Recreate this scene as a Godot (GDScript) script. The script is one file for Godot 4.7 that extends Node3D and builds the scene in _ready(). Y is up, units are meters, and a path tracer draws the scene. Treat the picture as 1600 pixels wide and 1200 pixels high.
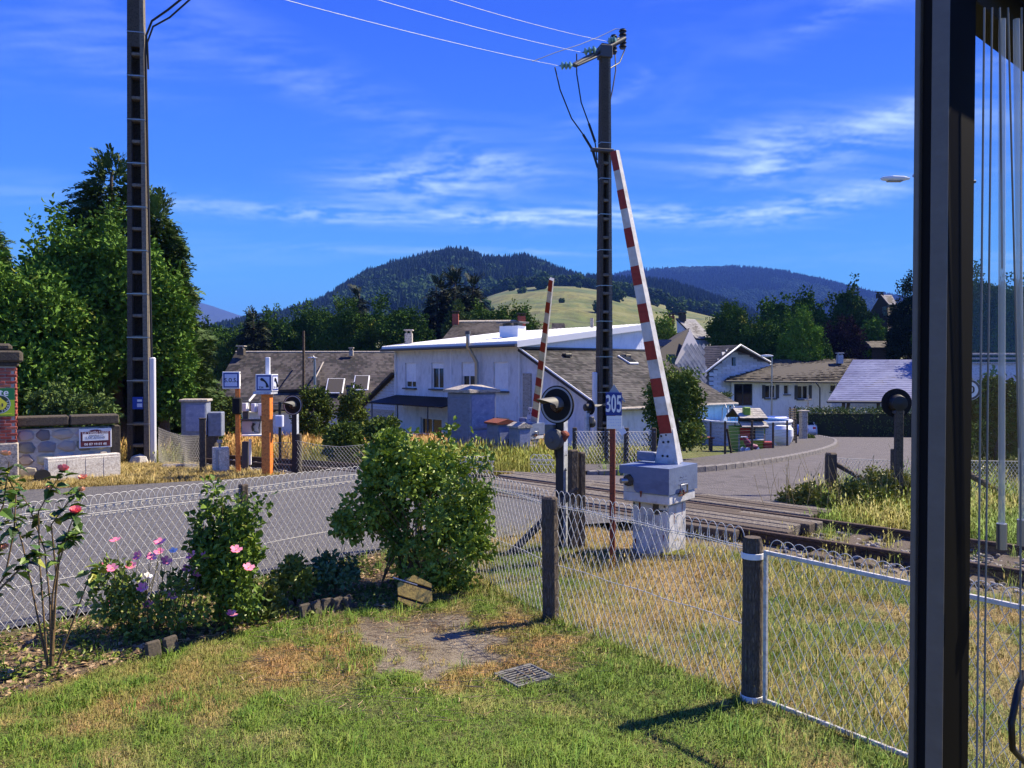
extends Node3D

const F := 1248.0
const EYE := 2.4
const FOG := true
const PITCH := 0.01843
const SUN := Vector3(0.615, 0.73, -0.295)   # towards the sun
const ORD := ["first", "second", "third", "fourth", "fifth", "sixth", "seventh", "eighth", "ninth", "tenth", "eleventh", "twelfth", "thirteenth", "fourteenth", "fifteenth", "sixteenth", "seventeenth", "eighteenth", "nineteenth", "twentieth", "twenty-first", "twenty-second"]
var R := RandomNumberGenerator.new()
var M := {}
var used := {}
var NZ := FastNoiseLite.new()
var NZ2 := FastNoiseLite.new()

# ---------------------------------------------------------------- naming
func numbered(n: String) -> String:
	var c = used.get(n, 0)
	used[n] = c + 1
	return n if c == 0 else "%s_%03d" % [n, c]

func tag(o, label := "", category := "", group := "", kind := ""):
	if label: o.set_meta("label", label)
	if category: o.set_meta("category", category)
	if group: o.set_meta("group", group)
	if kind: o.set_meta("kind", kind)
	return o

func thing(called: String, label: String, category: String, pos := Vector3.ZERO, turn := 0.0, group := ""):
	var o := Node3D.new()
	o.name = numbered(called)
	add_child(o)
	o.position = pos
	o.rotation.y = turn
	return tag(o, label, category, group)

func obj(called: String, mesh, mat, parent = null, kind := ""):
	var o := MeshInstance3D.new()
	o.mesh = mesh.done() if mesh is MB else mesh
	o.material_override = mat
	if parent == null:
		o.name = numbered(called)
		add_child(o)
	else:
		o.name = called
		parent.add_child(o, true)
	if kind: o.set_meta("kind", kind)
	return o

func multi(called: String, mesh: Mesh, mat, xs: Array, cols: Array, parent = null, kind := "stuff"):
	var mm := MultiMesh.new()
	mm.transform_format = MultiMesh.TRANSFORM_3D
	mm.use_colors = true
	mm.mesh = mesh
	mm.instance_count = xs.size()
	for i in xs.size():
		mm.set_instance_transform(i, xs[i])
		mm.set_instance_color(i, cols[i])
	var o := MultiMeshInstance3D.new()
	o.multimesh = mm
	o.material_override = mat
	if parent == null:
		o.name = numbered(called)
		add_child(o)
	else:
		o.name = called
		parent.add_child(o, true)
	if kind: o.set_meta("kind", kind)
	return o

# ---------------------------------------------------------------- mesh builder
class MB:
	var v := PackedVector3Array()
	var n := PackedVector3Array()
	var c := PackedColorArray()
	var col := Color(1, 1, 1)
	var xf := Transform3D()
	func tri(a: Vector3, b: Vector3, d: Vector3, na: Vector3, nb: Vector3, nd: Vector3):
		a = xf * a; b = xf * b; d = xf * d
		na = (xf.basis * na).normalized(); nb = (xf.basis * nb).normalized(); nd = (xf.basis * nd).normalized()
		if (d - a).cross(b - a).dot(na + nb + nd) < 0:
			var t = b; b = d; d = t
			t = nb; nb = nd; nd = t
		v.append(a); v.append(b); v.append(d)
		n.append(na); n.append(nb); n.append(nd)
		c.append(col); c.append(col); c.append(col)
	func flat(a: Vector3, b: Vector3, d: Vector3):
		var q := (d - a).cross(b - a)
		if q.length_squared() < 1e-16: return
		q = q.normalized()
		tri(a, b, d, q, q, q)
	func quad(a: Vector3, b: Vector3, d: Vector3, e: Vector3):
		flat(a, b, d); flat(a, d, e)
	func box(ce: Vector3, s: Vector3, bs := Basis(), taper := 1.0):
		var p := []
		for i in 8:
			var y := -0.5 if (i & 2) == 0 else 0.5
			var k := taper if y > 0 else 1.0
			p.append(ce + bs * (Vector3((-0.5 if (i & 1) == 0 else 0.5) * k, y, (-0.5 if (i & 4) == 0 else 0.5) * k) * s))
		for f in [[0, 1, 3, 2], [5, 4, 6, 7], [4, 0, 2, 6], [1, 5, 7, 3], [2, 3, 7, 6], [4, 5, 1, 0]]:
			quad(p[f[0]], p[f[1]], p[f[2]], p[f[3]])
	func rbox(ce: Vector3, s: Vector3, b: float, bs := Basis()):
		# a box with chamfered edges
		var h := s * 0.5
		b = min(b, min(h.x, min(h.y, h.z)) * 0.9)
		var faces := [[Vector3.RIGHT, Vector3.UP, Vector3.BACK], [Vector3.UP, Vector3.BACK, Vector3.RIGHT], [Vector3.BACK, Vector3.RIGHT, Vector3.UP]]
		for f in faces:
			for sg in [-1.0, 1.0]:
				var nn: Vector3 = f[0] * sg
				var u: Vector3 = f[1]
				var w: Vector3 = f[2]
				var o: Vector3 = nn * h
				var hu := absf(u.dot(h)) - b
				var hw := absf(w.dot(h)) - b
				quad(ce + bs * (o + u * hu + w * hw), ce + bs * (o - u * hu + w * hw), ce + bs * (o - u * hu - w * hw), ce + bs * (o + u * hu - w * hw))
				for s2 in [-1.0, 1.0]:
					# chamfer between nn and u*s2
					var o2: Vector3 = u * s2 * absf(u.dot(h))
					var e1: Vector3 = o + u * s2 * hu
					var e2: Vector3 = o2 + nn * (absf(nn.dot(h)) - b)
					quad(ce + bs * (e1 + w * hw), ce + bs * (e2 + w * hw), ce + bs * (e2 - w * hw), ce + bs * (e1 - w * hw))
		for sx in [-1.0, 1.0]:
			for sy in [-1.0, 1.0]:
				for sz in [-1.0, 1.0]:
					var q := Vector3(sx, sy, sz)
					flat(ce + bs * (q * (h - Vector3(0, b, b))), ce + bs * (q * (h - Vector3(b, 0, b))), ce + bs * (q * (h - Vector3(b, b, 0))))
	func tube(pts: Array, rad, sides := 6, caps := true):
		var rings := []
		var last := Vector3.ZERO
		for i in pts.size():
			var d: Vector3 = (pts[min(i + 1, pts.size() - 1)] - pts[max(i - 1, 0)])
			d = d.normalized() if d.length() > 1e-9 else Vector3.UP
			var u := last - d * last.dot(d)
			if u.length() < 0.05:
				u = d.cross(Vector3(0.31, 0.2, 0.93) if absf(d.z) < 0.9 else Vector3.RIGHT)
			u = u.normalized()
			last = u
			var w := d.cross(u)
			var r = rad[i] if rad is Array else rad
			var ring := []
			for k in sides:
				var a := TAU * k / sides
				var q := u * cos(a) + w * sin(a)
				ring.append([pts[i] + q * r, q])
			rings.append(ring)
		for i in pts.size() - 1:
			for k in sides:
				var a = rings[i][k]; var b = rings[i][(k + 1) % sides]
				var d = rings[i + 1][(k + 1) % sides]; var e = rings[i + 1][k]
				tri(a[0], b[0], d[0], a[1], b[1], d[1])
				tri(a[0], d[0], e[0], a[1], d[1], e[1])
		if caps:
			for e in [0, pts.size() - 1]:
				for k in range(1, sides - 1):
					flat(rings[e][0][0], rings[e][k][0], rings[e][k + 1][0])
	func lathe(prof: Array, sides := 16, t := Transform3D(), flat_shade := false):
		# prof: Vector2(radius, y)
		for i in prof.size() - 1:
			var p: Vector2 = prof[i]; var q: Vector2 = prof[i + 1]
			var s := (q - p)
			var nn := Vector2(s.y, -s.x).normalized()
			for k in sides:
				var a := TAU * k / sides; var b := TAU * (k + 1) / sides
				var ca := Vector3(cos(a), 0, sin(a)); var cb := Vector3(cos(b), 0, sin(b))
				var p1 := t * (ca * p.x + Vector3.UP * p.y); var p2 := t * (cb * p.x + Vector3.UP * p.y)
				var q1 := t * (ca * q.x + Vector3.UP * q.y); var q2 := t * (cb * q.x + Vector3.UP * q.y)
				if flat_shade:
					if p.x > 1e-6: flat(p1, p2, q2)
					if q.x > 1e-6: flat(p1, q2, q1)
				else:
					var na := t.basis * (ca * nn.x + Vector3.UP * nn.y); var nb := t.basis * (cb * nn.x + Vector3.UP * nn.y)
					if p.x > 1e-6: tri(p1, p2, q2, na, nb, nb)
					if q.x > 1e-6: tri(p1, q2, q1, na, nb, na)
	func prism(poly: PackedVector2Array, depth: float, t := Transform3D()):
		var idx := Geometry2D.triangulate_polygon(poly)
		for z in [0.0, depth]:
			for i in range(0, idx.size(), 3):
				flat(t * Vector3(poly[idx[i]].x, poly[idx[i]].y, z), t * Vector3(poly[idx[i + 1]].x, poly[idx[i + 1]].y, z), t * Vector3(poly[idx[i + 2]].x, poly[idx[i + 2]].y, z))
		for i in poly.size():
			var a := poly[i]; var b := poly[(i + 1) % poly.size()]
			quad(t * Vector3(a.x, a.y, 0), t * Vector3(b.x, b.y, 0), t * Vector3(b.x, b.y, depth), t * Vector3(a.x, a.y, depth))
	func done() -> ArrayMesh:
		var m := ArrayMesh.new()
		var a := []
		a.resize(Mesh.ARRAY_MAX)
		a[Mesh.ARRAY_VERTEX] = v
		a[Mesh.ARRAY_NORMAL] = n
		a[Mesh.ARRAY_COLOR] = c
		m.add_surface_from_arrays(Mesh.PRIMITIVE_TRIANGLES, a)
		return m

func bxm(s: Vector3, ce := Vector3.ZERO, bev := 0.0, bs := Basis()) -> ArrayMesh:
	var m := MB.new()
	if bev > 0: m.rbox(ce, s, bev, bs)
	else: m.box(ce, s, bs)
	return m.done()

func part_box(called, parent, ce: Vector3, s: Vector3, mat, bev := 0.0, bs := Basis()):
	return obj(called, bxm(s, ce, bev, bs), mat, parent)

func part_tube(called, parent, pts: Array, rad, mat, sides := 8):
	var m := MB.new()
	m.tube(pts, rad, sides)
	return obj(called, m, mat, parent)

func text(called, parent, s: String, at_: Transform3D, height: float, mat, squeeze := 1.0, bold := true, serif := false, italic := false):
	var tm := TextMesh.new()
	var f := SystemFont.new()
	f.font_names = PackedStringArray(["Droid Serif" if serif else "Droid Sans"])
	f.font_weight = 700 if bold else 400
	f.font_italic = italic
	tm.font = f
	tm.font_size = 64
	tm.pixel_size = height / 46.0
	tm.depth = 0.002
	tm.text = s
	var o := MeshInstance3D.new()
	o.mesh = tm
	o.material_override = mat
	o.name = called
	parent.add_child(o, true)
	o.transform = at_ * Transform3D(Basis().scaled(Vector3(squeeze, 1, 1)), Vector3.ZERO)
	return o

# ---------------------------------------------------------------- materials
func lin(r: float, g: float, b: float) -> Color:
	return Color(r, g, b).linear_to_srgb()

var tex_count := 0
func noise_tex(cols: Array, freq: float, octaves := 5, size := 256, seed_ := 1, type := 0, lo := 0.25, hi := 0.75) -> NoiseTexture2D:
	var t := NoiseTexture2D.new()
	t.width = size; t.height = size
	t.seamless = true
	t.seamless_blend_skirt = 0.2
	var n := FastNoiseLite.new()
	n.noise_type = [FastNoiseLite.TYPE_SIMPLEX_SMOOTH, FastNoiseLite.TYPE_CELLULAR, FastNoiseLite.TYPE_VALUE][type]
	n.seed = seed_
	n.frequency = freq
	n.fractal_octaves = octaves
	n.fractal_gain = 0.6
	t.noise = n
	var g := Gradient.new()
	var offs := PackedFloat32Array()
	var cc := PackedColorArray()
	for i in cols.size():
		offs.append(lo + (hi - lo) * i / max(1.0, cols.size() - 1.0))
		cc.append(cols[i])
	g.offsets = offs
	g.colors = cc
	t.color_ramp = g
	return t

func bump_tex(freq: float, strength: float, seed_ := 1, octaves := 5, size := 256, type := 0) -> NoiseTexture2D:
	var t := NoiseTexture2D.new()
	t.width = size; t.height = size
	t.seamless = true
	t.as_normal_map = true
	t.bump_strength = strength
	var n := FastNoiseLite.new()
	n.noise_type = [FastNoiseLite.TYPE_SIMPLEX_SMOOTH, FastNoiseLite.TYPE_CELLULAR, FastNoiseLite.TYPE_VALUE][type]
	n.seed = seed_
	n.frequency = freq
	n.fractal_octaves = octaves
	n.fractal_gain = 0.65
	t.noise = n
	return t

var BUMP := {}
func mat(c: Color, rough := 0.8, metal := 0.0) -> StandardMaterial3D:
	var m := StandardMaterial3D.new()
	m.albedo_color = c
	m.roughness = rough
	m.metallic = metal
	return m

# a surface whose colour wanders between the given colours (sRGB), uv in repeats per metre
func surf(cols: Array, uv: float, rough := 0.85, bump := 0.0, freq := 0.02, bump_kind := "fine", stretch := Vector3.ONE, size := 256, vc := false) -> StandardMaterial3D:
	var m := StandardMaterial3D.new()
	tex_count += 1
	m.albedo_texture = noise_tex(cols, freq, 5, size, tex_count)
	m.roughness = rough
	m.uv1_triplanar = true
	m.uv1_world_triplanar = true
	m.uv1_scale = Vector3(uv, uv, uv) * stretch
	m.vertex_color_use_as_albedo = vc
	if bump > 0:
		m.normal_enabled = true
		m.normal_texture = BUMP[bump_kind]
		m.normal_scale = bump
	return m

func vmat(rough := 0.8, back := 0.0) -> StandardMaterial3D:
	var m := StandardMaterial3D.new()
	m.vertex_color_use_as_albedo = true
	m.roughness = rough
	m.metallic_specular = 0.35
	m.cull_mode = BaseMaterial3D.CULL_DISABLED
	if back > 0:
		m.backlight_enabled = true
		m.backlight = Color(back, back, back * 0.5)
	return m

func make_materials():
	BUMP = {
		"fine": bump_tex(0.06, 4.0, 3),
		"coarse": bump_tex(0.025, 8.0, 5, 5),
		"grit": bump_tex(0.15, 6.0, 7, 3, 512),
	}
	M.asphalt = surf([Color8(72, 71, 72), Color8(84, 83, 83), Color8(96, 94, 93), Color8(78, 77, 77)], 0.35, 0.95, 0.7, 0.03, "grit", Vector3.ONE, 512)
	M.asphalt2 = surf([Color8(78, 74, 76), Color8(90, 86, 88), Color8(68, 65, 67)], 0.25, 0.9, 0.6, 0.02, "grit")
	M.pave = surf([Color8(72, 69, 70), Color8(86, 82, 82), Color8(62, 60, 60)], 0.6, 0.95, 0.5, 0.03, "grit")
	M.kerb = surf([Color8(92, 90, 92), Color8(126, 122, 120)], 1.2, 0.95, 0.5)
	M.ground = surf([Color(0.62, 0.6, 0.55), Color(0.85, 0.82, 0.78), Color(1, 1, 0.95), Color(0.72, 0.7, 0.62)], 0.9, 1.0, 1.0, 0.05, "grit", Vector3.ONE, 512, true)
	M.hill = surf([Color(0.7, 0.7, 0.62), Color(1, 1, 0.95), Color(0.85, 0.82, 0.7)], 0.008, 1.0, 0.0, 0.03, "fine", Vector3.ONE, 256, true)
	M.pad = surf([Color8(105, 100, 98), Color8(138, 132, 126), Color8(86, 82, 80)], 1.7, 0.95, 0.6, 0.08, "grit")
	M.darkconc = surf([Color8(52, 47, 40), Color8(84, 77, 66), Color8(64, 58, 50)], 1.5, 0.95, 0.7, 0.03)
	M.rung = surf([Color8(92, 86, 76), Color8(126, 119, 106), Color8(104, 97, 86)], 1.5, 0.95, 0.6)
	M.conc = surf([Color8(150, 142, 132), Color8(186, 178, 166), Color8(120, 114, 106)], 1.3, 0.95, 0.6)
	M.whitec = surf([Color8(190, 186, 176), Color8(226, 222, 212), Color8(160, 150, 138), Color8(222, 219, 210)], 1.5, 0.85, 0.3)
	M.wall = surf([Color8(186, 187, 192), Color8(216, 217, 222), Color8(204, 205, 210), Color8(222, 223, 228)], 0.3, 0.9, 0.25, 0.02, "fine", Vector3(1, 0.35, 1))
	M.wall2 = surf([Color8(226, 229, 238), Color8(245, 247, 253), Color8(236, 239, 248)], 0.4, 0.9, 0.25, 0.02, "fine", Vector3(1, 0.35, 1))
	M.wood = surf([Color8(46, 39, 33), Color8(90, 79, 68), Color8(64, 55, 47), Color8(116, 105, 92)], 2.0, 0.95, 0.9, 0.04, "coarse", Vector3(3, 0.35, 3))
	M.deck = surf([Color8(80, 74, 67), Color8(122, 115, 106), Color8(98, 91, 83), Color8(66, 59, 53)], 1.4, 0.95, 0.9, 0.04, "coarse")
	M.orange = surf([Color8(212, 118, 44), Color8(232, 138, 58), Color8(186, 96, 36)], 2.0, 0.6, 0.3)
	M.rust = surf([Color8(104, 52, 38), Color8(134, 66, 46), Color8(84, 46, 36)], 3.0, 0.9, 0.5)
	M.door = surf([Color8(112, 122, 158), Color8(132, 142, 176), Color8(124, 134, 168), Color8(146, 154, 184)], 0.8, 0.5, 0.1)
	M.cab = surf([Color8(104, 112, 130), Color8(116, 124, 144), Color8(124, 132, 152), Color8(110, 118, 136)], 0.6, 0.6, 0.15)
	M.cabpale = surf([Color8(168, 176, 190), Color8(188, 194, 206), Color8(146, 152, 164)], 1.2, 0.6, 0.15)
	M.lid = surf([Color8(86, 98, 128), Color8(96, 110, 142), Color8(102, 116, 148), Color8(94, 108, 140)], 0.7, 0.5, 0.1)
	M.machine = surf([Color8(164, 160, 154), Color8(184, 184, 186), Color8(194, 195, 198), Color8(200, 201, 204), Color8(186, 185, 184)], 0.8, 0.6, 0.15, 0.03, "fine", Vector3(1, 0.6, 1))
	M.white = mat(Color8(226, 227, 228), 0.55)
	M.wire = mat(Color8(200, 199, 194), 0.5)
	M.gatewhite = surf([Color8(150, 148, 142), Color8(190, 189, 184), Color8(200, 199, 195)], 3.0, 0.5, 0.1)
	M.wire_old = mat(Color8(165, 163, 158), 0.6)
	M.ringgrey = mat(Color8(150, 150, 152), 0.6)
	M.navy = mat(Color8(34, 34, 38), 0.7)
	M.grey = mat(Color8(150, 153, 158), 0.6)
	M.dgrey = mat(Color8(70, 72, 76), 0.6)
	M.black = mat(Color8(16, 16, 18), 0.5)
	M.mattblack = mat(Color8(10, 10, 11), 0.9)
	M.steel = mat(Color8(160, 162, 166), 0.35, 0.8)
	M.redband = surf([Color8(120, 26, 28), Color8(150, 34, 34), Color8(136, 44, 42)], 3.0, 0.5, 0.0)
	M.red = mat(Color8(176, 34, 34), 0.5)
	M.blue = mat(Color8(22, 48, 128), 0.5)
	M.signpale = mat(Color8(196, 202, 224), 0.5)
	M.rail = surf([Color8(58, 44, 36), Color8(86, 66, 54), Color8(46, 36, 30)], 3.0, 0.85, 0.5)
	M.railtop = mat(Color8(128, 112, 100), 0.4, 0.6)
	M.pipe = mat(Color8(214, 216, 222), 0.45)
	M.glass = mat(Color8(22, 26, 32), 0.08)
	M.tiles = vmat(0.85)
	M.slatebase = mat(Color8(58, 54, 52), 0.9)
	M.leaf = vmat(0.42, 0.45)
	M.slateshine = vmat(0.38)
	M.leafd = vmat(0.9, 0.2)
	M.leafd.metallic_specular = 0.08
	M.leaft = vmat(0.75, 0.35)
	M.leaft.metallic_specular = 0.18
	M.needle = vmat(0.7, 0.12)
	M.grass = vmat(0.7, 0.35)
	M.petal = vmat(0.6, 0.3)
	M.bark = surf([Color8(66, 56, 46), Color8(104, 92, 78), Color8(50, 42, 36)], 2.0, 0.95, 1.0, 0.04, "coarse")
	M.stem = mat(Color8(86, 82, 44), 0.7)
	M.cane = surf([Color8(92, 70, 46), Color8(120, 98, 62), Color8(70, 56, 40)], 4.0, 0.8, 0.4)
	M.copper = mat(Color8(150, 156, 166), 0.5, 0.4)
	M.metalroof = mat(Color8(226, 228, 230), 0.45)
	M.hedge = vmat(0.7, 0.2)
	M.stone = vmat(0.95)
	M.mortar = surf([Color8(176, 168, 156), Color8(204, 197, 186)], 2.0, 0.95, 0.7)
	M.alu = mat(Color8(96, 96, 92), 0.6)
	M.blueplate = mat(Color8(28, 60, 150), 0.4)

# ---------------------------------------------------------------- places
func at(u: float, v: float, d: float) -> Vector3:
	var y := (600.0 - v) / F
	var yy := y * cos(PITCH) - sin(PITCH)
	var s := d / (y * sin(PITCH) + cos(PITCH))
	return Vector3((u - 800.0) / F * s, EYE + yy * s, -d)

const TO := Vector2(3.92, 11.13)       # track frame: along the rails and across
const TD := Vector2(-0.72, 0.694)
const TN := Vector2(0.694, 0.72)
func trk(t: float, n: float, y := 0.0) -> Vector3:
	var p := TO + TD * t + TN * n
	return Vector3(p.x, y, -p.y)

func hgt(x: float, z: float) -> float:
	var d := -z
	var r := sqrt(x * x + z * z)
	var h := 0.0
	if d > 16.0:
		var q := minf(d, 62.0) - 18.0
		h -= 0.062 * (q if q > 2.0 else (q + 2.0) * (q + 2.0) / 8.0)
	if r > 80.0:
		h = maxf(h, far_height(x, z)[0])
	return h

func gt(u: float, v: float) -> Vector3:
	var d := 2.0
	while d < 400.0:
		var p := at(u, v, d)
		if p.y <= hgt(p.x, p.z):
			var lo := d - 0.25; var hi := d
			for i in 20:
				var mid := (lo + hi) / 2
				p = at(u, v, mid)
				if p.y <= hgt(p.x, p.z): hi = mid
				else: lo = mid
			return at(u, v, hi)
		d += 0.25
	return at(u, v, 400)

func tab(t: Array, u: float) -> float:
	if u <= t[0][0]: return t[0][1]
	for i in t.size() - 1:
		if u <= t[i + 1][0]:
			var k = (u - t[i][0]) / (t[i + 1][0] - t[i][0])
			return lerpf(t[i][1], t[i + 1][1], k)
	return t[t.size() - 1][1]

# the hills: foot, ridge, and the height of the skyline by direction
var HILLS := [
	{"foot": 150.0, "ridge": 650.0, "t": [[-400, 560], [300, 545], [560, 525], [690, 490], [740, 473], [770, 461], [800, 452], [850, 447], [900, 448], [950, 456], [1000, 468], [1050, 480], [1100, 492], [1140, 502], [1220, 530], [1500, 560], [2400, 560]]},
	{"foot": 500.0, "ridge": 1300.0, "t": [[-600, 540], [200, 535], [320, 532], [380, 517], [440, 506], [500, 486], [545, 458], [575, 440], [610, 428], [650, 418], [700, 405], [730, 407], [755, 419], [785, 420], [820, 416], [845, 425], [875, 438], [910, 448], [950, 451], [1000, 453], [1050, 458], [1090, 472], [1140, 489], [1200, 515], [1300, 545], [2400, 550]]},
	{"foot": 1500.0, "ridge": 3200.0, "t": [[-600, 550], [700, 540], [800, 500], [870, 460], [930, 449], [960, 438], [1000, 430], [1050, 426], [1130, 425], [1180, 428], [1230, 434], [1280, 444], [1320, 455], [1370, 468], [1450, 480], [1600, 500], [2400, 510]]},
	{"foot": 3800.0, "ridge": 6000.0, "t": [[-600, 500], [100, 497], [220, 490], [280, 478], [312, 471], [335, 478], [375, 492], [450, 515], [600, 540], [2400, 550]]},
]
func far_height(x: float, z: float) -> Array:
	var d := -z
	var r := sqrt(x * x + z * z)
	var az := atan2(x, d)
	az = clampf(az, -1.1, 1.1)
	var u := 800.0 + F * tan(az)
	var best := -2.73
	var which := -1
	for i in HILLS.size():
		var L = HILLS[i]
		if r < L.foot: continue
		var top: float = EYE + (577.0 - tab(L.t, u)) / F * L.ridge * cos(az)
		var k: float = (r - L.foot) / (L.ridge - L.foot)
		var h: float
		if k <= 1.0:
			h = -2.73 + (top + 2.73) * (0.75 * k + 0.25 * smoothstep(0.0, 1.0, k))
			h += NZ.get_noise_2d(x, z) * 0.05 * top * sin(PI * k)
		else:
			h = top - (top * 0.6) * smoothstep(0.0, 1.0, (k - 1.0) * 1.6)
		if h > best:
			best = h
			which = i
	return [best, which]

func inside(p: Vector2, poly: PackedVector2Array) -> bool:
	return Geometry2D.is_point_in_polygon(p, poly)

func xz(p: Vector3) -> Vector2:
	return Vector2(p.x, -p.z)

# a flat-lying sheet of any outline (X, distance), draped on the ground
func sheet(poly: PackedVector2Array, step: float, off: Callable) -> MB:
	var m := MB.new()
	var lo := poly[0]; var hi := poly[0]
	for p in poly:
		lo = lo.min(p); hi = hi.max(p)
	var x := lo.x
	while x < hi.x:
		var y := lo.y
		while y < hi.y:
			var cell := PackedVector2Array([Vector2(x, y), Vector2(x + step, y), Vector2(x + step, y + step), Vector2(x, y + step)])
			for piece in Geometry2D.intersect_polygons(cell, poly):
				var idx := Geometry2D.triangulate_polygon(piece)
				for i in range(0, idx.size(), 3):
					var t := []
					for k in 3:
						var q: Vector2 = piece[idx[i + k]]
						t.append(Vector3(q.x, off.call(q), -q.y))
					var n: Vector3 = (t[2] - t[0]).cross(t[1] - t[0]).normalized()
					if n.y < 0: n = -n
					m.tri(t[0], t[1], t[2], n, n, n)
			y += step
		x += step
	return m

# ---------------------------------------------------------------- sky
func make_sky() -> Image:
	var w := 3200
	var h := 1600
	var buf := PackedFloat32Array()
	buf.resize(w * h * 4)
	var fb := FastNoiseLite.new()
	fb.noise_type = FastNoiseLite.TYPE_SIMPLEX_SMOOTH
	fb.seed = 11
	fb.frequency = 1.0
	fb.fractal_octaves = 5
	fb.fractal_gain = 0.55
	var fb2 := fb.duplicate()
	fb2.seed = 5
	fb2.fractal_octaves = 2
	# cirrus patches: direction (azimuth to the right, elevation), half size, tilt, strength
	var pats := []
	for p in [[655, 288, 130, 34, -0.02, 0.75], [560, 342, 330, 13, 0.0, 0.75], [900, 338, 170, 16, 0.0, 0.6], [1065, 346, 140, 15, 0.03, 0.75], [1290, 334, 120, 20, -0.12, 0.85], [1300, 238, 190, 30, -0.05, 0.7], [1200, 280, 90, 22, 0.0, 0.55], [480, 150, 260, 26, 0.25, 0.16], [140, 130, 130, 60, 0.1, 0.2], [1330, 60, 110, 16, -0.25, 0.3], [960, 160, 90, 14, -0.5, 0.2], [330, 60, 260, 30, 0.3, 0.1], [1480, 190, 120, 16, -0.4, 0.3], [780, 255, 100, 18, 0.2, 0.35], [760, 395, 300, 8, 0.0, 0.3]]:
		pats.append([atan((p[0] - 800.0) / F), atan((577.0 - p[1]) / F), p[2] / F, p[3] / F, p[4], p[5]])
	R.seed = 77
	for i in 60:
		var a := R.randf_range(0.62, TAU - 0.62)
		if a > PI: a -= TAU
		pats.append([a, R.randf_range(0.08, 0.75), R.randf_range(0.07, 0.25), R.randf_range(0.01, 0.045), R.randf_range(-0.3, 0.3), R.randf_range(0.25, 0.8)])
	for i in 24:
		pats.append([R.randf_range(-PI, PI), R.randf_range(0.5, 1.2), R.randf_range(0.1, 0.3), R.randf_range(0.02, 0.06), R.randf_range(-0.4, 0.4), R.randf_range(0.2, 0.5)])
	var byrow := []
	for y in h:
		var el := (0.5 - (y + 0.5) / h) * PI
		var l := []
		for p in pats:
			if absf(el - p[1]) < p[3] * 2.2 + p[2] * absf(p[4]) * 2.2: l.append(p)
		byrow.append(l)
	var fb3 := fb.duplicate()
	fb3.seed = 29
	fb3.fractal_octaves = 4
	var low := Color(0.115, 0.335, 0.505)
	var tones := [[0.0, low], [6.1, Color(0.07, 0.25, 0.5)], [12.8, Color(0.036, 0.146, 0.48)], [18.8, Color(0.027, 0.104, 0.475)], [24.0, Color(0.02, 0.076, 0.465)], [45.0, Color(0.014, 0.055, 0.4)], [90.0, Color(0.01, 0.045, 0.36)]]
	var wisp_tint := Color(0.4, 0.52, 0.64)
	for y in h:
		var el := (0.5 - (y + 0.5) / h) * PI
		var se := sin(maxf(el, 0.0))
		var base := low
		for i in tones.size() - 1:
			var dg := rad_to_deg(el)
			if dg >= tones[i][0] and dg < tones[i + 1][0]: base = (tones[i][1] as Color).lerp(tones[i + 1][1], (dg - tones[i][0]) / (tones[i + 1][0] - tones[i][0]))
		var list: Array = byrow[y]
		var o := y * w * 4
		var ce := cos(el)
		var s := 1.0 / (se + 0.12)
		for x in w:
			var t := base
			if el > 0.0:
				var az := wrapf((x + 0.5) / w * TAU, -PI, PI)
				var cl := 0.0
				for p in list:
					var da = wrapf(az - p[0], -PI, PI)
					if absf(da) > p[2] * 2.2: continue
					var de = el - p[1] + da * p[4]
					var q = (da / p[2]) * (da / p[2]) + (de / p[3]) * (de / p[3])
					if q < 4.0: cl += p[5] * exp(-q * 1.2)
				var px := sin(az) * ce * s
				var pz := cos(az) * ce * s
				var warp = fb2.get_noise_2d(px * 0.9, pz * 0.9) * 0.6
				var big = fb2.get_noise_2d(px * 0.5 + 9.0, pz * 0.9)
				var wisp := fb.get_noise_2d(px * 2.2 + warp * 2.0 + pz * 0.6, pz * 7.0 + warp * 1.5)
				var veil := clampf((wisp * 0.6 + big) * 0.6 - 0.03, 0.0, 1.0) * 0.14
				var c := veil
				if cl > 0.01:
					var fine = fb3.get_noise_2d(px * 7.0 + warp * 3.0 + pz * 3.0, pz * 26.0)
					c += clampf(cl * clampf(0.5 + wisp * 1.3 + fine * 0.7, 0.0, 1.4), 0.0, 1.0) * 0.72
				t = base.lerp(wisp_tint, clampf(c, 0, 1))
			buf[o] = t.r; buf[o + 1] = t.g; buf[o + 2] = t.b; buf[o + 3] = 1.0
			o += 4
	return Image.create_from_data(w, h, false, Image.FORMAT_RGBAF, buf.to_byte_array())

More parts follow.
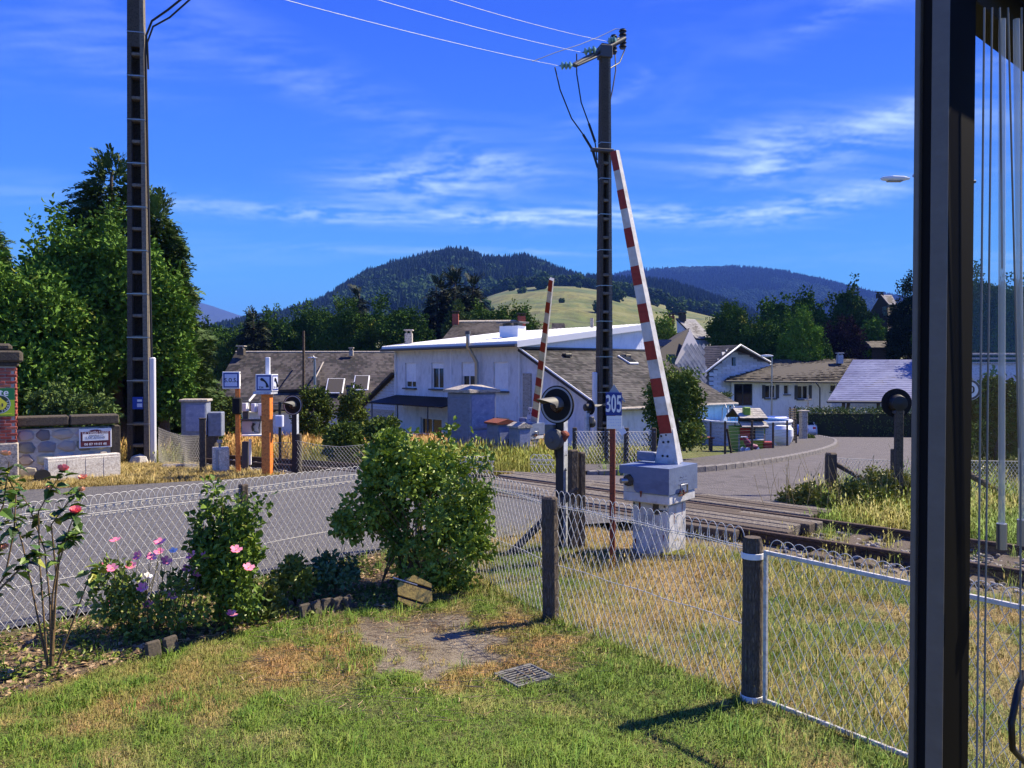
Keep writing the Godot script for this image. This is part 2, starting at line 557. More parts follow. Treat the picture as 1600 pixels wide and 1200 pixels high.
func make_world():
	var cam := Camera3D.new()
	cam.name = "camera"
	cam.fov = rad_to_deg(2.0 * atan(600.0 / F))
	cam.near = 0.05
	cam.far = 20000.0
	add_child(cam)
	cam.position = Vector3(0, EYE, 0)
	cam.rotation.x = -PITCH
	cam.current = true
	var we := WorldEnvironment.new()
	we.name = "world_environment"
	var e := Environment.new()
	e.background_mode = Environment.BG_SKY
	var pm := PanoramaSkyMaterial.new()
	pm.panorama = ImageTexture.create_from_image(make_sky())
	pm.energy_multiplier = 1.0
	var sk := Sky.new()
	sk.sky_material = pm
	e.sky = sk
	e.ambient_light_source = Environment.AMBIENT_SOURCE_SKY
	e.tonemap_mode = Environment.TONE_MAPPER_LINEAR
	e.tonemap_exposure = 2.15
	e.sdfgi_enabled = true
	e.ssao_enabled = true
	e.ssil_enabled = true
	e.fog_enabled = FOG
	e.fog_density = 0.00013
	e.fog_light_color = Color(0.4, 0.58, 1.0)
	we.environment = e
	add_child(we)
	var sun := DirectionalLight3D.new()
	sun.name = "sun"
	sun.light_energy = 1.6
	sun.light_color = Color(1.0, 0.94, 0.83)
	sun.light_angular_distance = 0.53
	sun.shadow_enabled = true
	add_child(sun)
	sun.look_at_from_position(Vector3.ZERO, -SUN)

# ---------------------------------------------------------------- ground
var GRATE := Vector2(0.09, 6.21)
var P_NEAR: PackedVector2Array
var P_FAR: PackedVector2Array
var P_SOIL: PackedVector2Array
var P_PAD: PackedVector2Array
var P_WALK: PackedVector2Array
var KERB := [Vector2(-1.2, 18.3), Vector2(1.7, 17.9), Vector2(4.6, 19.2), Vector2(7.3, 22.7), Vector2(9.9, 27.0), Vector2(12.4, 31.6), Vector2(15.4, 38.0), Vector2(18.5, 46.0), Vector2(21.0, 55.0)]

func gpoly(px: Array) -> PackedVector2Array:
	var o := PackedVector2Array()
	for p in px: o.append(xz(gt(p[0], p[1])))
	return o

func smooth_line(pts: Array, per := 4) -> Array:
	var o := []
	for i in pts.size() - 1:
		var a = pts[max(i - 1, 0)]; var b = pts[i]; var c = pts[i + 1]; var d = pts[min(i + 2, pts.size() - 1)]
		for k in per:
			o.append(b.cubic_interpolate(c, a, d, float(k) / per))
	o.append(pts[pts.size() - 1])
	return o

func make_outlines():
	var a := trk(0.9, -0.36); var b := trk(4.0, -0.36); var c := trk(7.1, -0.36)
	P_NEAR = PackedVector2Array([Vector2(-14, -2.6), Vector2(-9, 2.55), Vector2(-4.75, 7.2), Vector2(-1.4, 10.95), Vector2(-0.35, 11.2), Vector2(0.9, 11.95), Vector2(2.0, 12.05), xz(a), xz(b), xz(c), Vector2(-2.4, 17.6), Vector2(-3.5, 18.4), Vector2(-5.7, 17.7), Vector2(-7.4, 16.8), Vector2(-8.6, 16.2), Vector2(-10, 15.7), Vector2(-14, 14.3), Vector2(-30, 8.0), Vector2(-30, -12)])
	var k := smooth_line(KERB)
	P_FAR = PackedVector2Array([xz(trk(7.1, 2.13)), xz(trk(3.5, 2.13)), xz(trk(0.5, 2.13)), Vector2(5.2, 14.7), Vector2(6.6, 16.3), Vector2(8.6, 17.3), Vector2(14, 19.0), Vector2(40, 30), Vector2(62, 56), Vector2(22.5, 62)])
	for i in range(k.size() - 1, -1, -1): P_FAR.append(k[i])
	P_WALK = PackedVector2Array()
	var kk := smooth_line(KERB.slice(1))
	for q in kk: P_WALK.append(q)
	for i in range(kk.size() - 1, -1, -1):
		var d: Vector2 = (kk[min(i + 1, kk.size() - 1)] - kk[max(i - 1, 0)]).normalized()
		P_WALK.append(kk[i] + Vector2(-d.y, d.x) * 2.0)
	P_SOIL = PackedVector2Array([Vector2(-9, 2.2), Vector2(-4.7, 7.0), Vector2(-1.35, 10.7)])
	for p in [[700, 900], [650, 945], [600, 952], [480, 968], [300, 1004], [150, 1048], [0, 1096], [-200, 1160], [-500, 1300]]: P_SOIL.append(xz(gt(p[0], p[1])))
	GRATE = xz(gt(819, 1059))
	P_PAD = gpoly([[552, 985], [575, 968], [620, 960], [690, 958], [745, 972], [790, 1000], [800, 1022], [768, 1030], [735, 1044], [690, 1056], [640, 1062], [592, 1052], [572, 1035], [560, 1010]])

func road_y(q: Vector2) -> float:
	var n := (q - TO).dot(TN)
	return hgt(q.x, -q.y) + 0.012 + 0.118 * smoothstep(3.6, 0.9, absf(n - 0.88))

func lawn_side(p: Vector2) -> bool:
	# the garden's side of both fences
	var a := (p - Vector2(0.37, 7.62)).dot(Vector2(-1.89, -1.36)) > 0.0
	var b := (p - Vector2(-2.88, 9.0)).dot(Vector2(0.735, -0.677)) > 0.0
	return a and b

# kind of ground: 0 lawn, 1 soil, 2 pad, 3 dry grass by the machine, 4 verge left, 5 track bed, 6 far meadow, 7 road
func zone(p: Vector2) -> int:
	if inside(p, P_NEAR) or inside(p, P_FAR): return 7
	if inside(p, P_WALK): return 7
	if lawn_side(p) and p.y < 13.0:
		if inside(p + Vector2(NZ.get_noise_2d(p.x * 95.0, p.y * 95.0), NZ.get_noise_2d(p.x * 95.0 + 300.0, p.y * 95.0)) * 0.3, P_PAD): return 2
		if inside(p, P_SOIL): return 1
		return 0
	var n := (p - TO).dot(TN)
	var t := (p - TO).dot(TD)
	if n > -1.2 and n < 2.4 and t < 30.0: return 5
	if n <= -1.2 and p.y < 13.5 and p.x > -2.0: return 3
	if p.x < -2.0 and n < -1.0 : return 4
	return 6

func zone_color(p: Vector2) -> Color:
	var nz := NZ.get_noise_2d(p.x * 60.0, p.y * 60.0)
	var nb := NZ2.get_noise_2d(p.x * 12.0, p.y * 12.0)
	match zone(p):
		0: return Color(0.1, 0.12, 0.03).lerp(Color(0.2, 0.15, 0.06), clampf(0.45 + nz + nb, 0, 1))
		1: return Color(0.12, 0.085, 0.055).lerp(Color(0.25, 0.18, 0.12), clampf(0.4 + nz * 1.5, 0, 1))
		2: return Color(0.2, 0.165, 0.125).lerp(Color(0.26, 0.23, 0.19), clampf(0.5 + nz * 1.6, 0, 1))
		3: return Color(0.33, 0.25, 0.12).lerp(Color(0.16, 0.16, 0.055), clampf(0.35 + nb * 1.2 + nz * 0.6, 0, 1))
		4: return Color(0.34, 0.25, 0.115).lerp(Color(0.2, 0.17, 0.07), clampf(0.4 + nb + nz, 0, 1))
		5: return Color(0.16, 0.13, 0.1).lerp(Color(0.28, 0.24, 0.19), clampf(0.5 + nz * 1.5, 0, 1))
		7: return Color(0.12, 0.11, 0.1)
	if p.x > 4.0 and p.y > 17.0: return Color(0.13, 0.17, 0.035).lerp(Color(0.2, 0.2, 0.06), clampf(0.4 + nb + nz, 0, 1))
	return Color(0.22, 0.2, 0.07).lerp(Color(0.3, 0.22, 0.09), clampf(0.4 + nb + nz, 0, 1))

func make_ground():
	var angs := []
	var a := -180.0
	while a < 180.0:
		angs.append(deg_to_rad(a))
		a += 0.6 if absf(a) < 44.0 else 4.0
	angs.append(PI)
	var rs := [0.0, 1.0, 2.0]
	var r := 3.0
	while r < 330.0:
		rs.append(r)
		r *= 1.014 if r < 26.0 else 1.035
	var m := MB.new()
	var nA := angs.size()
	var prev := []
	for i in rs.size():
		var row := []
		for j in nA:
			var x: float = sin(angs[j]) * rs[i]
			var d: float = cos(angs[j]) * rs[i]
			var y := hgt(x, -d)
			var p := Vector2(x, d)
			var c := Color(0.12, 0.12, 0.05)
			if absf(angs[j]) < 0.9 and rs[i] < 80.0:
				var z := zone(p)
				c = zone_color(p)
				if z == 7: y -= 0.03
				elif z == 5: y -= 0.03
				else: y += NZ.get_noise_2d(x * 40.0, d * 40.0) * 0.02
			elif rs[i] < 80.0:
				c = Color(0.16, 0.15, 0.05)
			row.append([Vector3(x, y, -d), c])
		if i > 0:
			for j in nA - 1:
				var A = prev[j]; var B = prev[j + 1]; var C = row[j + 1]; var D = row[j]
				for t in [[A, B, C], [A, C, D]]:
					var q: Vector3 = (t[2][0] - t[0][0]).cross(t[1][0] - t[0][0])
					if q.length_squared() < 1e-14: continue
					if q.y < 0: q = -q; t = [t[0], t[2], t[1]]
					q = q.normalized()
					for k in 3:
						m.v.append(t[k][0]); m.n.append(q); m.c.append(t[k][1])
		prev = row
	tag(obj("ground", m, M.ground), "", "", "", "structure")

func make_hills():
	var m := MB.new()
	var angs := []
	var a := -64.0
	while a < 64.0:
		angs.append(deg_to_rad(a))
		a += 0.35 if absf(a) < 42.0 else 2.0
	var rs := []
	var r := 300.0
	while r < 8000.0:
		rs.append(r)
		r *= 1.03
	var prev := []
	for i in rs.size():
		var row := []
		for ang in angs:
			var x: float = sin(ang) * rs[i]
			var d: float = cos(ang) * rs[i]
			var h := far_height(x, -d)
			var nz := NZ2.get_noise_2d(x * 0.2, d * 0.2)
			var c := Color(0.2, 0.2, 0.06)
			if h[1] == 0:
				# mown strips and hedged fields along the slope
				var st := NZ.get_noise_2d(h[0] * 6.0, x * 0.05)
				c = Color(0.16, 0.165, 0.05).lerp(Color(0.075, 0.115, 0.028), clampf(0.4 + st * 2.2 + nz * 0.8, 0, 1))
			elif h[1] == 1:
				c = Color(0.035, 0.055, 0.02)
				if rs[i] < 1000.0 and nz > 0.12: c = Color(0.22, 0.24, 0.07)
			elif h[1] >= 2:
				c = Color(0.03, 0.045, 0.02)
			row.append([Vector3(x, h[0], -d), c])
		if i > 0:
			for j in angs.size() - 1:
				var A = prev[j]; var B = prev[j + 1]; var C = row[j + 1]; var D = row[j]
				for t in [[A, C, B], [A, D, C]]:
					var q: Vector3 = (t[2][0] - t[0][0]).cross(t[1][0] - t[0][0]).normalized()
					if q.y < 0: q = -q; t = [t[0], t[2], t[1]]
					for k in 3:
						m.v.append(t[k][0]); m.n.append(q); m.c.append(t[k][1])
		prev = row
	tag(obj("hills", m, M.hill), "", "", "", "structure")

func make_roads():
	tag(obj("road", sheet(P_NEAR, 0.7, road_y), M.asphalt), "", "", "", "structure")
	tag(obj("road", sheet(P_FAR, 0.9, road_y), M.asphalt2), "", "", "", "structure")
	tag(obj("pavement", sheet(P_WALK, 0.8, func(q): return hgt(q.x, -q.y) + 0.14), M.pave), "", "", "", "structure")
	# kerb stones, one by one as far as they can be told apart
	var kb = thing("kerb", "curved stone kerb along the pavement across the tracks", "kerb")
	var k := smooth_line(KERB.slice(1), 8)
	var i := 0
	for j in k.size() - 1:
		var a: Vector2 = k[j]; var b: Vector2 = k[j + 1]
		var L := (b - a).length()
		var nst := maxi(1, int(L / 0.9))
		for s in nst:
			var p: Vector2 = a.lerp(b, (s + 0.5) / nst)
			var d := (b - a).normalized()
			var o = part_box("kerb_stone", kb, Vector3.ZERO, Vector3(L / nst - 0.012, 0.3, 0.14), M.kerb, 0.015)
			o.position = Vector3(p.x, hgt(p.x, -p.y) + 0.0 + 0.003 * (i % 3), -p.y)
			o.rotation.y = atan2(d.y, d.x)
			i += 1

func make_track():
	# two rails, sleepers, and the timber deck of the crossing
	for n in [-0.3, 1.135]:
		var m := MB.new()
		var pr := PackedVector2Array([Vector2(-0.07, 0), Vector2(0.07, 0), Vector2(0.07, 0.012), Vector2(0.012, 0.03), Vector2(0.012, 0.105), Vector2(0.035, 0.115), Vector2(0.035, 0.148), Vector2(0.025, 0.155), Vector2(-0.025, 0.155), Vector2(-0.035, 0.148), Vector2(-0.035, 0.115), Vector2(-0.012, 0.105), Vector2(-0.012, 0.03), Vector2(-0.07, 0.012)])
		var s := -14.0
		var pts := []
		while s < 31.0:
			var p := trk(s, n)
			p.y = hgt(p.x, p.z) - 0.01
			pts.append(p)
			s += 1.5
		var sd := Vector3(TN.x, 0, -TN.y)
		for i in pts.size() - 1:
			for j in pr.size():
				var q1 := pr[j]; var q2 := pr[(j + 1) % pr.size()]
				m.quad(pts[i] + sd * q1.x + Vector3.UP * q1.y, pts[i] + sd * q2.x + Vector3.UP * q2.y, pts[i + 1] + sd * q2.x + Vector3.UP * q2.y, pts[i + 1] + sd * q1.x + Vector3.UP * q1.y)
		var o = obj("rail", m, M.rail)
		tag(o, "rusty steel rail of the track nearer the garden fence" if n < 0 else "rusty steel rail of the track on the far side, towards the houses", "rail", "rails of the railway track")
	var yaw := atan2(TD.y, TD.x)
	R.seed = 31
	var side := [0.0]
	var s2 := -13.0
	var sl0 = null
	while s2 < -0.1:
		var p := trk(s2, 0.42)
		var o = obj("sleeper", bxm(Vector3(0.24, 0.14, 2.3), Vector3.ZERO, 0.015), M.wood)
		o.position = Vector3(p.x, hgt(p.x, p.z) - 0.05, p.z)
		o.rotation.y = yaw + R.randf_range(-0.02, 0.02)
		tag(o, "half sunk wooden sleeper under the rails, %s from the right end of the sleeper row" % ORD[clampi(int((s2 + 13.05) / 0.62), 0, 21)], "sleeper", "sleepers under the rails")
		s2 += 0.62
	# deck timbers
	var dk = thing("crossing_deck", "weathered timber deck of the level crossing between and beside the rails", "crossing deck")
	for spec in [[-0.16, 1.02, 5, 0.0], [1.27, 2.1, 4, 0.55]]:
		var cnt: int = spec[2]
		var wd: float = (spec[1] - spec[0]) / cnt
		for i in cnt:
			var t = 0.05 + spec[3] * 0.2 + R.randf_range(-0.1, 0.15)
			if spec[3] > 0: t = 0.25 + R.randf_range(-0.05, 0.1)
			var first := true
			while t < 7.1:
				var L := minf(R.randf_range(2.1, 2.7), 7.1 - t)
				if first and R.randf() < 0.3: L *= 0.6
				first = false
				if L < 0.2: break
				var p := trk(t + L / 2, spec[0] + wd * (i + 0.5))
				var o = part_box("plank", dk, Vector3.ZERO, Vector3(L - 0.015, 0.16, wd - R.randf_range(0.012, 0.03)), M.deck if R.randf() < 0.75 else M.wood, 0.012)
				o.position = Vector3(p.x, 0.068 + R.randf_range(-0.008, 0.008), p.z)
				o.rotation = Vector3(R.randf_range(-0.012, 0.012), yaw, R.randf_range(-0.003, 0.003))
				t += L
	# a long beam outside the near rail
	var bm = part_box("edge_beam", dk, Vector3.ZERO, Vector3(6.6, 0.14, 0.2), M.wood, 0.015)
	var bp := trk(3.9, -0.47)
	bm.position = Vector3(bp.x, 0.06, bp.z)
	bm.rotation.y = yaw
	# ballast stones
	var xs := []; var cs := []
	for i in 9000:
		var t := R.randf_range(-13.0, 22.0)
		if t > 0.0 and t < 7.2: continue
		var n := 0.42 + R.randfn(0.0, 0.75)
		var p := trk(t, n)
		var sc := R.randf_range(0.02, 0.05)
		if lawn_side(xz(p)): continue
		xs.append(Transform3D(Basis.from_euler(Vector3(R.randf() * TAU, R.randf() * TAU, 0)).scaled(Vector3(sc, sc * 0.8, sc)), Vector3(p.x, hgt(p.x, p.z) - 0.03 + sc * 0.3 + (0.02 if R.randf() < 0.3 else 0.0), p.z)))
		var g := R.randf_range(0.1, 0.36)
		cs.append(Color(g, g * 0.92, g * 0.82))
	var st := MB.new()
	st.rbox(Vector3.ZERO, Vector3(1.6, 1.2, 1.3), 0.35)
	multi("ballast", st.done(), M.stone, xs, cs)

# ---------------------------------------------------------------- foliage
func leaf_cluster(cnt: int, length: float, width: float, spread: float, seed_: int, up := 0.2, fold := 0.25, detail := true) -> ArrayMesh:
	var r := RandomNumberGenerator.new()
	r.seed = seed_
	var m := MB.new()
	for i in cnt:
		var dir := Vector3(r.randfn(), r.randfn() + up, r.randfn()).normalized()
		var base := dir * spread * pow(r.randf(), 0.5)
		var ax := (dir + Vector3(r.randfn(), r.randfn(), r.randfn()) * 0.6).normalized()
		var sd := ax.cross(Vector3(r.randfn(), r.randfn() * 0.5 + 0.8, r.randfn())).normalized()
		var nn := sd.cross(ax).normalized()
		if nn.y < 0: nn = -nn
		var L := length * r.randf_range(0.7, 1.25)
		var W := width * r.randf_range(0.75, 1.2)
		var g := r.randf_range(0.72, 1.25)
		m.col = Color(g, g, g * r.randf_range(0.8, 1.1))
		var a := base
		var tip := base + ax * L - nn * L * 0.18
		var mid := base + ax * L * 0.45
		var l1 := mid + sd * W * 0.5 + nn * W * fold
		var r1 := mid - sd * W * 0.5 + nn * W * fold
		if detail:
			var l2 := base + ax * L * 0.75 + sd * W * 0.36 + nn * W * fold * 0.6
			var r2 := base + ax * L * 0.75 - sd * W * 0.36 + nn * W * fold * 0.6
			m.flat(a, mid, l1); m.flat(a, r1, mid)
			m.quad(l1, mid, tip, l2); m.quad(mid, r1, r2, tip)
		else:
			m.flat(a, tip, l1); m.flat(a, r1, tip)
	return m.done()

func spray_cluster(cnt: int, length: float, seed_: int, width := 0.22) -> ArrayMesh:
	# a drooping conifer spray: narrow blades along a twig
	var r := RandomNumberGenerator.new()
	r.seed = seed_
	var m := MB.new()
	for i in cnt:
		var s := float(i) / cnt
		var base := Vector3(0, -s * s * length * 0.25, -s * length)
		for sg in [-1.0, 1.0]:
			var d := Vector3(sg * r.randf_range(0.5, 1.0), r.randf_range(-0.25, 0.35), -r.randf_range(0.5, 1.2)).normalized()
			var L := length * (0.45 - 0.25 * s) * r.randf_range(0.7, 1.2)
			var w := d.cross(Vector3(0, 1, r.randf_range(-0.5, 0.5))).normalized() * L * width
			var g := r.randf_range(0.7, 1.25)
			m.col = Color(g, g, g * 0.95)
			var md := base + d * L * 0.5
			m.quad(base, md + w, base + d * L, md - w)
	return m.done()

var LEAF := {}
func make_leaf_meshes():
	LEAF.bush = [leaf_cluster(6, 0.075, 0.05, 0.085, 1), leaf_cluster(6, 0.08, 0.048, 0.095, 2)]
	LEAF.tree = [leaf_cluster(14, 0.2, 0.12, 0.3, 3, 0.2, 0.25, false), leaf_cluster(14, 0.18, 0.13, 0.34, 4, 0.2, 0.25, false)]
	LEAF.near = [leaf_cluster(9, 0.13, 0.075, 0.19, 5), leaf_cluster(9, 0.14, 0.07, 0.22, 6)]
	LEAF.spray = [spray_cluster(8, 0.42, 7), spray_cluster(8, 0.46, 8)]
	LEAF.needle = [spray_cluster(7, 0.7, 9, 0.16)]
	LEAF.far = [leaf_cluster(12, 0.55, 0.4, 0.7, 10, 0.2, 0.25, false)]

func rand_dir() -> Vector3:
	var v := Vector3(R.randfn(), R.randfn(), R.randfn())
	return v.normalized() if v.length() > 1e-4 else Vector3.UP

# leaf clumps over the shells of many small lobes that sit on a big ellipsoid
func crown_points(center: Vector3, rad: Vector3, lobes: int, per: int, lobe_r: float, squash := 0.75, low := -0.75) -> Array:
	var o := []
	for i in lobes:
		var d := rand_dir()
		while d.y < low: d = rand_dir()
		var k := R.randf_range(0.62, 0.98)
		var lc := center + d * rad * k
		var lr := lobe_r * R.randf_range(0.6, 1.35)
		for j in per:
			var e := rand_dir()
			if e.dot(d) < -0.3 and R.randf() < 0.75: e = -e
			var q := lc + e * Vector3(lr, lr * squash, lr) * pow(R.randf(), 0.35) * R.randf_range(0.85, 1.12)
			o.append([q, (e + d * 0.5).normalized(), i])
	return o

func place_leaves(called: String, parent, pts: Array, meshes: Array, m, c1: Color, c2: Color, s0: float, s1: float, outward := 0.0):
	var sets := []
	for k in meshes.size(): sets.append([[], []])
	var org: Vector3 = parent.position
	var lobe_t := {}
	for p in pts:
		var k := R.randi() % meshes.size()
		var b: Basis
		if outward > 0:
			var d: Vector3 = (p[1] + rand_dir() * (1.0 - outward)).normalized()
			b = Basis.looking_at(d, Vector3.UP if absf(d.y) < 0.95 else Vector3.RIGHT) * Basis(Vector3.FORWARD, R.randf_range(-0.8, 0.8))
		else:
			b = Basis.from_euler(Vector3(R.randf() * TAU, R.randf() * TAU, R.randf() * TAU))
		var s := R.randf_range(s0, s1)
		sets[k][0].append(Transform3D(b.scaled(Vector3(s, s, s)), p[0] - org))
		if not lobe_t.has(p[2]): lobe_t[p[2]] = R.randf()
		var t: float = clampf(lobe_t[p[2]] * 0.7 + R.randf() * 0.3, 0, 1)
		var cc := c1.lerp(c2, t)
		if R.randf() < 0.05: cc = cc.lerp(Color(0.3, 0.28, 0.06), R.randf() * 0.6)
		sets[k][1].append(cc)
	for k in meshes.size():
		multi(called, meshes[k], m, sets[k][0], sets[k][1], parent)

func trunk_mesh(h: float, r: float, limbs: int, reach: float, seed_: int, start := 0.35) -> MB:
	var q := RandomNumberGenerator.new()
	q.seed = seed_
	var m := MB.new()
	var pts := []; var rad := []
	for i in 7:
		var t := i / 6.0
		pts.append(Vector3(sin(t * 5.0 + seed_) * r * 0.6, h * t, cos(t * 4.0 + seed_) * r * 0.5))
		rad.append(r * (1.15 - t * 0.95) * (1.35 if i == 0 else 1.0))
	m.tube(pts, rad, 8)
	for i in limbs:
		var t := q.randf_range(start, 0.95)
		var a := q.randf() * TAU
		var b := Vector3(0, h * t, 0)
		var L := reach * (1.15 - t) * q.randf_range(0.7, 1.1)
		var d := Vector3(cos(a), q.randf_range(0.2, 0.9), sin(a))
		m.tube([b, b + d * L * 0.5, b + d * L + Vector3.UP * L * 0.15], [r * 0.45 * (1.1 - t), r * 0.3 * (1.1 - t), r * 0.08], 5)
	return m

# a broadleaf tree: base, height, crown radius, crown's lower limit
func broad_tree(called, label, base: Vector3, h: float, rx: float, low: float, c1: Color, c2: Color, lobes := 26, per := 60, kind := "tree", sc := 1.0, group := "", category := "tree"):
	var t = thing(called, label, category, base, 0.0, group)
	obj("trunk", trunk_mesh(h * 0.85, maxf(0.06, h * 0.025), 9, rx * 0.9, int(absf(base.x) * 10) + 3), M.bark, t)
	var ry := (h - low) / 2.0
	var lr := minf(rx, ry) * 0.36
	var ctr := base + Vector3(0, low + ry * 0.97, 0)
	var pts := crown_points(ctr, Vector3(rx, ry, rx) * 0.82, lobes, per, lr)
	# shoots that stick out of the crown
	for i in int(lobes * 0.55):
		var d := rand_dir()
		if d.y < -0.3: d.y = -d.y
		var reach := R.randf_range(1.02, 1.2)
		for k in 7:
			pts.append([ctr + d * Vector3(rx, ry, rx) * lerpf(0.88, reach, k / 6.0) + rand_dir() * rx * 0.035 * (1.0 - k / 9.0), d, 900 + i])
	place_leaves("crown", t, pts, LEAF[kind], M.leaf if kind == "bush" else (M.leaft if kind == "near" else M.leafd), c1, c2, 0.8 * sc, 1.3 * sc)
	return t

func conifer(called, label, base: Vector3, h: float, rx: float, c1: Color, c2: Color, n := 2600, kind := "spray", sc := 1.0, low := 0.03, power := 0.85, group := ""):
	var t = thing(called, label, "conifer", base, 0.0, group)
	obj("trunk", trunk_mesh(h * 0.95, h * 0.018 + 0.04, 14, rx * 0.8, int(absf(base.x) * 10) + 7, 0.1), M.bark, t)
	var pts := []
	for i in n:
		var y := low + (1.0 - low) * (1.0 - sqrt(R.randf()))
		var a := R.randf() * TAU
		var env := rx * pow(1.0 - y, power) * (1.0 + 0.22 * sin(a * 5.0 + y * 9.0) + 0.18 * sin(y * 34.0 + a * 2.0))
		var rr := env * pow(R.randf_range(0.25, 1.0), 0.5)
		var d := Vector3(cos(a), -0.12, sin(a))
		var p := base + Vector3(cos(a) * rr, y * h + R.randf_range(-0.1, 0.1) * rx, sin(a) * rr)
		if y > 0.93: d = Vector3(cos(a) * 0.5, 0.8, sin(a) * 0.5)
		pts.append([p, d.normalized(), int(y * 14) * 7 + int(a * 1.4)])
	place_leaves("crown", t, pts, LEAF[kind], M.needle, c1, c2, 0.8 * sc, 1.35 * sc, 0.65)
	return t

func blob_mesh(seed_: int) -> ArrayMesh:
	var q := FastNoiseLite.new(); q.seed = seed_; q.frequency = 1.3
	var r := RandomNumberGenerator.new(); r.seed = seed_
	var m := MB.new()
	for i in 70:
		var d := Vector3(r.randfn(), r.randfn() + 0.25, r.randfn()).normalized()
		var p := Vector3(d.x * 0.42, 0.5 + d.y * 0.46, d.z * 0.42) * (1.0 + q.get_noise_3dv(d) * 0.5)
		var s := r.randf_range(0.1, 0.2)
		var g := r.randf_range(0.7, 1.3)
		m.col = Color(g, g, g)
		var u := d.cross(Vector3(r.randfn(), r.randfn(), r.randfn())).normalized() * s
		var w := d.cross(u).normalized() * s
		m.flat(p + u - d * 0.05, p + d * s * 0.6, p + w - d * 0.05)
		m.flat(p + w - d * 0.05, p + d * s * 0.6, p - u - d * 0.05)
		m.flat(p - u - d * 0.05, p + d * s * 0.6, p - w - d * 0.05)
		m.flat(p - w - d * 0.05, p + d * s * 0.6, p + u - d * 0.05)
	return m.done()

func cone_mesh(seed_: int) -> ArrayMesh:
	var r := RandomNumberGenerator.new(); r.seed = seed_
	var m := MB.new()
	for k in 6:
		var y0 := 0.06 + 0.15 * k
		var rad := 0.21 * (1.0 - 0.145 * k)
		for i in 8:
			var a := TAU * i / 8.0 + k
			var b := TAU * (i + 1) / 8.0 + k
			var g := r.randf_range(0.7, 1.3)
			m.col = Color(g, g, g)
			var ra := rad * r.randf_range(0.6, 1.25); var rb := rad * r.randf_range(0.6, 1.25)
			m.flat(Vector3(cos(a) * ra, y0 - r.randf() * 0.05, sin(a) * ra), Vector3(0, y0 + 0.26, 0), Vector3(cos(b) * rb, y0 - r.randf() * 0.05, sin(b) * rb))
	return m.done()

func make_forests():
	R.seed = 5
	var blob := [blob_mesh(1), blob_mesh(2)]
	var cone := [cone_mesh(3), cone_mesh(4)]
	# wooded hill, the second ridge behind it, and the trees on and around the meadow
	var sets := {"cone": [[[], []], [[], []]], "blob": [[[], []], [[], []]]}
	var plant := func(kind: String, x: float, z: float, s: float, c: Color):
		var k := R.randi() % 2
		var h = far_height(x, z)
		var w := s * R.randf_range(0.85, 1.2)
		sets[kind][k][0].append(Transform3D(Basis(Vector3.UP, R.randf() * TAU).scaled(Vector3(w, s, w)), Vector3(x, h[0] - s * 0.06, z)))
		sets[kind][k][1].append(c)
	var cd := Color(0.016, 0.032, 0.017); var cl := Color(0.045, 0.085, 0.022)
	for i in 26000:
		var u := R.randf_range(250, 1250)
		var r := lerpf(560.0, 1400.0, sqrt(R.randf()))
		var az := atan((u - 800.0) / F)
		var x := sin(az) * r; var z := -cos(az) * r
		var h = far_height(x, z)
		if h[1] != 1: continue
		var nz := NZ2.get_noise_2d(x * 0.2, -z * 0.2)
		if r < 1000.0 and nz > 0.14: continue
		var dec := NZ.get_noise_2d(x * 0.5, z * 0.5) + (0.25 if r < 1000.0 else -0.05) - (0.2 if u > 740.0 else 0.0)
		if dec > 0.02: plant.call("blob", x, z, R.randf_range(10, 17), cd.lerp(cl, R.randf_range(0.4, 1.0)))
		else: plant.call("cone", x, z, R.randf_range(14, 25), cd.lerp(cl, R.randf() * 0.35))
	for i in 30000:
		var u := R.randf_range(820, 1500)
		var r := lerpf(2000.0, 3400.0, R.randf())
		var az := atan((u - 800.0) / F)
		var x := sin(az) * r; var z := -cos(az) * r
		if far_height(x, z)[1] != 2: continue
		var nz := NZ2.get_noise_2d(x * 0.08, z * 0.08)
		if r > 3000.0 and u < 1060 and u > 1000 and R.randf() < 0.8: continue
		if nz > 0.1: plant.call("blob", x, z, R.randf_range(14, 24), cd.lerp(cl, R.randf_range(0.3, 0.8)))
		else: plant.call("cone", x, z, R.randf_range(20, 34), cd.lerp(cl, R.randf() * 0.4))
	# wooded fringe where the meadow meets the hill and hedges across the meadow
	for i in 1500:
		var u := R.randf_range(700, 1160)
		var r := R.randf_range(662, 760)
		var az := atan((u - 800.0) / F)
		plant.call("blob" if R.randf() < 0.6 else "cone", sin(az) * r, -cos(az) * r, R.randf_range(7, 13), cd.lerp(cl, R.randf()))
	for hd in [[700, 560, 760, 380, 50], [300, 420, 520, 330, 260], [280, 300, 560, 240, 260], [250, 620, 520, 560, 300], [300, 820, 480, 700, 260]]:
		for i in hd[4]:
			var t := R.randf()
			var u := lerpf(hd[0], hd[2], t)
			var r := lerpf(hd[1], hd[3], t) + R.randfn() * 9.0
			var az := atan((u - 800.0) / F)
			plant.call("blob", sin(az) * r, -cos(az) * r, R.randf_range(5, 11), cd.lerp(cl, R.randf_range(0.2, 1.0)))
	for s in [[965, 470, 9], [1060, 500, 9], [845, 560, 8], [815, 540, 4], [905, 600, 4], [880, 420, 3], [935, 380, 5], [800, 590, 4], [1020, 560, 5]]:
		var az := atan((s[0] - 800.0) / F)
		for q in 3:
			plant.call("blob", sin(az) * s[1] + R.randfn() * s[2] * 0.25, -cos(az) * s[1] + R.randfn() * 2.0, s[2] * R.randf_range(0.8, 1.1), cd.lerp(cl, 0.7))
	for k in 2:
		multi("forest", cone[k], M.leafd, sets.cone[k][0], sets.cone[k][1])
		multi("forest", blob[k], M.leafd, sets.blob[k][0], sets.blob[k][1])

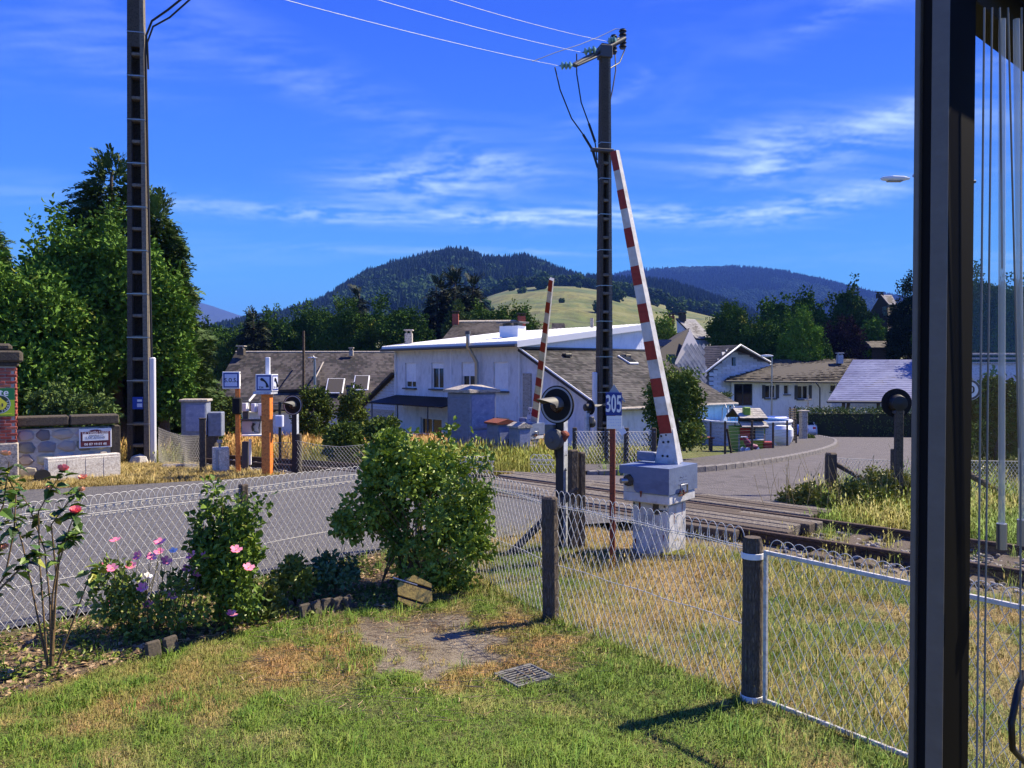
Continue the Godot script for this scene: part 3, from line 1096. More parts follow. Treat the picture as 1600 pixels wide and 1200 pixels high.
# ---------------------------------------------------------------- trees
func gx(u: float, d: float) -> Vector3:
	var x := (u - 800.0) / F * d
	return Vector3(x, hgt(x, -d), -d)
func hv(v: float, d: float, base: Vector3) -> float:   # height above the base of what shows at row v
	return EYE + (577.0 - v) / F * d - base.y

func make_trees():
	R.seed = 9
	var g1 := Color(0.05, 0.1, 0.02); var g2 := Color(0.075, 0.15, 0.028); var g3 := Color(0.125, 0.235, 0.035)
	# tall hedge of trees behind the stone wall, left
	var L := [
		["cypress", "tall dark cypress rising behind the concrete pole, tip highest of the left trees", 178, 248, 120, 28.0],
		["cypress", "slimmer dark cypress just right of the concrete pole", 246, 312, 72, 28.0],
		["cypress", "cypress branch tips reaching into the left edge of the picture", -75, 190, 96, 27.0],
	]
	for q in L:
		var b := gx(q[2], q[5])
		conifer(q[0], q[1], b, hv(q[3], q[5], b), q[4] / F * q[5], Color(0.03, 0.065, 0.018), Color(0.1, 0.17, 0.04), 13000, "spray", 1.05, 0.02, 0.6, "cypresses behind the stone wall")
	var Bt := [
		["hornbeam", "broad leafy hornbeam at the left edge behind the stone wall", 38, 405, 120, 24.0, 0.5],
		["hornbeam", "hornbeam with loose upper twigs between the left edge and the cypress", 105, 345, 78, 25.5, 1.0],
		["hornbeam", "sunlit hornbeam growing in front of the tall cypress", 185, 330, 70, 25.5, 0.8],
		["hornbeam", "hornbeam with a long side twig, right of the concrete pole", 252, 400, 40, 25.5, 0.3],
		["hornbeam", "low bushy young hornbeam right of the white conduit", 276, 500, 38, 28.5, 0.0],
	]
	for q in Bt:
		var b := gx(q[2], q[5])
		broad_tree(q[0], q[1], b, hv(q[3], q[5], b), q[4] / F * q[5], q[6], g2, g3, 58, 90, "near", 1.2, "trees behind the stone wall")
	# laurel behind the wall
	var lb := gx(115, 20.5)
	broad_tree("laurel", "glossy laurel shrub showing above the stone wall", lb, hv(598, 20.5, lb), 1.0, 0.2, Color(0.06, 0.11, 0.03), Color(0.14, 0.2, 0.06), 20, 34, "near", 0.9, "", "shrub")
	# trees in the middle distance: label, u, top v, half width px, distance, colours
	var mid := [
		["big leafy tree behind the left end of the slate roof", 335, 500, 40, 81.8, g1, g2],
		["dark tree left of the round maples behind the slate roof", 415, 482, 44, 87.1, g1, g2],
		["round green tree above the slate roof, left of the maples", 375, 505, 36, 79.2, g1, g2],
		["round maple, leftmost of the row above the slate roof", 485, 475, 44, 81.8, g1, g2],
		["round maple second in the row above the slate roof", 545, 468, 46, 79.2, g1, g2],
		["round maple beside the white house's left chimney", 605, 470, 46, 76.6, g1, g2],
		["round maple lowest and rightmost in the row, over the white roof", 645, 490, 30, 76.6, g1, g2],
		["leafy tree behind the brick chimney house, right of the dark spruces", 765, 468, 42, 72.0, g1, Color(0.09, 0.15, 0.03)],
		["leafy tree over the right end of the brick chimney house", 812, 480, 32, 74.0, g1, g2],
		["willow with pale drooping leaves in front of the dark spruces", 718, 478, 24, 68.0, Color(0.06, 0.1, 0.03), Color(0.1, 0.15, 0.05)],
		["light green tree between the white roof and the grey roofed house", 1036, 497, 26, 64.0, Color(0.12, 0.2, 0.03), Color(0.2, 0.28, 0.05)],
		["dark bushy tree above the white gable house", 1140, 478, 38, 84.0, g1, g2],
		["dark tree behind the long roofed house, right of the gable", 1190, 495, 44, 84.0, g1, g2],
		["large dark tree on the slope behind the bright green one", 1215, 470, 40, 100.0, g1, g2],
		["bright green tree standing over the long tiled roof", 1250, 486, 32, 80.0, Color(0.09, 0.17, 0.02), Color(0.17, 0.3, 0.04)],
		["dark tree on the skyline left of the round one", 1262, 462, 36, 104.0, g1, g2],
		["large round dense tree on the skyline", 1327, 444, 36, 104.0, g1, Color(0.06, 0.1, 0.03)],
		["small green tree under the stone house on the hill", 1367, 502, 20, 95.0, g2, g3],
		["purple leaved tree above the chimney of the long roofed house", 1315, 500, 34, 86.0, Color(0.03, 0.018, 0.022), Color(0.06, 0.035, 0.04)],
		["dark bush under the purple tree", 1275, 530, 26, 82.0, g1, g2],
		["tall dark tree at the window frame, right of the stone house", 1420, 440, 30, 88.0, Color(0.014, 0.026, 0.012), Color(0.03, 0.05, 0.02)],
		["tall leafy tree seen through the open window pane, left one", 1535, 415, 46, 70.0, g1, Color(0.08, 0.12, 0.04)],
		["tall leafy tree seen through the open window pane, right one", 1610, 425, 44, 66.0, g1, g2],
		["tall tree seen hidden mostly by the window frame", 1470, 430, 34, 80.0, g1, g2],
	]
	for q in mid:
		var b := gx(q[1], q[4])
		var h := hv(q[2], q[4], b)
		broad_tree("tree", q[0], b, h, q[3] / F * q[4], h * 0.12, q[5], q[6], 44, 70, "tree" if q[4] < 90.0 else "far", 1.25 if q[4] < 90.0 else 0.62, "trees beyond the houses")
	for q in [["tall dark spruce, left of three behind the white metal roof", 684, 435, 26, 80.0], ["tall dark spruce, middle of three behind the white metal roof", 712, 428, 30, 82.0], ["tall dark spruce, right of three behind the white metal roof", 738, 432, 26, 80.0], ["dark spruce poking above the row of maples", 560, 452, 14, 96.0], ["small dark spruce in the gap right of the meadow", 1136, 476, 10, 160.0], ["slim dark conifer at the left end of the maple row", 398, 490, 18, 76.0]]:
		var b := gx(q[1], q[4])
		conifer("spruce", q[0], b, hv(q[2], q[4], b), q[3] / F * q[4] * 1.1, Color(0.01, 0.022, 0.012), Color(0.025, 0.045, 0.02), 2200, "needle", 1.5, 0.1, 0.7, "dark spruces")
	# dark tree right of the barrier machine, in the garden beyond the road
	var b2 := gx(1056, 22.5)
	broad_tree("shrub", "dark leafy shrub behind the raised barrier, beside the lean-to roof", b2, hv(572, 22.5, b2), 0.78, 0.05, Color(0.05, 0.09, 0.02), Color(0.16, 0.22, 0.05), 34, 34, "near", 0.75, "", "shrub")
	# bushes in front of the slate roofed house
	for q in [["bushy shrub before the skylights of the slate roof", 492, 600, 26, 33.0], ["yellow green shrub right of the skylight, before the slate roof", 553, 606, 22, 31.0], ["low green shrub in the tall grass before the white house", 600, 655, 26, 24.0], ["shrub between the blue cabinet and the emergency sign", 352, 612, 18, 36.0], ["shrub on the grass in front of the left field", 540, 665, 24, 22.0]]:
		var b := gx(q[1], q[4])
		broad_tree("shrub", q[0], b, hv(q[2], q[4], b), q[3] / F * q[4], 0.0, Color(0.05, 0.09, 0.02), Color(0.15, 0.2, 0.04), 18, 40, "near", 0.9, "shrubs before the houses", "shrub")
	# clipped hedge across the far street
	hedge("clipped dark green hedge along the far street before the blue roof", at(1240, 681, 57.5), at(1460, 681, 55.0), 1.85, 1.1)
	hedge("low green hedge between the slate roof and the tall grass", at(336, 652, 36.0), at(376, 652, 36.0), 1.0, 1.0)
	hedge("bushy hedge left of the white house by the pool", at(1104, 650, 66.0), at(1140, 650, 66.0), 3.0, 1.5)
	# shrubs seen through the open pane
	for q in [["leafy shrub seen through the pane beside the speed sign", 1545, 585, 46, 20.0], ["leafy shrub seen through the pane at the right edge", 1612, 575, 50, 19.0], ["shaded shrub seen through the pane, low behind the mesh fence", 1560, 668, 60, 18.5]]:
		var b := gx(q[1], q[4])
		broad_tree("shrub", q[0], b, hv(q[2], q[4], b), q[3] / F * q[4], 0.0, Color(0.04, 0.08, 0.015), Color(0.13, 0.19, 0.04), 22, 46, "near", 0.75, "shrubs seen through the pane", "shrub")

func hedge(label, a: Vector3, b: Vector3, h: float, w: float):
	a.y = hgt(a.x, a.z); b.y = hgt(b.x, b.z)
	var t = thing("hedge", label, "hedge", a)
	var L := (b - a).length()
	var dir := (b - a) / L
	var sd := dir.cross(Vector3.UP)
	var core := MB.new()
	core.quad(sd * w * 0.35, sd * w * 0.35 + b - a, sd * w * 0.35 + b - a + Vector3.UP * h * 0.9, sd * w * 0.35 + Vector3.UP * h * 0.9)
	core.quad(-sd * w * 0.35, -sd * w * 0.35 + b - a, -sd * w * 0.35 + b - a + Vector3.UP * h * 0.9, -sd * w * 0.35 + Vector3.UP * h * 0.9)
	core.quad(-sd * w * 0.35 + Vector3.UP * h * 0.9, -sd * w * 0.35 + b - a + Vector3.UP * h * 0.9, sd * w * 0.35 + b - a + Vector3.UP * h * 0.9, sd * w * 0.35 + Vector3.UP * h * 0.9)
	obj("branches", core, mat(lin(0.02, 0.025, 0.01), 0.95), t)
	var pts := []
	for i in int(L * h * 42.0):
		var p := a + dir * R.randf() * L
		var f := R.randf()
		var n: Vector3
		if f < 0.42:
			p += Vector3.UP * (h + R.randf_range(-0.12, 0.12)) + sd * R.randf_range(-0.5, 0.5) * w; n = Vector3.UP
		else:
			var sg := 1.0 if R.randf() < 0.3 else -1.0
			p += Vector3.UP * R.randf() * h + sd * sg * w * R.randf_range(0.4, 0.54); n = sd * sg
		pts.append([p, n, i % 40])
	place_leaves("leaves", t, pts, LEAF.near, M.leaf, Color(0.03, 0.06, 0.012), Color(0.1, 0.16, 0.03), 0.7, 1.2)

# ---------------------------------------------------------------- grass
func tuft(blades: int, h: float, spread: float, w: float, seed_: int, lean := 0.5, heads := 0.0) -> ArrayMesh:
	var r := RandomNumberGenerator.new(); r.seed = seed_
	var m := MB.new()
	for i in blades:
		var a := r.randf() * TAU
		var b := Vector3(cos(a), 0, sin(a)) * spread * sqrt(r.randf())
		var a2 := r.randf() * TAU
		var d := Vector3(cos(a2), 0, sin(a2)) * lean * r.randf_range(0.3, 1.3)
		var H := h * r.randf_range(0.55, 1.25)
		var sd := Vector3(-d.z, 0, d.x).normalized() * w * 0.5
		var p1 := b + (Vector3.UP * 0.6 + d * 0.35) * H
		var p2 := b + (Vector3.UP * (1.0 - 0.25 * lean) + d) * H
		var nn := (Vector3.UP + rand_unit(r) * 0.5).normalized()
		var g := r.randf_range(0.65, 1.3)
		m.col = Color(g, g, g)
		m.tri(b - sd, b + sd, p1 + sd * 0.75, nn, nn, nn); m.tri(b - sd, p1 + sd * 0.75, p1 - sd * 0.75, nn, nn, nn)
		m.tri(p1 - sd * 0.75, p1 + sd * 0.75, p2, nn, nn, nn)
		if r.randf() < heads:
			m.col = Color(g * 1.5, g * 1.2, g * 0.9)
			var q := sd.normalized() * w * 1.6
			m.tri(p2, p2 + q + Vector3.UP * h * 0.08, p2 + Vector3.UP * h * 0.2, nn, nn, nn)
			m.tri(p2, p2 - q + Vector3.UP * h * 0.08, p2 + Vector3.UP * h * 0.2, nn, nn, nn)
	return m.done()

func rand_unit(r) -> Vector3:
	return Vector3(r.randfn(), r.randfn(), r.randfn()).normalized()

func scatter(called: String, label: String, meshes: Array, n: int, x0: float, x1: float, d0: float, d1: float, pick: Callable, m = null):
	# pick(p) -> null or [scale, colour]
	var sets := []
	for k in meshes.size(): sets.append([[], []])
	for i in n:
		var p := Vector2(R.randf_range(x0, x1), R.randf_range(d0, d1))
		if absf(p.x) > p.y * 0.72 + 0.6: continue
		var q = pick.call(p)
		if q == null: continue
		var k := R.randi() % meshes.size()
		var s: float = q[0]
		sets[k][0].append(Transform3D(Basis(Vector3.UP, R.randf() * TAU).scaled(Vector3(s, s * R.randf_range(0.8, 1.2), s)), Vector3(p.x, hgt(p.x, -p.y) - 0.01, -p.y)))
		sets[k][1].append(q[1])
	for k in meshes.size():
		if sets[k][0].size():
			var o = multi(called, meshes[k], M.grass if m == null else m, sets[k][0], sets[k][1])
			if label: o.set_meta("label", label); o.set_meta("category", "grass")

func make_grass():
	R.seed = 21
	var green := Color(0.15, 0.27, 0.02); var lush := Color(0.08, 0.2, 0.02); var straw := Color(0.42, 0.33, 0.14); var olive := Color(0.2, 0.22, 0.05)
	var short := [tuft(14, 0.042, 0.05, 0.0042, 1, 1.3), tuft(14, 0.034, 0.05, 0.004, 2, 1.7), tuft(12, 0.06, 0.045, 0.0045, 3, 1.0)]
	var pad_edge := func(p: Vector2) -> float: return clampf(NZ.get_noise_2d(p.x * 160.0, p.y * 160.0) * 2.0, -1, 1)
	scatter("lawn_grass", "short mown lawn grass, partly scorched, in the garden", short, 110000, -7.0, 2.9, 3.6, 11.0, func(p):
		if (p - GRATE).length() < 0.21: return null
		var z := zone(p)
		if z != 0:
			if not lawn_side(p): return null
			if z == 2 and (R.randf() > 0.3 or NZ.get_noise_2d(p.x * 130.0, p.y * 130.0) < 0.08 + 0.25 * smoothstep(1.0, 0.5, ((p - Vector2(-0.75, 6.75)) / Vector2(1.0, 0.75)).length())): return null
			if z == 1 and R.randf() > 0.05: return null
			if z > 2: return null
		var nb := NZ2.get_noise_2d(p.x * 14.0, p.y * 14.0)
		var nz := NZ.get_noise_2d(p.x * 75.0, p.y * 75.0)
		# scorched ring round the concrete patch
		var pc = (p - Vector2(-0.75, 6.75)) / Vector2(1.35, 1.0)
		var ring := smoothstep(1.25, 0.75, pc.length())
		var dry := clampf(0.13 + nb * 0.6 + nz * 1.0 + ring * 0.5, 0, 1)
		if R.randf() < dry * 0.35: return null
		var gg: Color = lush.lerp(green, R.randf()).lerp(olive, R.randf() * 0.5)
		var c := gg.lerp(straw.lerp(Color(0.42, 0.23, 0.09), clampf(ring + nb, 0, 0.8)), clampf(dry * 1.0 + R.randf_range(-0.35, 0.25), 0, 1))
		return [R.randf_range(0.6, 1.15) * (1.35 if nz < -0.3 else 1.0), c])
	# lusher strips at the foot of the fences and along the bed
	var longer := [tuft(10, 0.14, 0.06, 0.006, 5, 0.6), tuft(9, 0.2, 0.05, 0.006, 6, 0.7)]
	scatter("long_grass", "longer grass along the foot of the garden fences", longer, 14000, -7.0, 3.6, 3.6, 11.5, func(p):
		var e = (p - Vector2(0.37, 7.62)).dot(Vector2(-0.811, -0.584))
		var z := zone(p)
		if z == 7 or z == 2: return null
		if absf(e) > 0.22 * R.randf() + 0.05: return null
		return [R.randf_range(0.4, 1.0), lush.lerp(straw, R.randf() * 0.8)])
	# dry grass round the machine
	var dryt := [tuft(14, 0.06, 0.07, 0.004, 8, 1.2), tuft(14, 0.09, 0.07, 0.004, 9, 0.9), tuft(13, 0.045, 0.06, 0.0045, 10, 1.4)]
	scatter("dry_grass", "scorched grass round the barrier machine", dryt, 80000, -1.6, 9.5, 4.0, 13.5, func(p):
		if zone(p) != 3: return null
		var nb := NZ2.get_noise_2d(p.x * 14.0, p.y * 14.0)
		var nz := NZ.get_noise_2d(p.x * 60.0, p.y * 60.0)
		var gn := clampf(0.42 + nb * 1.4 + nz * 0.8 + (0.25 if p.y < 7.5 else 0.0), 0, 1)
		if R.randf() > 0.45 + gn * 0.5: return null
		var c := straw.lerp(Color(0.48, 0.28, 0.12), R.randf() * 0.7).lerp(olive.lerp(lush, R.randf()), clampf(gn * 1.25 + R.randf_range(-0.3, 0.3), 0, 1))
		return [R.randf_range(0.6, 1.2), c])
	scatter("dry_stalks", "taller dry grass stalks behind the right garden fence", [tuft(9, 0.26, 0.09, 0.004, 60, 0.6, 0.4), tuft(8, 0.34, 0.08, 0.004, 61, 0.7, 0.5)], 9000, -1.4, 9.0, 4.2, 12.8, func(p):
		if zone(p) != 3 or R.randf() > 0.35 + NZ2.get_noise_2d(p.x * 24.0, p.y * 24.0) * 1.5: return null
		return [R.randf_range(0.4, 1.0), straw.lerp(Color(0.24, 0.26, 0.06), R.randf())])
	# track side weeds
	var weed := [tuft(12, 0.3, 0.12, 0.008, 12, 0.6, 0.2), tuft(10, 0.22, 0.1, 0.01, 13, 0.8)]
	scatter("track_grass", "green and yellow grass growing beside the rails", weed, 30000, 2.0, 14.0, 7.5, 18.5, func(p):
		var n = (p - TO).dot(TN); var t = (p - TO).dot(TD)
		if t > 0.3 and n < 2.2: return null
		if inside(p, P_FAR) or inside(p, P_NEAR): return null
		if n < -0.5: return null
		var between = n < 1.05
		if between and (R.randf() > 0.22 or NZ.get_noise_2d(p.x * 70.0, p.y * 70.0) < 0.02): return null
		if n > 1.0 and n < 1.3: return null
		if t > 0.2 and R.randf() > 0.5: return null
		var c := Color(0.14, 0.24, 0.028).lerp(Color(0.32, 0.29, 0.08), clampf(0.25 + NZ2.get_noise_2d(p.x * 20, p.y * 20) * 1.4 + R.randf_range(-0.3, 0.3), 0, 1))
		return [R.randf_range(0.4, 0.8) if between else R.randf_range(0.55, 1.25), c])
	# left verge, cropped and dry, and weeds at the foot of things
	scatter("verge_grass", "dry cropped grass of the verge before the stone wall", [tuft(10, 0.08, 0.08, 0.007, 14, 0.9), tuft(9, 0.12, 0.08, 0.007, 15, 0.8)], 40000, -15.0, 0.0, 13.5, 22.0, func(p):
		var z := zone(p)
		if z != 4 and z != 6: return null
		if p.y > (22.5 if p.x < -6.8 else 20.8) + 0.3 * sin(p.x * 2.0): return null
		var c := straw.lerp(Color(0.5, 0.33, 0.12), R.randf() * 0.6).lerp(olive, R.randf() * 0.45)
		return [R.randf_range(0.7, 1.4), c])
	# tall field grass
	var tall := [tuft(22, 0.5, 0.3, 0.008, 16, 0.45, 0.35), tuft(20, 0.62, 0.3, 0.008, 17, 0.45, 0.4), tuft(20, 0.38, 0.32, 0.01, 18, 0.6, 0.1)]
	scatter("field_grass", "tall ripening meadow grass before the white house", tall, 24000, -16.0, 3.0, 18.6, 34.0, func(p):
		if zone(p) == 7: return null
		var n = (p - TO).dot(TN)
		if n > -1.0 and n < 2.0: return null
		if p.x > 1.2 or (p.x < -7.0 and p.y < 22.3): return null
		if n < 0.0 and p.y < 20.6: return null
		var f := smoothstep(21.0, 27.0, p.y + NZ.get_noise_2d(p.x * 12, p.y * 12) * 4.0)
		var c := Color(0.16, 0.22, 0.035).lerp(Color(0.26, 0.26, 0.06), R.randf()).lerp(Color(0.5, 0.3, 0.13), clampf(f + R.randf_range(-0.3, 0.15), 0, 1))
		return [R.randf_range(0.6, 1.15) * (0.8 if p.y < 21.0 else 1.0), c])
	scatter("field_grass", "tall grass behind the far road, around the small cabinets", tall, 7000, -1.8, 14.0, 17.5, 40.0, func(p):
		if zone(p) == 7: return null
		if p.x > 4.2: return null
		var n = (p - TO).dot(TN)
		if n < 3.0: return null
		if p.y > 24.5 + p.x * 1.2: return null
		var c := Color(0.12, 0.19, 0.03).lerp(Color(0.3, 0.28, 0.08), R.randf())
		return [R.randf_range(0.5, 0.95), c])
	# weeds and seedlings in the bed, broad leaves and coarse clumps in the lawn
	var wx := [[], []]; var wc := [[], []]
	for i in 9000:
		var p := Vector2(R.randf_range(-6.5, 2.6), R.randf_range(4.3, 10.6))
		var z := zone(p)
		var kk := 0
		var sc := 0.0
		if z == 1 and NZ.get_noise_2d(p.x * 50.0, p.y * 50.0) > -0.2: sc = R.randf_range(0.3, 0.9)
		elif z == 0 and R.randf() < 0.12: sc = R.randf_range(0.2, 0.38)
		if sc == 0.0: continue
		wx[i % 2].append(Transform3D(Basis(Vector3.UP, R.randf() * TAU).scaled(Vector3(sc, sc * 0.7, sc)), Vector3(p.x, hgt(p.x, -p.y) + 0.02 * sc, -p.y)))
		wc[i % 2].append(Color(0.07, 0.13, 0.02).lerp(Color(0.24, 0.27, 0.05), R.randf()))
	for k in 2: multi("small_weeds", LEAF.bush[k], M.leaf, wx[k], wc[k])
	var clump := [tuft(16, 0.12, 0.07, 0.006, 50, 0.9), tuft(14, 0.16, 0.06, 0.0065, 51, 0.8)]
	scatter("grass_clumps", "coarse darker grass clumps in the lawn", clump, 5200, -6.0, 2.8, 3.8, 10.5, func(p):
		if (p - GRATE).length() < 0.3: return null
		var z := zone(p)
		if z != 0 and z != 1: return null
		if NZ2.get_noise_2d(p.x * 30.0, p.y * 30.0) < (0.12 if z == 0 else -0.1): return null
		return [R.randf_range(0.45, 0.95), Color(0.07, 0.18, 0.02).lerp(Color(0.2, 0.28, 0.04), R.randf())])
	# leaf litter and straw on the flower bed and the concrete patch
	var litter := MB.new()
	litter.flat(Vector3(-0.5, 0, 0), Vector3(0, 0.12, 0.35), Vector3(0.5, 0.03, 0)); litter.flat(Vector3(-0.5, 0, 0), Vector3(0.5, 0.03, 0), Vector3(0, 0.1, -0.35))
	var straws := MB.new()
	straws.tube([Vector3(-0.5, 0, 0), Vector3(0.1, 0.03, 0.05), Vector3(0.5, 0.01, 0)], 0.022, 3)
	var xs := []; var cs := []; var xs2 := []; var cs2 := []
	for i in 26000:
		var p := Vector2(R.randf_range(-7, 1.2), R.randf_range(5.0, 10.8))
		var z := zone(p)
		if z == 1 and R.randf() < 0.75:
			var s := R.randf_range(0.02, 0.07)
			xs.append(Transform3D(Basis.from_euler(Vector3(R.randf_range(-0.6, 0.6), R.randf() * TAU, R.randf_range(-0.6, 0.6))).scaled(Vector3(s, s, s)), Vector3(p.x, hgt(p.x, -p.y) + R.randf_range(0.004, 0.03), -p.y)))
			cs.append(Color(0.16, 0.1, 0.05).lerp(Color(0.5, 0.36, 0.2), R.randf()))
		elif z == 2 and R.randf() < 0.14 + 0.5 * smoothstep(6.7, 7.4, p.y) or z == 1 or (z == 0 and R.randf() < 0.25 and (p - Vector2(-0.75, 6.9)).length() < 1.6):
			var s := R.randf_range(0.05, 0.16)
			xs2.append(Transform3D(Basis.from_euler(Vector3(R.randf_range(-0.1, 0.1), R.randfn() * 1.1 + 0.4, R.randf_range(-0.08, 0.08))).scaled(Vector3(s, s, s * 0.6)), Vector3(p.x, hgt(p.x, -p.y) + R.randf_range(0.02, 0.035), -p.y)))
			cs2.append(Color(0.3, 0.2, 0.1).lerp(Color(0.62, 0.46, 0.26), R.randf()))
	multi("leaf_litter", litter.done(), M.petal, xs, cs)
	multi("dead_straw", straws.done(), M.petal, xs2, cs2)

# ---------------------------------------------------------------- houses
func wall(parent, origin: Vector3, right: Vector3, W: float, H: float, ops: Array, m, depth := 0.22, called := "wall"):
	var out := right.cross(Vector3.UP)
	var xs := [0.0, W]; var ys := [0.0, H]
	for o in ops:
		for x in [o[0], o[2]]:
			if not xs.has(x): xs.append(x)
		for y in [o[1], o[3]]:
			if not ys.has(y): ys.append(y)
	xs.sort(); ys.sort()
	var b := MB.new()
	for i in xs.size() - 1:
		for j in ys.size() - 1:
			var cx: float = (xs[i] + xs[i + 1]) / 2; var cy: float = (ys[j] + ys[j + 1]) / 2
			var hole := false
			for o in ops:
				if cx > o[0] and cx < o[2] and cy > o[1] and cy < o[3]: hole = true
			if hole: continue
			var p := func(x, y): return origin + right * x + Vector3.UP * y
			b.quad(p.call(xs[i], ys[j]), p.call(xs[i], ys[j + 1]), p.call(xs[i + 1], ys[j + 1]), p.call(xs[i + 1], ys[j]))
	for o in ops:
		var c := [origin + right * o[0] + Vector3.UP * o[1], origin + right * o[2] + Vector3.UP * o[1], origin + right * o[2] + Vector3.UP * o[3], origin + right * o[0] + Vector3.UP * o[3]]
		for k in 4: b.quad(c[k], c[(k + 1) % 4], c[(k + 1) % 4] - out * depth, c[k] - out * depth)
	# the far side, so that the wall has thickness
	var q := origin - out * 0.3
	b.quad(q, q + right * W, q + right * W + Vector3.UP * H, q + Vector3.UP * H)
	return obj(called, b, m, parent)

func window(parent, origin: Vector3, right: Vector3, o: Array, style := "casement", sill := true, framec = null):
	var out := right.cross(Vector3.UP)
	var fm = M.white if framec == null else framec
	var w: float = o[2] - o[0]; var h: float = o[3] - o[1]
	var bs := Basis(right, Vector3.UP, out)
	var c = origin + right * (o[0] + o[2]) / 2 + Vector3.UP * (o[1] + o[3]) / 2
	var fr := MB.new()
	var f := 0.07
	fr.box(c - out * 0.14 + right * (w / 2 - f / 2), Vector3(f, h, 0.06), bs)
	fr.box(c - out * 0.14 - right * (w / 2 - f / 2), Vector3(f, h, 0.06), bs)
	fr.box(c - out * 0.14 + Vector3.UP * (h / 2 - f / 2), Vector3(w - 2 * f, f, 0.058), bs)
	fr.box(c - out * 0.14 - Vector3.UP * (h / 2 - f / 2), Vector3(w - 2 * f, f, 0.058), bs)
	if style != "shutter" and w > 0.7:
		fr.box(c - out * 0.14, Vector3(f, h - 2 * f, 0.055), bs)
	var wn = obj("window", fr, fm, parent)
	obj("pane", bxm(Vector3(w - f, h - f, 0.02), c - out * 0.16, 0.0, bs), M.glass, wn)
	var drop: float = {"shutter": 1.0, "half": 0.5, "low": 0.75, "top": 0.22}.get(style, 0.0)
	if drop > 0:
		var sb := MB.new()
		var rows := maxi(3, int(h * drop / 0.06))
		for i in rows:
			sb.box(c - out * 0.09 + Vector3.UP * (h / 2 - h * drop * (i + 0.5) / rows), Vector3(w - 0.02, h * drop / rows * 0.9, 0.018), bs)
		obj("roller_shutter", sb, M.wall2, wn)
	if sill:
		obj("sill", bxm(Vector3(w + 0.2, 0.09, 0.3), c - Vector3.UP * (h / 2 + 0.045) + out * 0.02, 0.01, bs), M.dgrey if style != "casement2" else M.white, wn)
	return wn

func roof(parent, a: Vector3, b: Vector3, c: Vector3, d: Vector3, rows: int, cols: int, c1: Color, c2: Color, thick := 0.14, lift := 0.03, jitter := 0.35, called := "slates", tm = null):
	var n := (b - a).cross(d - a).normalized()
	if n.y < 0: n = -n
	var sl := MB.new()
	var q := [a, b, c, d]
	for k in 4:
		sl.quad(q[k], q[(k + 1) % 4], q[(k + 1) % 4] - n * thick, q[k] - n * thick)
	sl.quad(a, b, c, d); sl.quad(a - n * thick, b - n * thick, c - n * thick, d - n * thick)
	var o = obj("roof", sl, M.slatebase, parent)
	var m := MB.new()
	for i in rows:
		var t0 := float(i) / rows; var t1 := float(i + 1.12) / rows
		var off := 0.5 * (i % 2)
		for j in range(-1, cols + 1):
			var s0 := clampf((j + off) / cols, 0, 1); var s1 := clampf((j + off + 1) / cols, 0, 1)
			if s1 - s0 < 0.001: continue
			t1 = minf(t1, 1.0)
			var g := R.randf_range(-jitter, jitter)
			var p := NZ2.get_noise_2d(i * 6.0 + a.x, j * 3.0)
			m.col = c1.lerp(c2, clampf(0.5 + g + p, 0, 1))
			var up := n * (lift + R.randf_range(-0.3, 0.3) * lift)
			var e0 := a.lerp(b, s0).lerp(d.lerp(c, s0), t0); var e1 := a.lerp(b, s1).lerp(d.lerp(c, s1), t0)
			var r0 := a.lerp(b, s0).lerp(d.lerp(c, s0), t1); var r1 := a.lerp(b, s1).lerp(d.lerp(c, s1), t1)
			m.quad(e0 + up, r0 + n * 0.006, r1 + n * 0.006, e1 + up)
			m.quad(e0 + up, e1 + up, e1 + n * 0.002, e0 + n * 0.002)
	obj(called, m, M.tiles if tm == null else tm, o, "stuff")
	return o

func chimney(parent, p: Vector3, s: Vector3, m, capm, turn := 0.0):
	var bs := Basis(Vector3.UP, turn)
	var ch = obj("chimney", bxm(s, p + Vector3.UP * s.y / 2, 0.0, bs), m, parent)
	obj("chimney_cap", bxm(Vector3(s.x * 1.25, 0.08, s.z * 1.25), p + Vector3.UP * (s.y + 0.2), 0.01, bs), capm, ch)
	for sx in [-0.3, 0.3]:
		obj("chimney_pot", bxm(Vector3(s.x * 0.22, 0.16, s.z * 0.6), p + Vector3.UP * (s.y + 0.08) + bs * Vector3(sx * s.x, 0, 0), 0.0, bs), capm, ch)
	return ch

func flat_at(u: float, v: float, y: float) -> Vector3:
	# where the sight line meets a level y
	var p := at(u, v, 1.0) - Vector3(0, EYE, 0)
	return Vector3(0, EYE, 0) + p * ((y - EYE) / p.y)

func gutter(parent, a: Vector3, b: Vector3, m, r := 0.07):
	part_tube("gutter", parent, [a, b], r, m, 6)

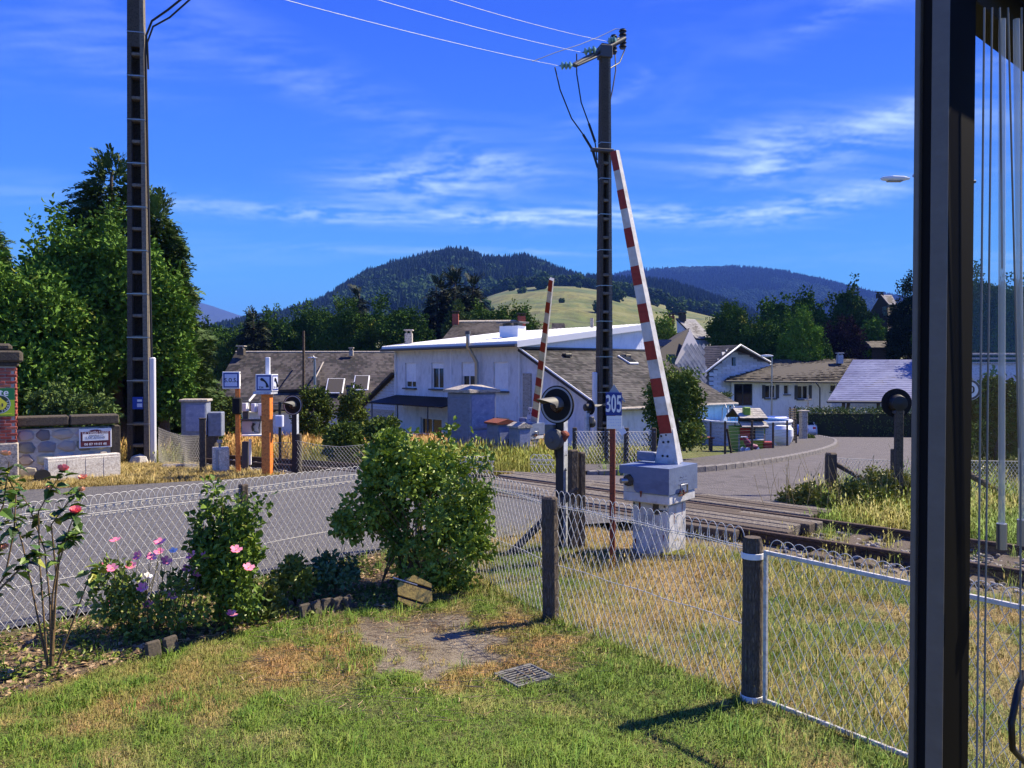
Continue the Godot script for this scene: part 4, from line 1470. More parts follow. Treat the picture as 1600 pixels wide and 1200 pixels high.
func make_houses():
	R.seed = 41
	var slate1 := Color(0.022, 0.02, 0.02); var slate2 := Color(0.075, 0.067, 0.065)
	# ---- two-storey white house in the middle
	var gy := -2.0
	var A = thing("white_house", "two-storey white house with pale metal roof and slate lean-to behind the crossing", "house", Vector3(0.26, gy, -40.3))
	var e := Vector3(0.625, 0, 0.78)          # along the facade to the right and nearer
	var bk := Vector3(0.78, 0, -0.625)        # away, to the back
	# local coordinates: children take world positions minus the base
	var O := Vector3(0.26, gy, -40.3)
	var L := func(s: float, y: float, t: float) -> Vector3: return e * s + bk * t + Vector3.UP * y
	# facade, left corner at s = -13
	var sx := func(u: float) -> float:
		# facade coordinate of an image column
		var k := (u - 800.0) / F
		return (k * 40.3 - 0.26) / (0.625 + k * 0.78)
	var ops := []
	var st := ["low", "top", "half", "shutter"]
	for q in [[633, 650], [674, 693], [721, 742], [771, 794]]:
		ops.append([sx.call(q[0]) + 12.0, 3.28, sx.call(q[1]) + 12.0, 4.78])
	var low := [[657, 690, 0.55, 1.55], [776, 796, 0.5, 1.9]]
	for q in low: ops.append([sx.call(q[0]) + 12.0, q[2], sx.call(q[1]) + 12.0, q[3]])
	var wo: Vector3 = L.call(-12.0, 0, 0)
	wall(A, wo, e, 12.45, 5.75, ops, M.wall)
	for i in 4: window(A, wo, e, ops[i], st[i])
	window(A, wo, e, ops[4], "casement"); window(A, wo, e, ops[5], "casement")
	# vertical joints in the render
	for u in [705.0]:
		part_box("joint_strip", A, L.call(sx.call(u), 2.9, 0) + (e.cross(Vector3.UP)) * 0.012, Vector3(0.05, 5.6, 0.03), M.wall2, 0.0, Basis(e, Vector3.UP, e.cross(Vector3.UP)))
	# gable side wall and back walls
	var gb := MB.new()
	gb.quad(L.call(0.45, 0, 0), L.call(0.45, 5.75, 0), L.call(0.45, 6.85, 9.0), L.call(0.45, 0, 9.0))
	gb.quad(L.call(-12.0, 0, 0), L.call(-12.0, 5.75, 0), L.call(-12.0, 6.85, 9.0), L.call(-12.0, 0, 9.0))
	gb.quad(L.call(-12.0, 0, 9.0), L.call(-12.0, 6.85, 9.0), L.call(0.45, 6.85, 9.0), L.call(0.45, 0, 9.0))
	obj("side_wall", gb, M.wall2, A)
	# metal roof
	var rf := MB.new()
	var ry := func(t: float) -> float: return 5.86 + t * 0.122
	var ra: Vector3 = L.call(-12.65, ry.call(-0.6), -0.6); var rb: Vector3 = L.call(0.75, ry.call(-0.6), -0.6)
	var rc: Vector3 = L.call(0.75, ry.call(9.3), 9.3); var rd: Vector3 = L.call(-12.65, ry.call(9.3), 9.3)
	rf.quad(ra, rb, rc, rd)
	rf.quad(ra - Vector3.UP * 0.22, rb - Vector3.UP * 0.22, rc - Vector3.UP * 0.22, rd - Vector3.UP * 0.22)
	var rr = obj("roof", rf, M.metalroof, A)
	var fs := MB.new()
	for k in [[ra, rb], [rb, rc], [rc, rd], [rd, ra]]:
		fs.quad(k[0] + Vector3.UP * 0.01, k[1] + Vector3.UP * 0.01, k[1] - Vector3.UP * 0.3, k[0] - Vector3.UP * 0.3)
	obj("fascia", fs, M.metalroof, rr)
	var seams := MB.new()
	for i in 34:
		var s := -12.6 + i * 0.395
		seams.tube([L.call(s, ry.call(-0.58) + 0.02, -0.58), L.call(s, ry.call(9.28) + 0.02, 9.28)], 0.022, 4)
	obj("roof_seam", seams, M.metalroof, rr, "stuff")
	gutter(A, ra - Vector3.UP * 0.2 + e.cross(Vector3.UP) * 0.08, rb - Vector3.UP * 0.2 + e.cross(Vector3.UP) * 0.08, M.dgrey, 0.09)
	# the chimneys and flues
	var c0: Vector3 = L.call(-11.9, 5.9, 0.9)
	chimney(A, c0, Vector3(0.45, 0.75, 0.45), M.conc, M.conc)
	var c1p: Vector3 = at(801, 527, 45.0) - O
	chimney(A, c1p, Vector3(1.25, 0.62, 0.8), M.metalroof, M.dgrey, -0.6)
	part_tube("vent_pipe", A, [at(925, 512, 44.0) - O, at(925, 497, 44.0) - O], 0.1, M.conc)
	var fo := e.cross(Vector3.UP) * 0.75
	var s1: float = sx.call(749); var s2: float = sx.call(750)
	part_tube("stove_pipe", A, [L.call(s1, 6.25, 0) + fo, L.call(s1, 5.6, 0) + fo, L.call(s2, 4.75, 0) + fo * 0.3, L.call(s2, 2.9, 0) + fo * 0.3], 0.11, M.steel, 10)
	part_tube("stove_pipe_cowl", A, [L.call(s1, 6.25, 0) + fo, L.call(s1, 6.42, 0) + fo], 0.15, M.dgrey, 10)
	for s in [-11.85, 0.3]:
		part_tube("downpipe", A, [L.call(s, 5.6, 0) + fo * 0.14, L.call(s, 0.1, 0) + fo * 0.14], 0.05, M.white)
	# tall beige niche
	part_box("niche_panel", A, L.call(sx.call(824), 3.1, 0) + fo * 0.03, Vector3(0.62, 2.2, 0.05), M.conc, 0.0, Basis(e, Vector3.UP, e.cross(Vector3.UP)))
	# dark awning over the lower windows at left
	var aw := MB.new()
	aw.quad(L.call(-11.8, 2.75, 0) + fo * 0.02, L.call(-5.2, 2.75, 0) + fo * 0.02, L.call(-5.2, 2.35, 0) + fo * 2.6, L.call(-11.8, 2.35, 0) + fo * 2.6)
	for i in 40:
		var s := -11.8 + i * 0.2
		aw.tube([L.call(s, 2.78, 0) + fo * 0.02, L.call(s, 2.38, 0) + fo * 2.6], 0.05, 5)
	obj("awning", aw, M.black, A)
	for s in [-11.6, -8.6, -5.4]:
		part_tube("awning_post", A, [L.call(s, 2.4, 0) + fo * 2.5, L.call(s, 0, 0) + fo * 2.5], 0.04, M.dgrey)
	# lean-to with the big slate roof: ridge runs back, roof falls to the right
	var la: Vector3 = L.call(6.25, 2.66, -0.25); var lb: Vector3 = L.call(6.25, 2.66, 9.6)
	var lc: Vector3 = L.call(0.4, 5.46, 9.6); var ld: Vector3 = L.call(0.4, 5.46, -0.25)
	roof(A, la, lb, lc, ld, 34, 44, Color(0.02, 0.02, 0.021), Color(0.085, 0.08, 0.078), 0.16, 0.02, 0.6)
	var lw := MB.new()
	lw.quad(L.call(0.45, 0, 0.02), L.call(0.45, 5.2, 0.02), L.call(5.95, 2.55, 0.02), L.call(5.95, 0, 0.02))
	lw.quad(L.call(5.95, 0, 0.02), L.call(5.95, 2.55, 0.02), L.call(5.95, 2.55, 9.4), L.call(5.95, 0, 9.4))
	obj("lean_to_wall", lw, M.wall, A)
	var vg := MB.new()
	vg.tube([ld + Vector3.UP * 0.03, la + Vector3.UP * 0.03], 0.05, 4)
	obj("verge_board", vg, M.white, A)
	gutter(A, la - e * -0.06 - Vector3.UP * 0.05, lb + e * 0.06 - Vector3.UP * 0.05, M.conc, 0.08)
	part_box("ridge_cap", A, (lc + ld) / 2 + Vector3.UP * 0.03, Vector3(0.3, 0.08, 9.8), M.dgrey, 0.0, Basis(e, Vector3.UP, -bk))
	for q in [[1040, 553, 0], [880, 551, 0]]:
		pass
	for q in [[0.9, 2.2], [0.9, 6.6], [0.9, 4.7]]:
		part_box("roof_vent", A, L.call(0.4 + q[0], 5.5 - q[0] * 0.43, q[1]), Vector3(0.34, 0.16, 0.42), M.black, 0.02, Basis(e, Vector3.UP, -bk))
	var sk = part_box("skylight", A, L.call(1.7, 5.03 - 0.12, 6.3), Vector3(1.0, 0.08, 0.7), M.white, 0.01, Basis(e, Vector3.UP, -bk).rotated(bk, 0.447))
	part_box("pane", sk, L.call(1.7, 5.03 - 0.07, 6.3), Vector3(0.82, 0.06, 0.54), M.glass, 0.0, Basis(e, Vector3.UP, -bk).rotated(bk, 0.447))
	# left annex with pale green boards
	var an := MB.new()
	var ax0: float = sx.call(617.5)
	an.quad(L.call(-12.05, 0, 0.05), L.call(-12.05, 4.0, 0.05), L.call(-17.0, 1.5, 0.05), L.call(-17.0, 0, 0.05))
	obj("annex_wall", an, M.conc, A)
	for i in 12:
		var y0 := 1.9 + i * 0.17
		var ext := (4.0 - y0 - 0.1) / 2.5 * 4.95
		if ext < 0.2: continue
		part_box("board", A, L.call(-12.05 - ext / 2, y0, 0.03), Vector3(ext, 0.15, 0.03), M.cabpale, 0.0, Basis(e, Vector3.UP, e.cross(Vector3.UP)))
	roof(A, L.call(-17.5, 1.4, -0.3), L.call(-17.5, 1.4, 6.0), L.call(-12.0, 4.2, 6.0), L.call(-12.0, 4.2, -0.3), 18, 16, slate1, slate2, 0.12)

	# ---- house with brick chimneys behind the white roof
	var bp := gx(752, 66.0)
	var B = thing("slate_roofed_house", "house with two brick chimneys rising behind the white metal roof", "house", bp)
	var lf := at(690, 531, 62.0) - bp; var rt := at(826, 528, 66.0) - bp
	var rl := at(712, 504, 66.0) - bp; var rrt := at(806, 503, 70.0) - bp
	roof(B, lf, rt, rrt, rl, 16, 30, slate1, slate2)
	var bw := MB.new()
	bw.quad(lf - Vector3.UP * 0.1, Vector3(lf.x, 0, lf.z), Vector3(rt.x, 0, rt.z), rt - Vector3.UP * 0.1)
	bw.flat(lf, rl, Vector3(lf.x, lf.y, lf.z - 7)); bw.flat(rt, rrt, Vector3(rt.x, rt.y, rt.z - 7))
	obj("wall", bw, M.wall, B)
	part_tube("ridge_cap", B, [rl + Vector3.UP * 0.06, rrt + Vector3.UP * 0.06], 0.12, M.conc, 6)
	var brick = surf([Color8(150, 70, 52), Color8(176, 92, 70), Color8(120, 56, 44)], 4.0, 0.9, 0.4)
	M.brick = brick
	chimney(B, rl + Vector3(0.0, -0.3, 0.1), Vector3(0.5, 1.0, 0.6), brick, M.darkconc)
	chimney(B, rrt + Vector3(0.5, -0.5, 0.1), Vector3(0.7, 1.0, 0.6), brick, M.darkconc)

	# ---- long slate roofed house at left
	var cp := gx(470, 58.8)
	var C = thing("slate_roofed_house", "long low house with grey slate roof, skylights and dormer, left of the white house", "house", cp)
	var ea := at(318, 640, 54.60) - cp; var eb := at(640, 640, 56.00) - cp
	var rca := at(368, 551, 60.90) - cp; var rcb := at(618, 551, 65.10) - cp
	roof(C, ea, eb, rcb, rca, 30, 60, slate1, slate2, 0.14, 0.012, 0.6)
	part_tube("ridge_cap", C, [rca + Vector3.UP * 0.05, rcb + Vector3.UP * 0.05], 0.08, M.conc, 6)
	var cw := MB.new()
	cw.quad(Vector3(ea.x, -1.5, ea.z - 0.4), ea - Vector3(0, 0.2, 0.5), eb - Vector3(0, 0.2, 0.5), Vector3(eb.x, -1.5, eb.z - 0.4))
	cw.flat(ea - Vector3(0, 0.2, 0.5), rca - Vector3.UP * 0.2, Vector3(ea.x + 0.6, ea.y - 0.2, ea.z - 9.0))
	cw.quad(ea - Vector3(0, 0.2, 0.5), Vector3(ea.x + 0.6, ea.y - 0.2, ea.z - 9.0), Vector3(ea.x + 0.6, -1.5, ea.z - 9.0), Vector3(ea.x, -1.5, ea.z - 0.4))
	obj("wall", cw, M.wall, C)
	chimney(C, at(377, 555, 60.20) - cp, Vector3(0.5, 0.48, 0.5), M.darkconc, M.conc)
	chimney(C, at(549, 556, 63.00) - cp, Vector3(0.3, 0.42, 0.3), M.conc, M.conc)
	var nn := ((eb - ea).cross(rca - ea)).normalized()
	if nn.y < 0: nn = -nn
	var px := (eb - ea).normalized()
	var bs := Basis(px, nn, px.cross(nn))
	for q in [[524, 606, 57.9, 1.25, 1.9], [565, 604, 58.5, 1.1, 1.9]]:
		var pc := at(q[0], q[1], q[2]) - cp
		# on the plane of the roof
		pc += nn * ((ea - pc).dot(nn) + 0.06)
		var s = obj("skylight", bxm(Vector3(q[3], 0.1, q[4]), pc, 0.02, bs), M.white, C)
		obj("pane", bxm(Vector3(q[3] - 0.16, 0.06, q[4] - 0.16), pc + nn * 0.04, 0.0, bs), M.slatebase, s)
	# dormer: a small cross roof
	var dm := at(470, 606, 58.10) - cp
	dm += nn * ((ea - dm).dot(nn))
	var onr := func(u: float, v: float, up: float) -> Vector3:
		var ray := at(u, v, 1.0) - Vector3(0, EYE, 0)
		var o0 := Vector3(0, EYE, 0) - cp
		return o0 + ray * ((ea - o0).dot(nn) / ray.dot(nn)) + nn * up
	roof(C, onr.call(436.0, 612.0, 0.16), onr.call(500.0, 610.0, 0.16), onr.call(500.0, 566.0, 0.16), onr.call(470.0, 566.0, 0.16), 14, 14, slate1, Color(0.09, 0.08, 0.075), 0.2, 0.012, 0.6)
	part_tube("verge_board", C, [at(388, 628, 53.20) - cp, at(407, 606, 54.60) - cp], 0.08, M.white, 5)
	part_tube("verge_board", C, [at(492, 592, 57.40) - cp, at(505, 566, 60.20) - cp], 0.05, M.conc, 5)

	# ---- right group: tall blue slated gable, white tile-hung gable, grey roof behind
	var dp := gx(1062, 60.0)
	var D = thing("slated_gable_house", "house with diamond slated gable and steep dark roof behind the barrier boom", "house", dp)
	var g1 := [at(1018, 566, 58.0) - dp, at(1075, 516, 61.0) - dp, at(1092, 560, 59.0) - dp, at(1052, 590, 58.0) - dp]
	roof(D, at(1010, 562, 57.0) - dp, at(1048, 585, 56.5) - dp, at(1078, 512, 61.5) - dp, at(1040, 530, 64.0) - dp, 16, 14, Color(0.05, 0.055, 0.07), Color(0.12, 0.13, 0.16))
	var dg := MB.new()
	var ga := at(1046, 586, 56.6) - dp; var gb2 := at(1078, 514, 60.0) - dp; var gc := at(1102, 562, 59.0) - dp
	dg.flat(ga, gb2, gc); dg.quad(ga, gc, Vector3(gc.x, -0.5, gc.z), Vector3(ga.x, -0.5, ga.z))
	obj("gable_wall", dg, mat(Color8(112, 116, 138), 0.7), D)
	var dsl := MB.new()
	var gn := (gc - ga).cross(gb2 - ga).normalized()
	if gn.z < 0: gn = -gn
	var hx := (gc - ga).normalized(); hx = Vector3(hx.x, 0, hx.z).normalized()
	for i in 14:
		for j in 14:
			var w := 0.46
			var pc := ga + hx * (j * w + (i % 2) * w / 2 - 0.2) + Vector3.UP * (i * w * 0.5 - 0.9)
			# inside the triangle?
			var ok := true
			for tr in [[ga, gb2], [gb2, gc]]:
				var cr: Vector3 = (tr[1] - tr[0]).cross(pc - tr[0])
				if cr.dot(gn) > -0.12: ok = false
			if not ok: continue
			var g := R.randf_range(0.8, 1.2)
			dsl.col = Color(0.2 * g, 0.22 * g, 0.28 * g)
			dsl.quad(pc + gn * 0.03 - hx * w * 0.48, pc + gn * 0.02 + Vector3.UP * w * 0.48, pc + gn * 0.03 + hx * w * 0.48, pc + gn * 0.05 - Vector3.UP * w * 0.48)
	obj("wall_slates", dsl, M.tiles, D, "stuff")
	part_box("window", D, at(1049, 567, 56.0) - dp, Vector3(0.5, 1.2, 0.1), M.glass)
	part_box("window", D, at(1040, 536, 59.5) - dp, Vector3(1.0, 0.06, 0.9), M.glass, 0.01, Basis(Vector3.RIGHT, 0.6))

	var ep := gx(1090, 88.0)
	var E = thing("grey_roofed_house", "house with light grey steep roof and chimneys standing higher behind the gables", "house", ep)
	roof(E, at(1088, 529, 84.0) - ep, at(1114, 530, 86.0) - ep, at(1086, 499, 89.0) - ep, at(1056, 497, 87.0) - ep, 14, 12, Color(0.2, 0.2, 0.21), Color(0.28, 0.28, 0.29))
	var ew := MB.new()
	ew.quad(at(1088, 530, 84.2) - ep, at(1113, 531, 86.2) - ep, at(1113, 560, 86.2) - ep, at(1088, 560, 84.2) - ep)
	ew.quad(at(1088, 530, 84.2) - ep, at(1057, 498, 87.2) - ep, at(1060, 560, 87.2) - ep, at(1088, 560, 84.2) - ep)
	obj("wall", ew, M.wall, E)
	chimney(E, at(1066, 502, 87.0) - ep, Vector3(0.7, 0.7, 0.7), M.darkconc, M.darkconc)
	chimney(E, at(1049, 508, 88.0) - ep, Vector3(0.6, 1.0, 0.6), brick, M.darkconc)

	var fp := gx(1150, 74.0)
	var Fh = thing("tile_hung_house", "white tile hung gable house with dark roof and skylight, left of the long roofed house", "house", fp)
	var fr_ := at(1157, 540, 70.0) - fp
	var fl := at(1098, 584, 69.0) - fp; var frr := at(1205, 566, 76.0) - fp
	roof(Fh, at(1098, 586, 68.6) - fp, at(1048, 584, 76.0) - fp, at(1098, 541, 80.0) - fp, at(1157, 539, 69.6) - fp, 16, 24, Color(0.03, 0.028, 0.03), Color(0.075, 0.07, 0.07))
	roof(Fh, at(1206, 567, 76.0) - fp, at(1180, 567, 86.0) - fp, at(1098, 541, 80.0) - fp, at(1157, 539, 69.6) - fp, 10, 16, Color(0.03, 0.028, 0.03), Color(0.075, 0.07, 0.07))
	var fw := MB.new()
	var flb := Vector3(fl.x + 0.5, -0.5, fl.z); var frb := Vector3(frr.x - 0.2, -0.5, frr.z)
	var fl2 := Vector3(fl.x + 0.5, fl.y, fl.z)
	var fdir := (Vector3(frr.x, 0, frr.z) - Vector3(fl2.x, 0, fl2.z)).normalized()
	var fr2 = fl2 + fdir * (Vector3(fr_.x, 0, fr_.z) - Vector3(fl2.x, 0, fl2.z)).dot(fdir)
	fr2.y = fr_.y
	fw.flat(fl2, fr2 - Vector3.UP * 0.15, frr); fw.quad(fl2, frr, frb, flb)
	fw.quad(fl2, flb, flb + Vector3(-4, 0, -7), fl2 + Vector3(-4, 0, -7))
	obj("gable_wall", fw, mat(Color8(112, 116, 130), 0.9), Fh)
	var ft := MB.new()
	var fd := (Vector3(frr.x, 0, frr.z) - Vector3(fl2.x, 0, fl2.z))
	var fln := fd.length(); fd = fd.normalized()
	var fo2 := fd.cross(Vector3.UP)
	for i in 34:
		var y := 0.3 + i * 0.2
		for j in 14:
			var w := fln / 8.0
			var x0 := j * w - (i % 2) * w * 0.5
			# keep under the gable's two slopes
			var wy: float = flb.y + 0.5 + y
			var kx := (x0 + w / 2) / fln
			var pk: float = (Vector3(fr_.x, 0, fr_.z) - Vector3(fl2.x, 0, fl2.z)).dot(fd) / fln
			var lim: float = lerpf(fl2.y, fr_.y, kx / pk) if kx < pk else lerpf(fr_.y, frr.y, (kx - pk) / (1 - pk))
			if wy + 0.3 > lim or x0 < -0.02 or x0 + w > fln: continue
			var g := R.randf_range(0.82, 1.08)
			ft.col = Color(0.66 * g, 0.69 * g, 0.76 * g)
			var p := Vector3(fl2.x, wy, fl2.z) + fd * (x0 + w / 2) + fo2 * 0.05
			ft.box(p, Vector3(w * 0.95, 0.3, 0.04), Basis(fd, Vector3.UP, fo2).rotated(fd, -0.2))
	obj("wall_tiles", ft, M.tiles, Fh, "stuff")
	var wcx := at(1144, 565, 69.5) - fp
	part_box("window", Fh, wcx + fo2 * 0.15, Vector3(0.45, 0.75, 0.12), M.glass, 0.0, Basis(fd, Vector3.UP, fo2))
	part_tube("verge_board", Fh, [at(1098, 585, 68.5) - fp, at(1157, 539, 69.5) - fp, at(1206, 567, 75.8) - fp], 0.09, M.white, 5)
	var sk2 := at(1090, 562, 73.0) - fp
	part_box("skylight", Fh, sk2, Vector3(0.9, 0.1, 0.7), M.cab, 0.01, Basis(Vector3.UP, 0.8).rotated(Vector3.RIGHT, 0.6))

	# ---- long white house with brown tiled roof
	var hp := gx(1240, 74.0)
	var H = thing("long_white_house", "long white house with brown tiled hipped roof and shuttered windows across the far street", "house", hp)
	var y0 := at(1240, 690, 72.0).y - hp.y
	var wl := at(1143, 596, 71.0) - hp; var wr := at(1345, 597, 74.0) - hp
	var wdir := (Vector3(wr.x, 0, wr.z) - Vector3(wl.x, 0, wl.z)); var wlen := wdir.length(); wdir = wdir.normalized()
	var wH: float = wl.y + 0.6
	var horg := Vector3(wl.x, wl.y - wH + 0.02, wl.z)
	var hx2 := func(u: float) -> float: return (u - 1143.0) / 202.0 * wlen
	var hy := func(v: float) -> float: return wH - (v - 596.0) / F * 72.0
	var hops := []
	for q in [[1147, 600, 1175, 634], [1194, 602, 1210, 623], [1223, 602, 1231, 617], [1244, 603, 1261, 625], [1296, 602, 1306, 614]]:
		hops.append([hx2.call(q[0]), hy.call(q[3]), hx2.call(q[2]), hy.call(q[1])])
	wall(H, horg, wdir, wlen, wH, hops, M.wall2)
	for i in hops.size():
		window(H, horg, wdir, hops[i], "casement", i > 0, M.dgrey if i == 0 else null)
		if i == 1 or i == 3:
			var o: Array = hops[i]
			for sd in [o[0] - 0.17, o[2] + 0.17]:
				part_box("shutter", H, horg + wdir * sd + Vector3.UP * (o[1] + o[3]) / 2 + wdir.cross(Vector3.UP) * 0.05, Vector3(0.3, o[3] - o[1], 0.05), M.dgrey, 0.0, Basis(wdir, Vector3.UP, wdir.cross(Vector3.UP)))
	var hsw := MB.new()
	hsw.quad(horg, horg + Vector3.UP * wH, horg + Vector3(1.5, wH, -9), horg + Vector3(1.5, 0, -9))
	obj("side_wall", hsw, M.wall2, H)
	var th1 := Color(0.035, 0.031, 0.026); var th2 := Color(0.14, 0.125, 0.1)
	roof(H, at(1133, 594.5, 70.0) - hp, at(1352, 597, 73.0) - hp, at(1338, 561, 79.0) - hp, at(1172, 562, 78.0) - hp, 15, 40, th1, th2, 0.16, 0.11, 0.6)
	roof(H, at(1133, 594.5, 70.0) - hp, at(1150, 590, 88.0) - hp, at(1172, 562, 78.0) - hp, at(1172, 562, 78.0) - hp, 14, 14, th1, th2, 0.16, 0.05)
	chimney(H, at(1312, 568, 77.0) - hp, Vector3(0.5, 0.8, 0.5), M.cabpale, M.cabpale)
	gutter(H, at(1132, 595.5, 69.8) - hp, at(1352, 598, 72.8) - hp, M.dgrey, 0.08)
	part_tube("downpipe", H, [at(1276, 599, 71.6) - hp, at(1281, 606, 71.9) - hp, at(1281, 650, 71.9) - hp], 0.06, M.dgrey)

	# ---- blue grey slated roof on timber posts, right
	var kp := gx(1370, 65.0)
	var K = thing("open_shed", "open shed with wide blue grey slated roof on timber posts behind the hedge", "shed")
	K.position = kp
	roof(K, at(1293, 626, 61.0) - kp, at(1470, 627, 61.0) - kp, at(1480, 562, 70.0) - kp, at(1333, 562, 70.0) - kp, 22, 30, Color(0.11, 0.12, 0.2), Color(0.17, 0.185, 0.29), 0.14, 0.025, 0.3, "slates", M.slateshine)
	gutter(K, at(1292, 628, 60.9) - kp, at(1470, 629, 60.9) - kp, M.dgrey, 0.09)
	for q in [1318, 1326, 1372, 1380]:
		var lean := 0.35 if q == 1326 or q == 1372 else 0.0
		var tp := at(q, 629, 61.6) - kp
		part_tube("post", K, [tp, Vector3(tp.x - lean * (1 if q < 1350 else -1), hgt(kp.x, -61.6) - kp.y, tp.z)], 0.13, M.wood, 6)
	var kw := MB.new()
	kw.box(Vector3(2.0, 0.9, -3.0), Vector3(9, 3.0, 0.2))
	obj("back_wall", kw, M.wall2, K)

	# ---- stone house high on the right
	var sp := gx(1380, 105.0)
	var S = thing("stone_house", "narrow dark stone house on the skyline beside the round tree", "house", sp)
	var sw := MB.new()
	var s_l := at(1361, 485, 105.0) - sp; var s_m := at(1375, 462, 103.0) - sp; var s_r := at(1387, 476, 102.0) - sp; var s_rr := at(1402, 476, 106.0) - sp
	sw.flat(s_l, s_m, s_r)
	sw.quad(s_l, s_r, Vector3(s_r.x, 0, s_r.z), Vector3(s_l.x, 0, s_l.z))
	sw.quad(s_r, s_rr, Vector3(s_rr.x, 0, s_rr.z), Vector3(s_r.x, 0, s_r.z))
	obj("wall", sw, M.darkconc, S)
	roof(S, s_r + Vector3(0, 0, 0.3), s_rr, at(1393, 461, 107.0) - sp, s_m + Vector3(0, 0.1, 0.2), 6, 5, Color(0.12, 0.12, 0.15), Color(0.17, 0.17, 0.2))
	chimney(S, s_m + Vector3(0.2, -0.3, -0.5), Vector3(0.8, 0.6, 0.5), M.darkconc, M.darkconc)
	for q in [[1382, 482], [1382, 490]]:
		part_box("window", S, at(q[0], q[1], 101.9) - sp, Vector3(0.4, 0.5, 0.3), M.glass)
	# ---- small barn under the trees
	var np := gx(1375, 92.0)
	var N = thing("barn", "small dark barn with brown roof under the trees, above the shed", "barn", np)
	roof(N, at(1362, 543, 90.0) - np, at(1398, 543, 90.0) - np, at(1392, 533, 93.0) - np, at(1352, 533, 93.0) - np, 6, 10, th1, th2)
	var nw := MB.new()
	nw.quad(at(1362, 543, 90.3) - np, at(1396, 543, 90.3) - np, at(1396, 562, 90.3) - np, at(1362, 562, 90.3) - np)
	nw.flat(at(1362, 543, 90.3) - np, at(1353, 534, 93) - np, at(1347, 545, 95) - np)
	obj("wall", nw, M.wood, N)
	# ---- distant roofs below the meadow
	for q in [[872, 505, 20, 150.0], [1112, 517, 14, 110.0], [1120, 522, 10, 108.0]]:
		var qp := gx(q[0], q[3])
		var top := at(q[0], q[1], q[3]).y - qp.y
		var hw: float = q[2] / F * q[3] * 0.6
		var Q = thing("distant_house", ["tiny house with dark roof at the foot of the meadow", "small grey roofed house peeping over the dark trees", "small grey roof right of the grey roofed house"][[872, 1112, 1120].find(q[0])], "house", qp)
		roof(Q, Vector3(-hw, top - 2.2, 2.5), Vector3(hw, top - 2.2, 2.5), Vector3(hw * 0.8, top, 0), Vector3(-hw * 0.8, top, 0), 6, 8, slate1, slate2)
		obj("wall", bxm(Vector3(hw * 1.8, top - 2.2, 4), Vector3(0, (top - 2.2) / 2, 0)), M.wall, Q)
	# low wall and terrace far right, seen through the pane
	var rp := at(1585, 560, 50.0)
	rp.y = hgt(rp.x, rp.z)
	var W = thing("terrace_wall", "long low wall with blue grey coping beyond the shrubs, seen through the pane", "wall", rp)
	var ty := at(1560, 556, 50.0).y - rp.y
	part_box("wall", W, Vector3(0, ty / 2 - 0.5, 0), Vector3(6.0, ty, 0.4), M.cabpale, 0.02)
	for i in 3:
		part_box("coping", W, Vector3(0, ty - 0.45 + i * 0.28, 0.05 - i * 0.1), Vector3(6.2, 0.12, 0.6), M.conc, 0.02)
	# mast and lamp before the slate roof

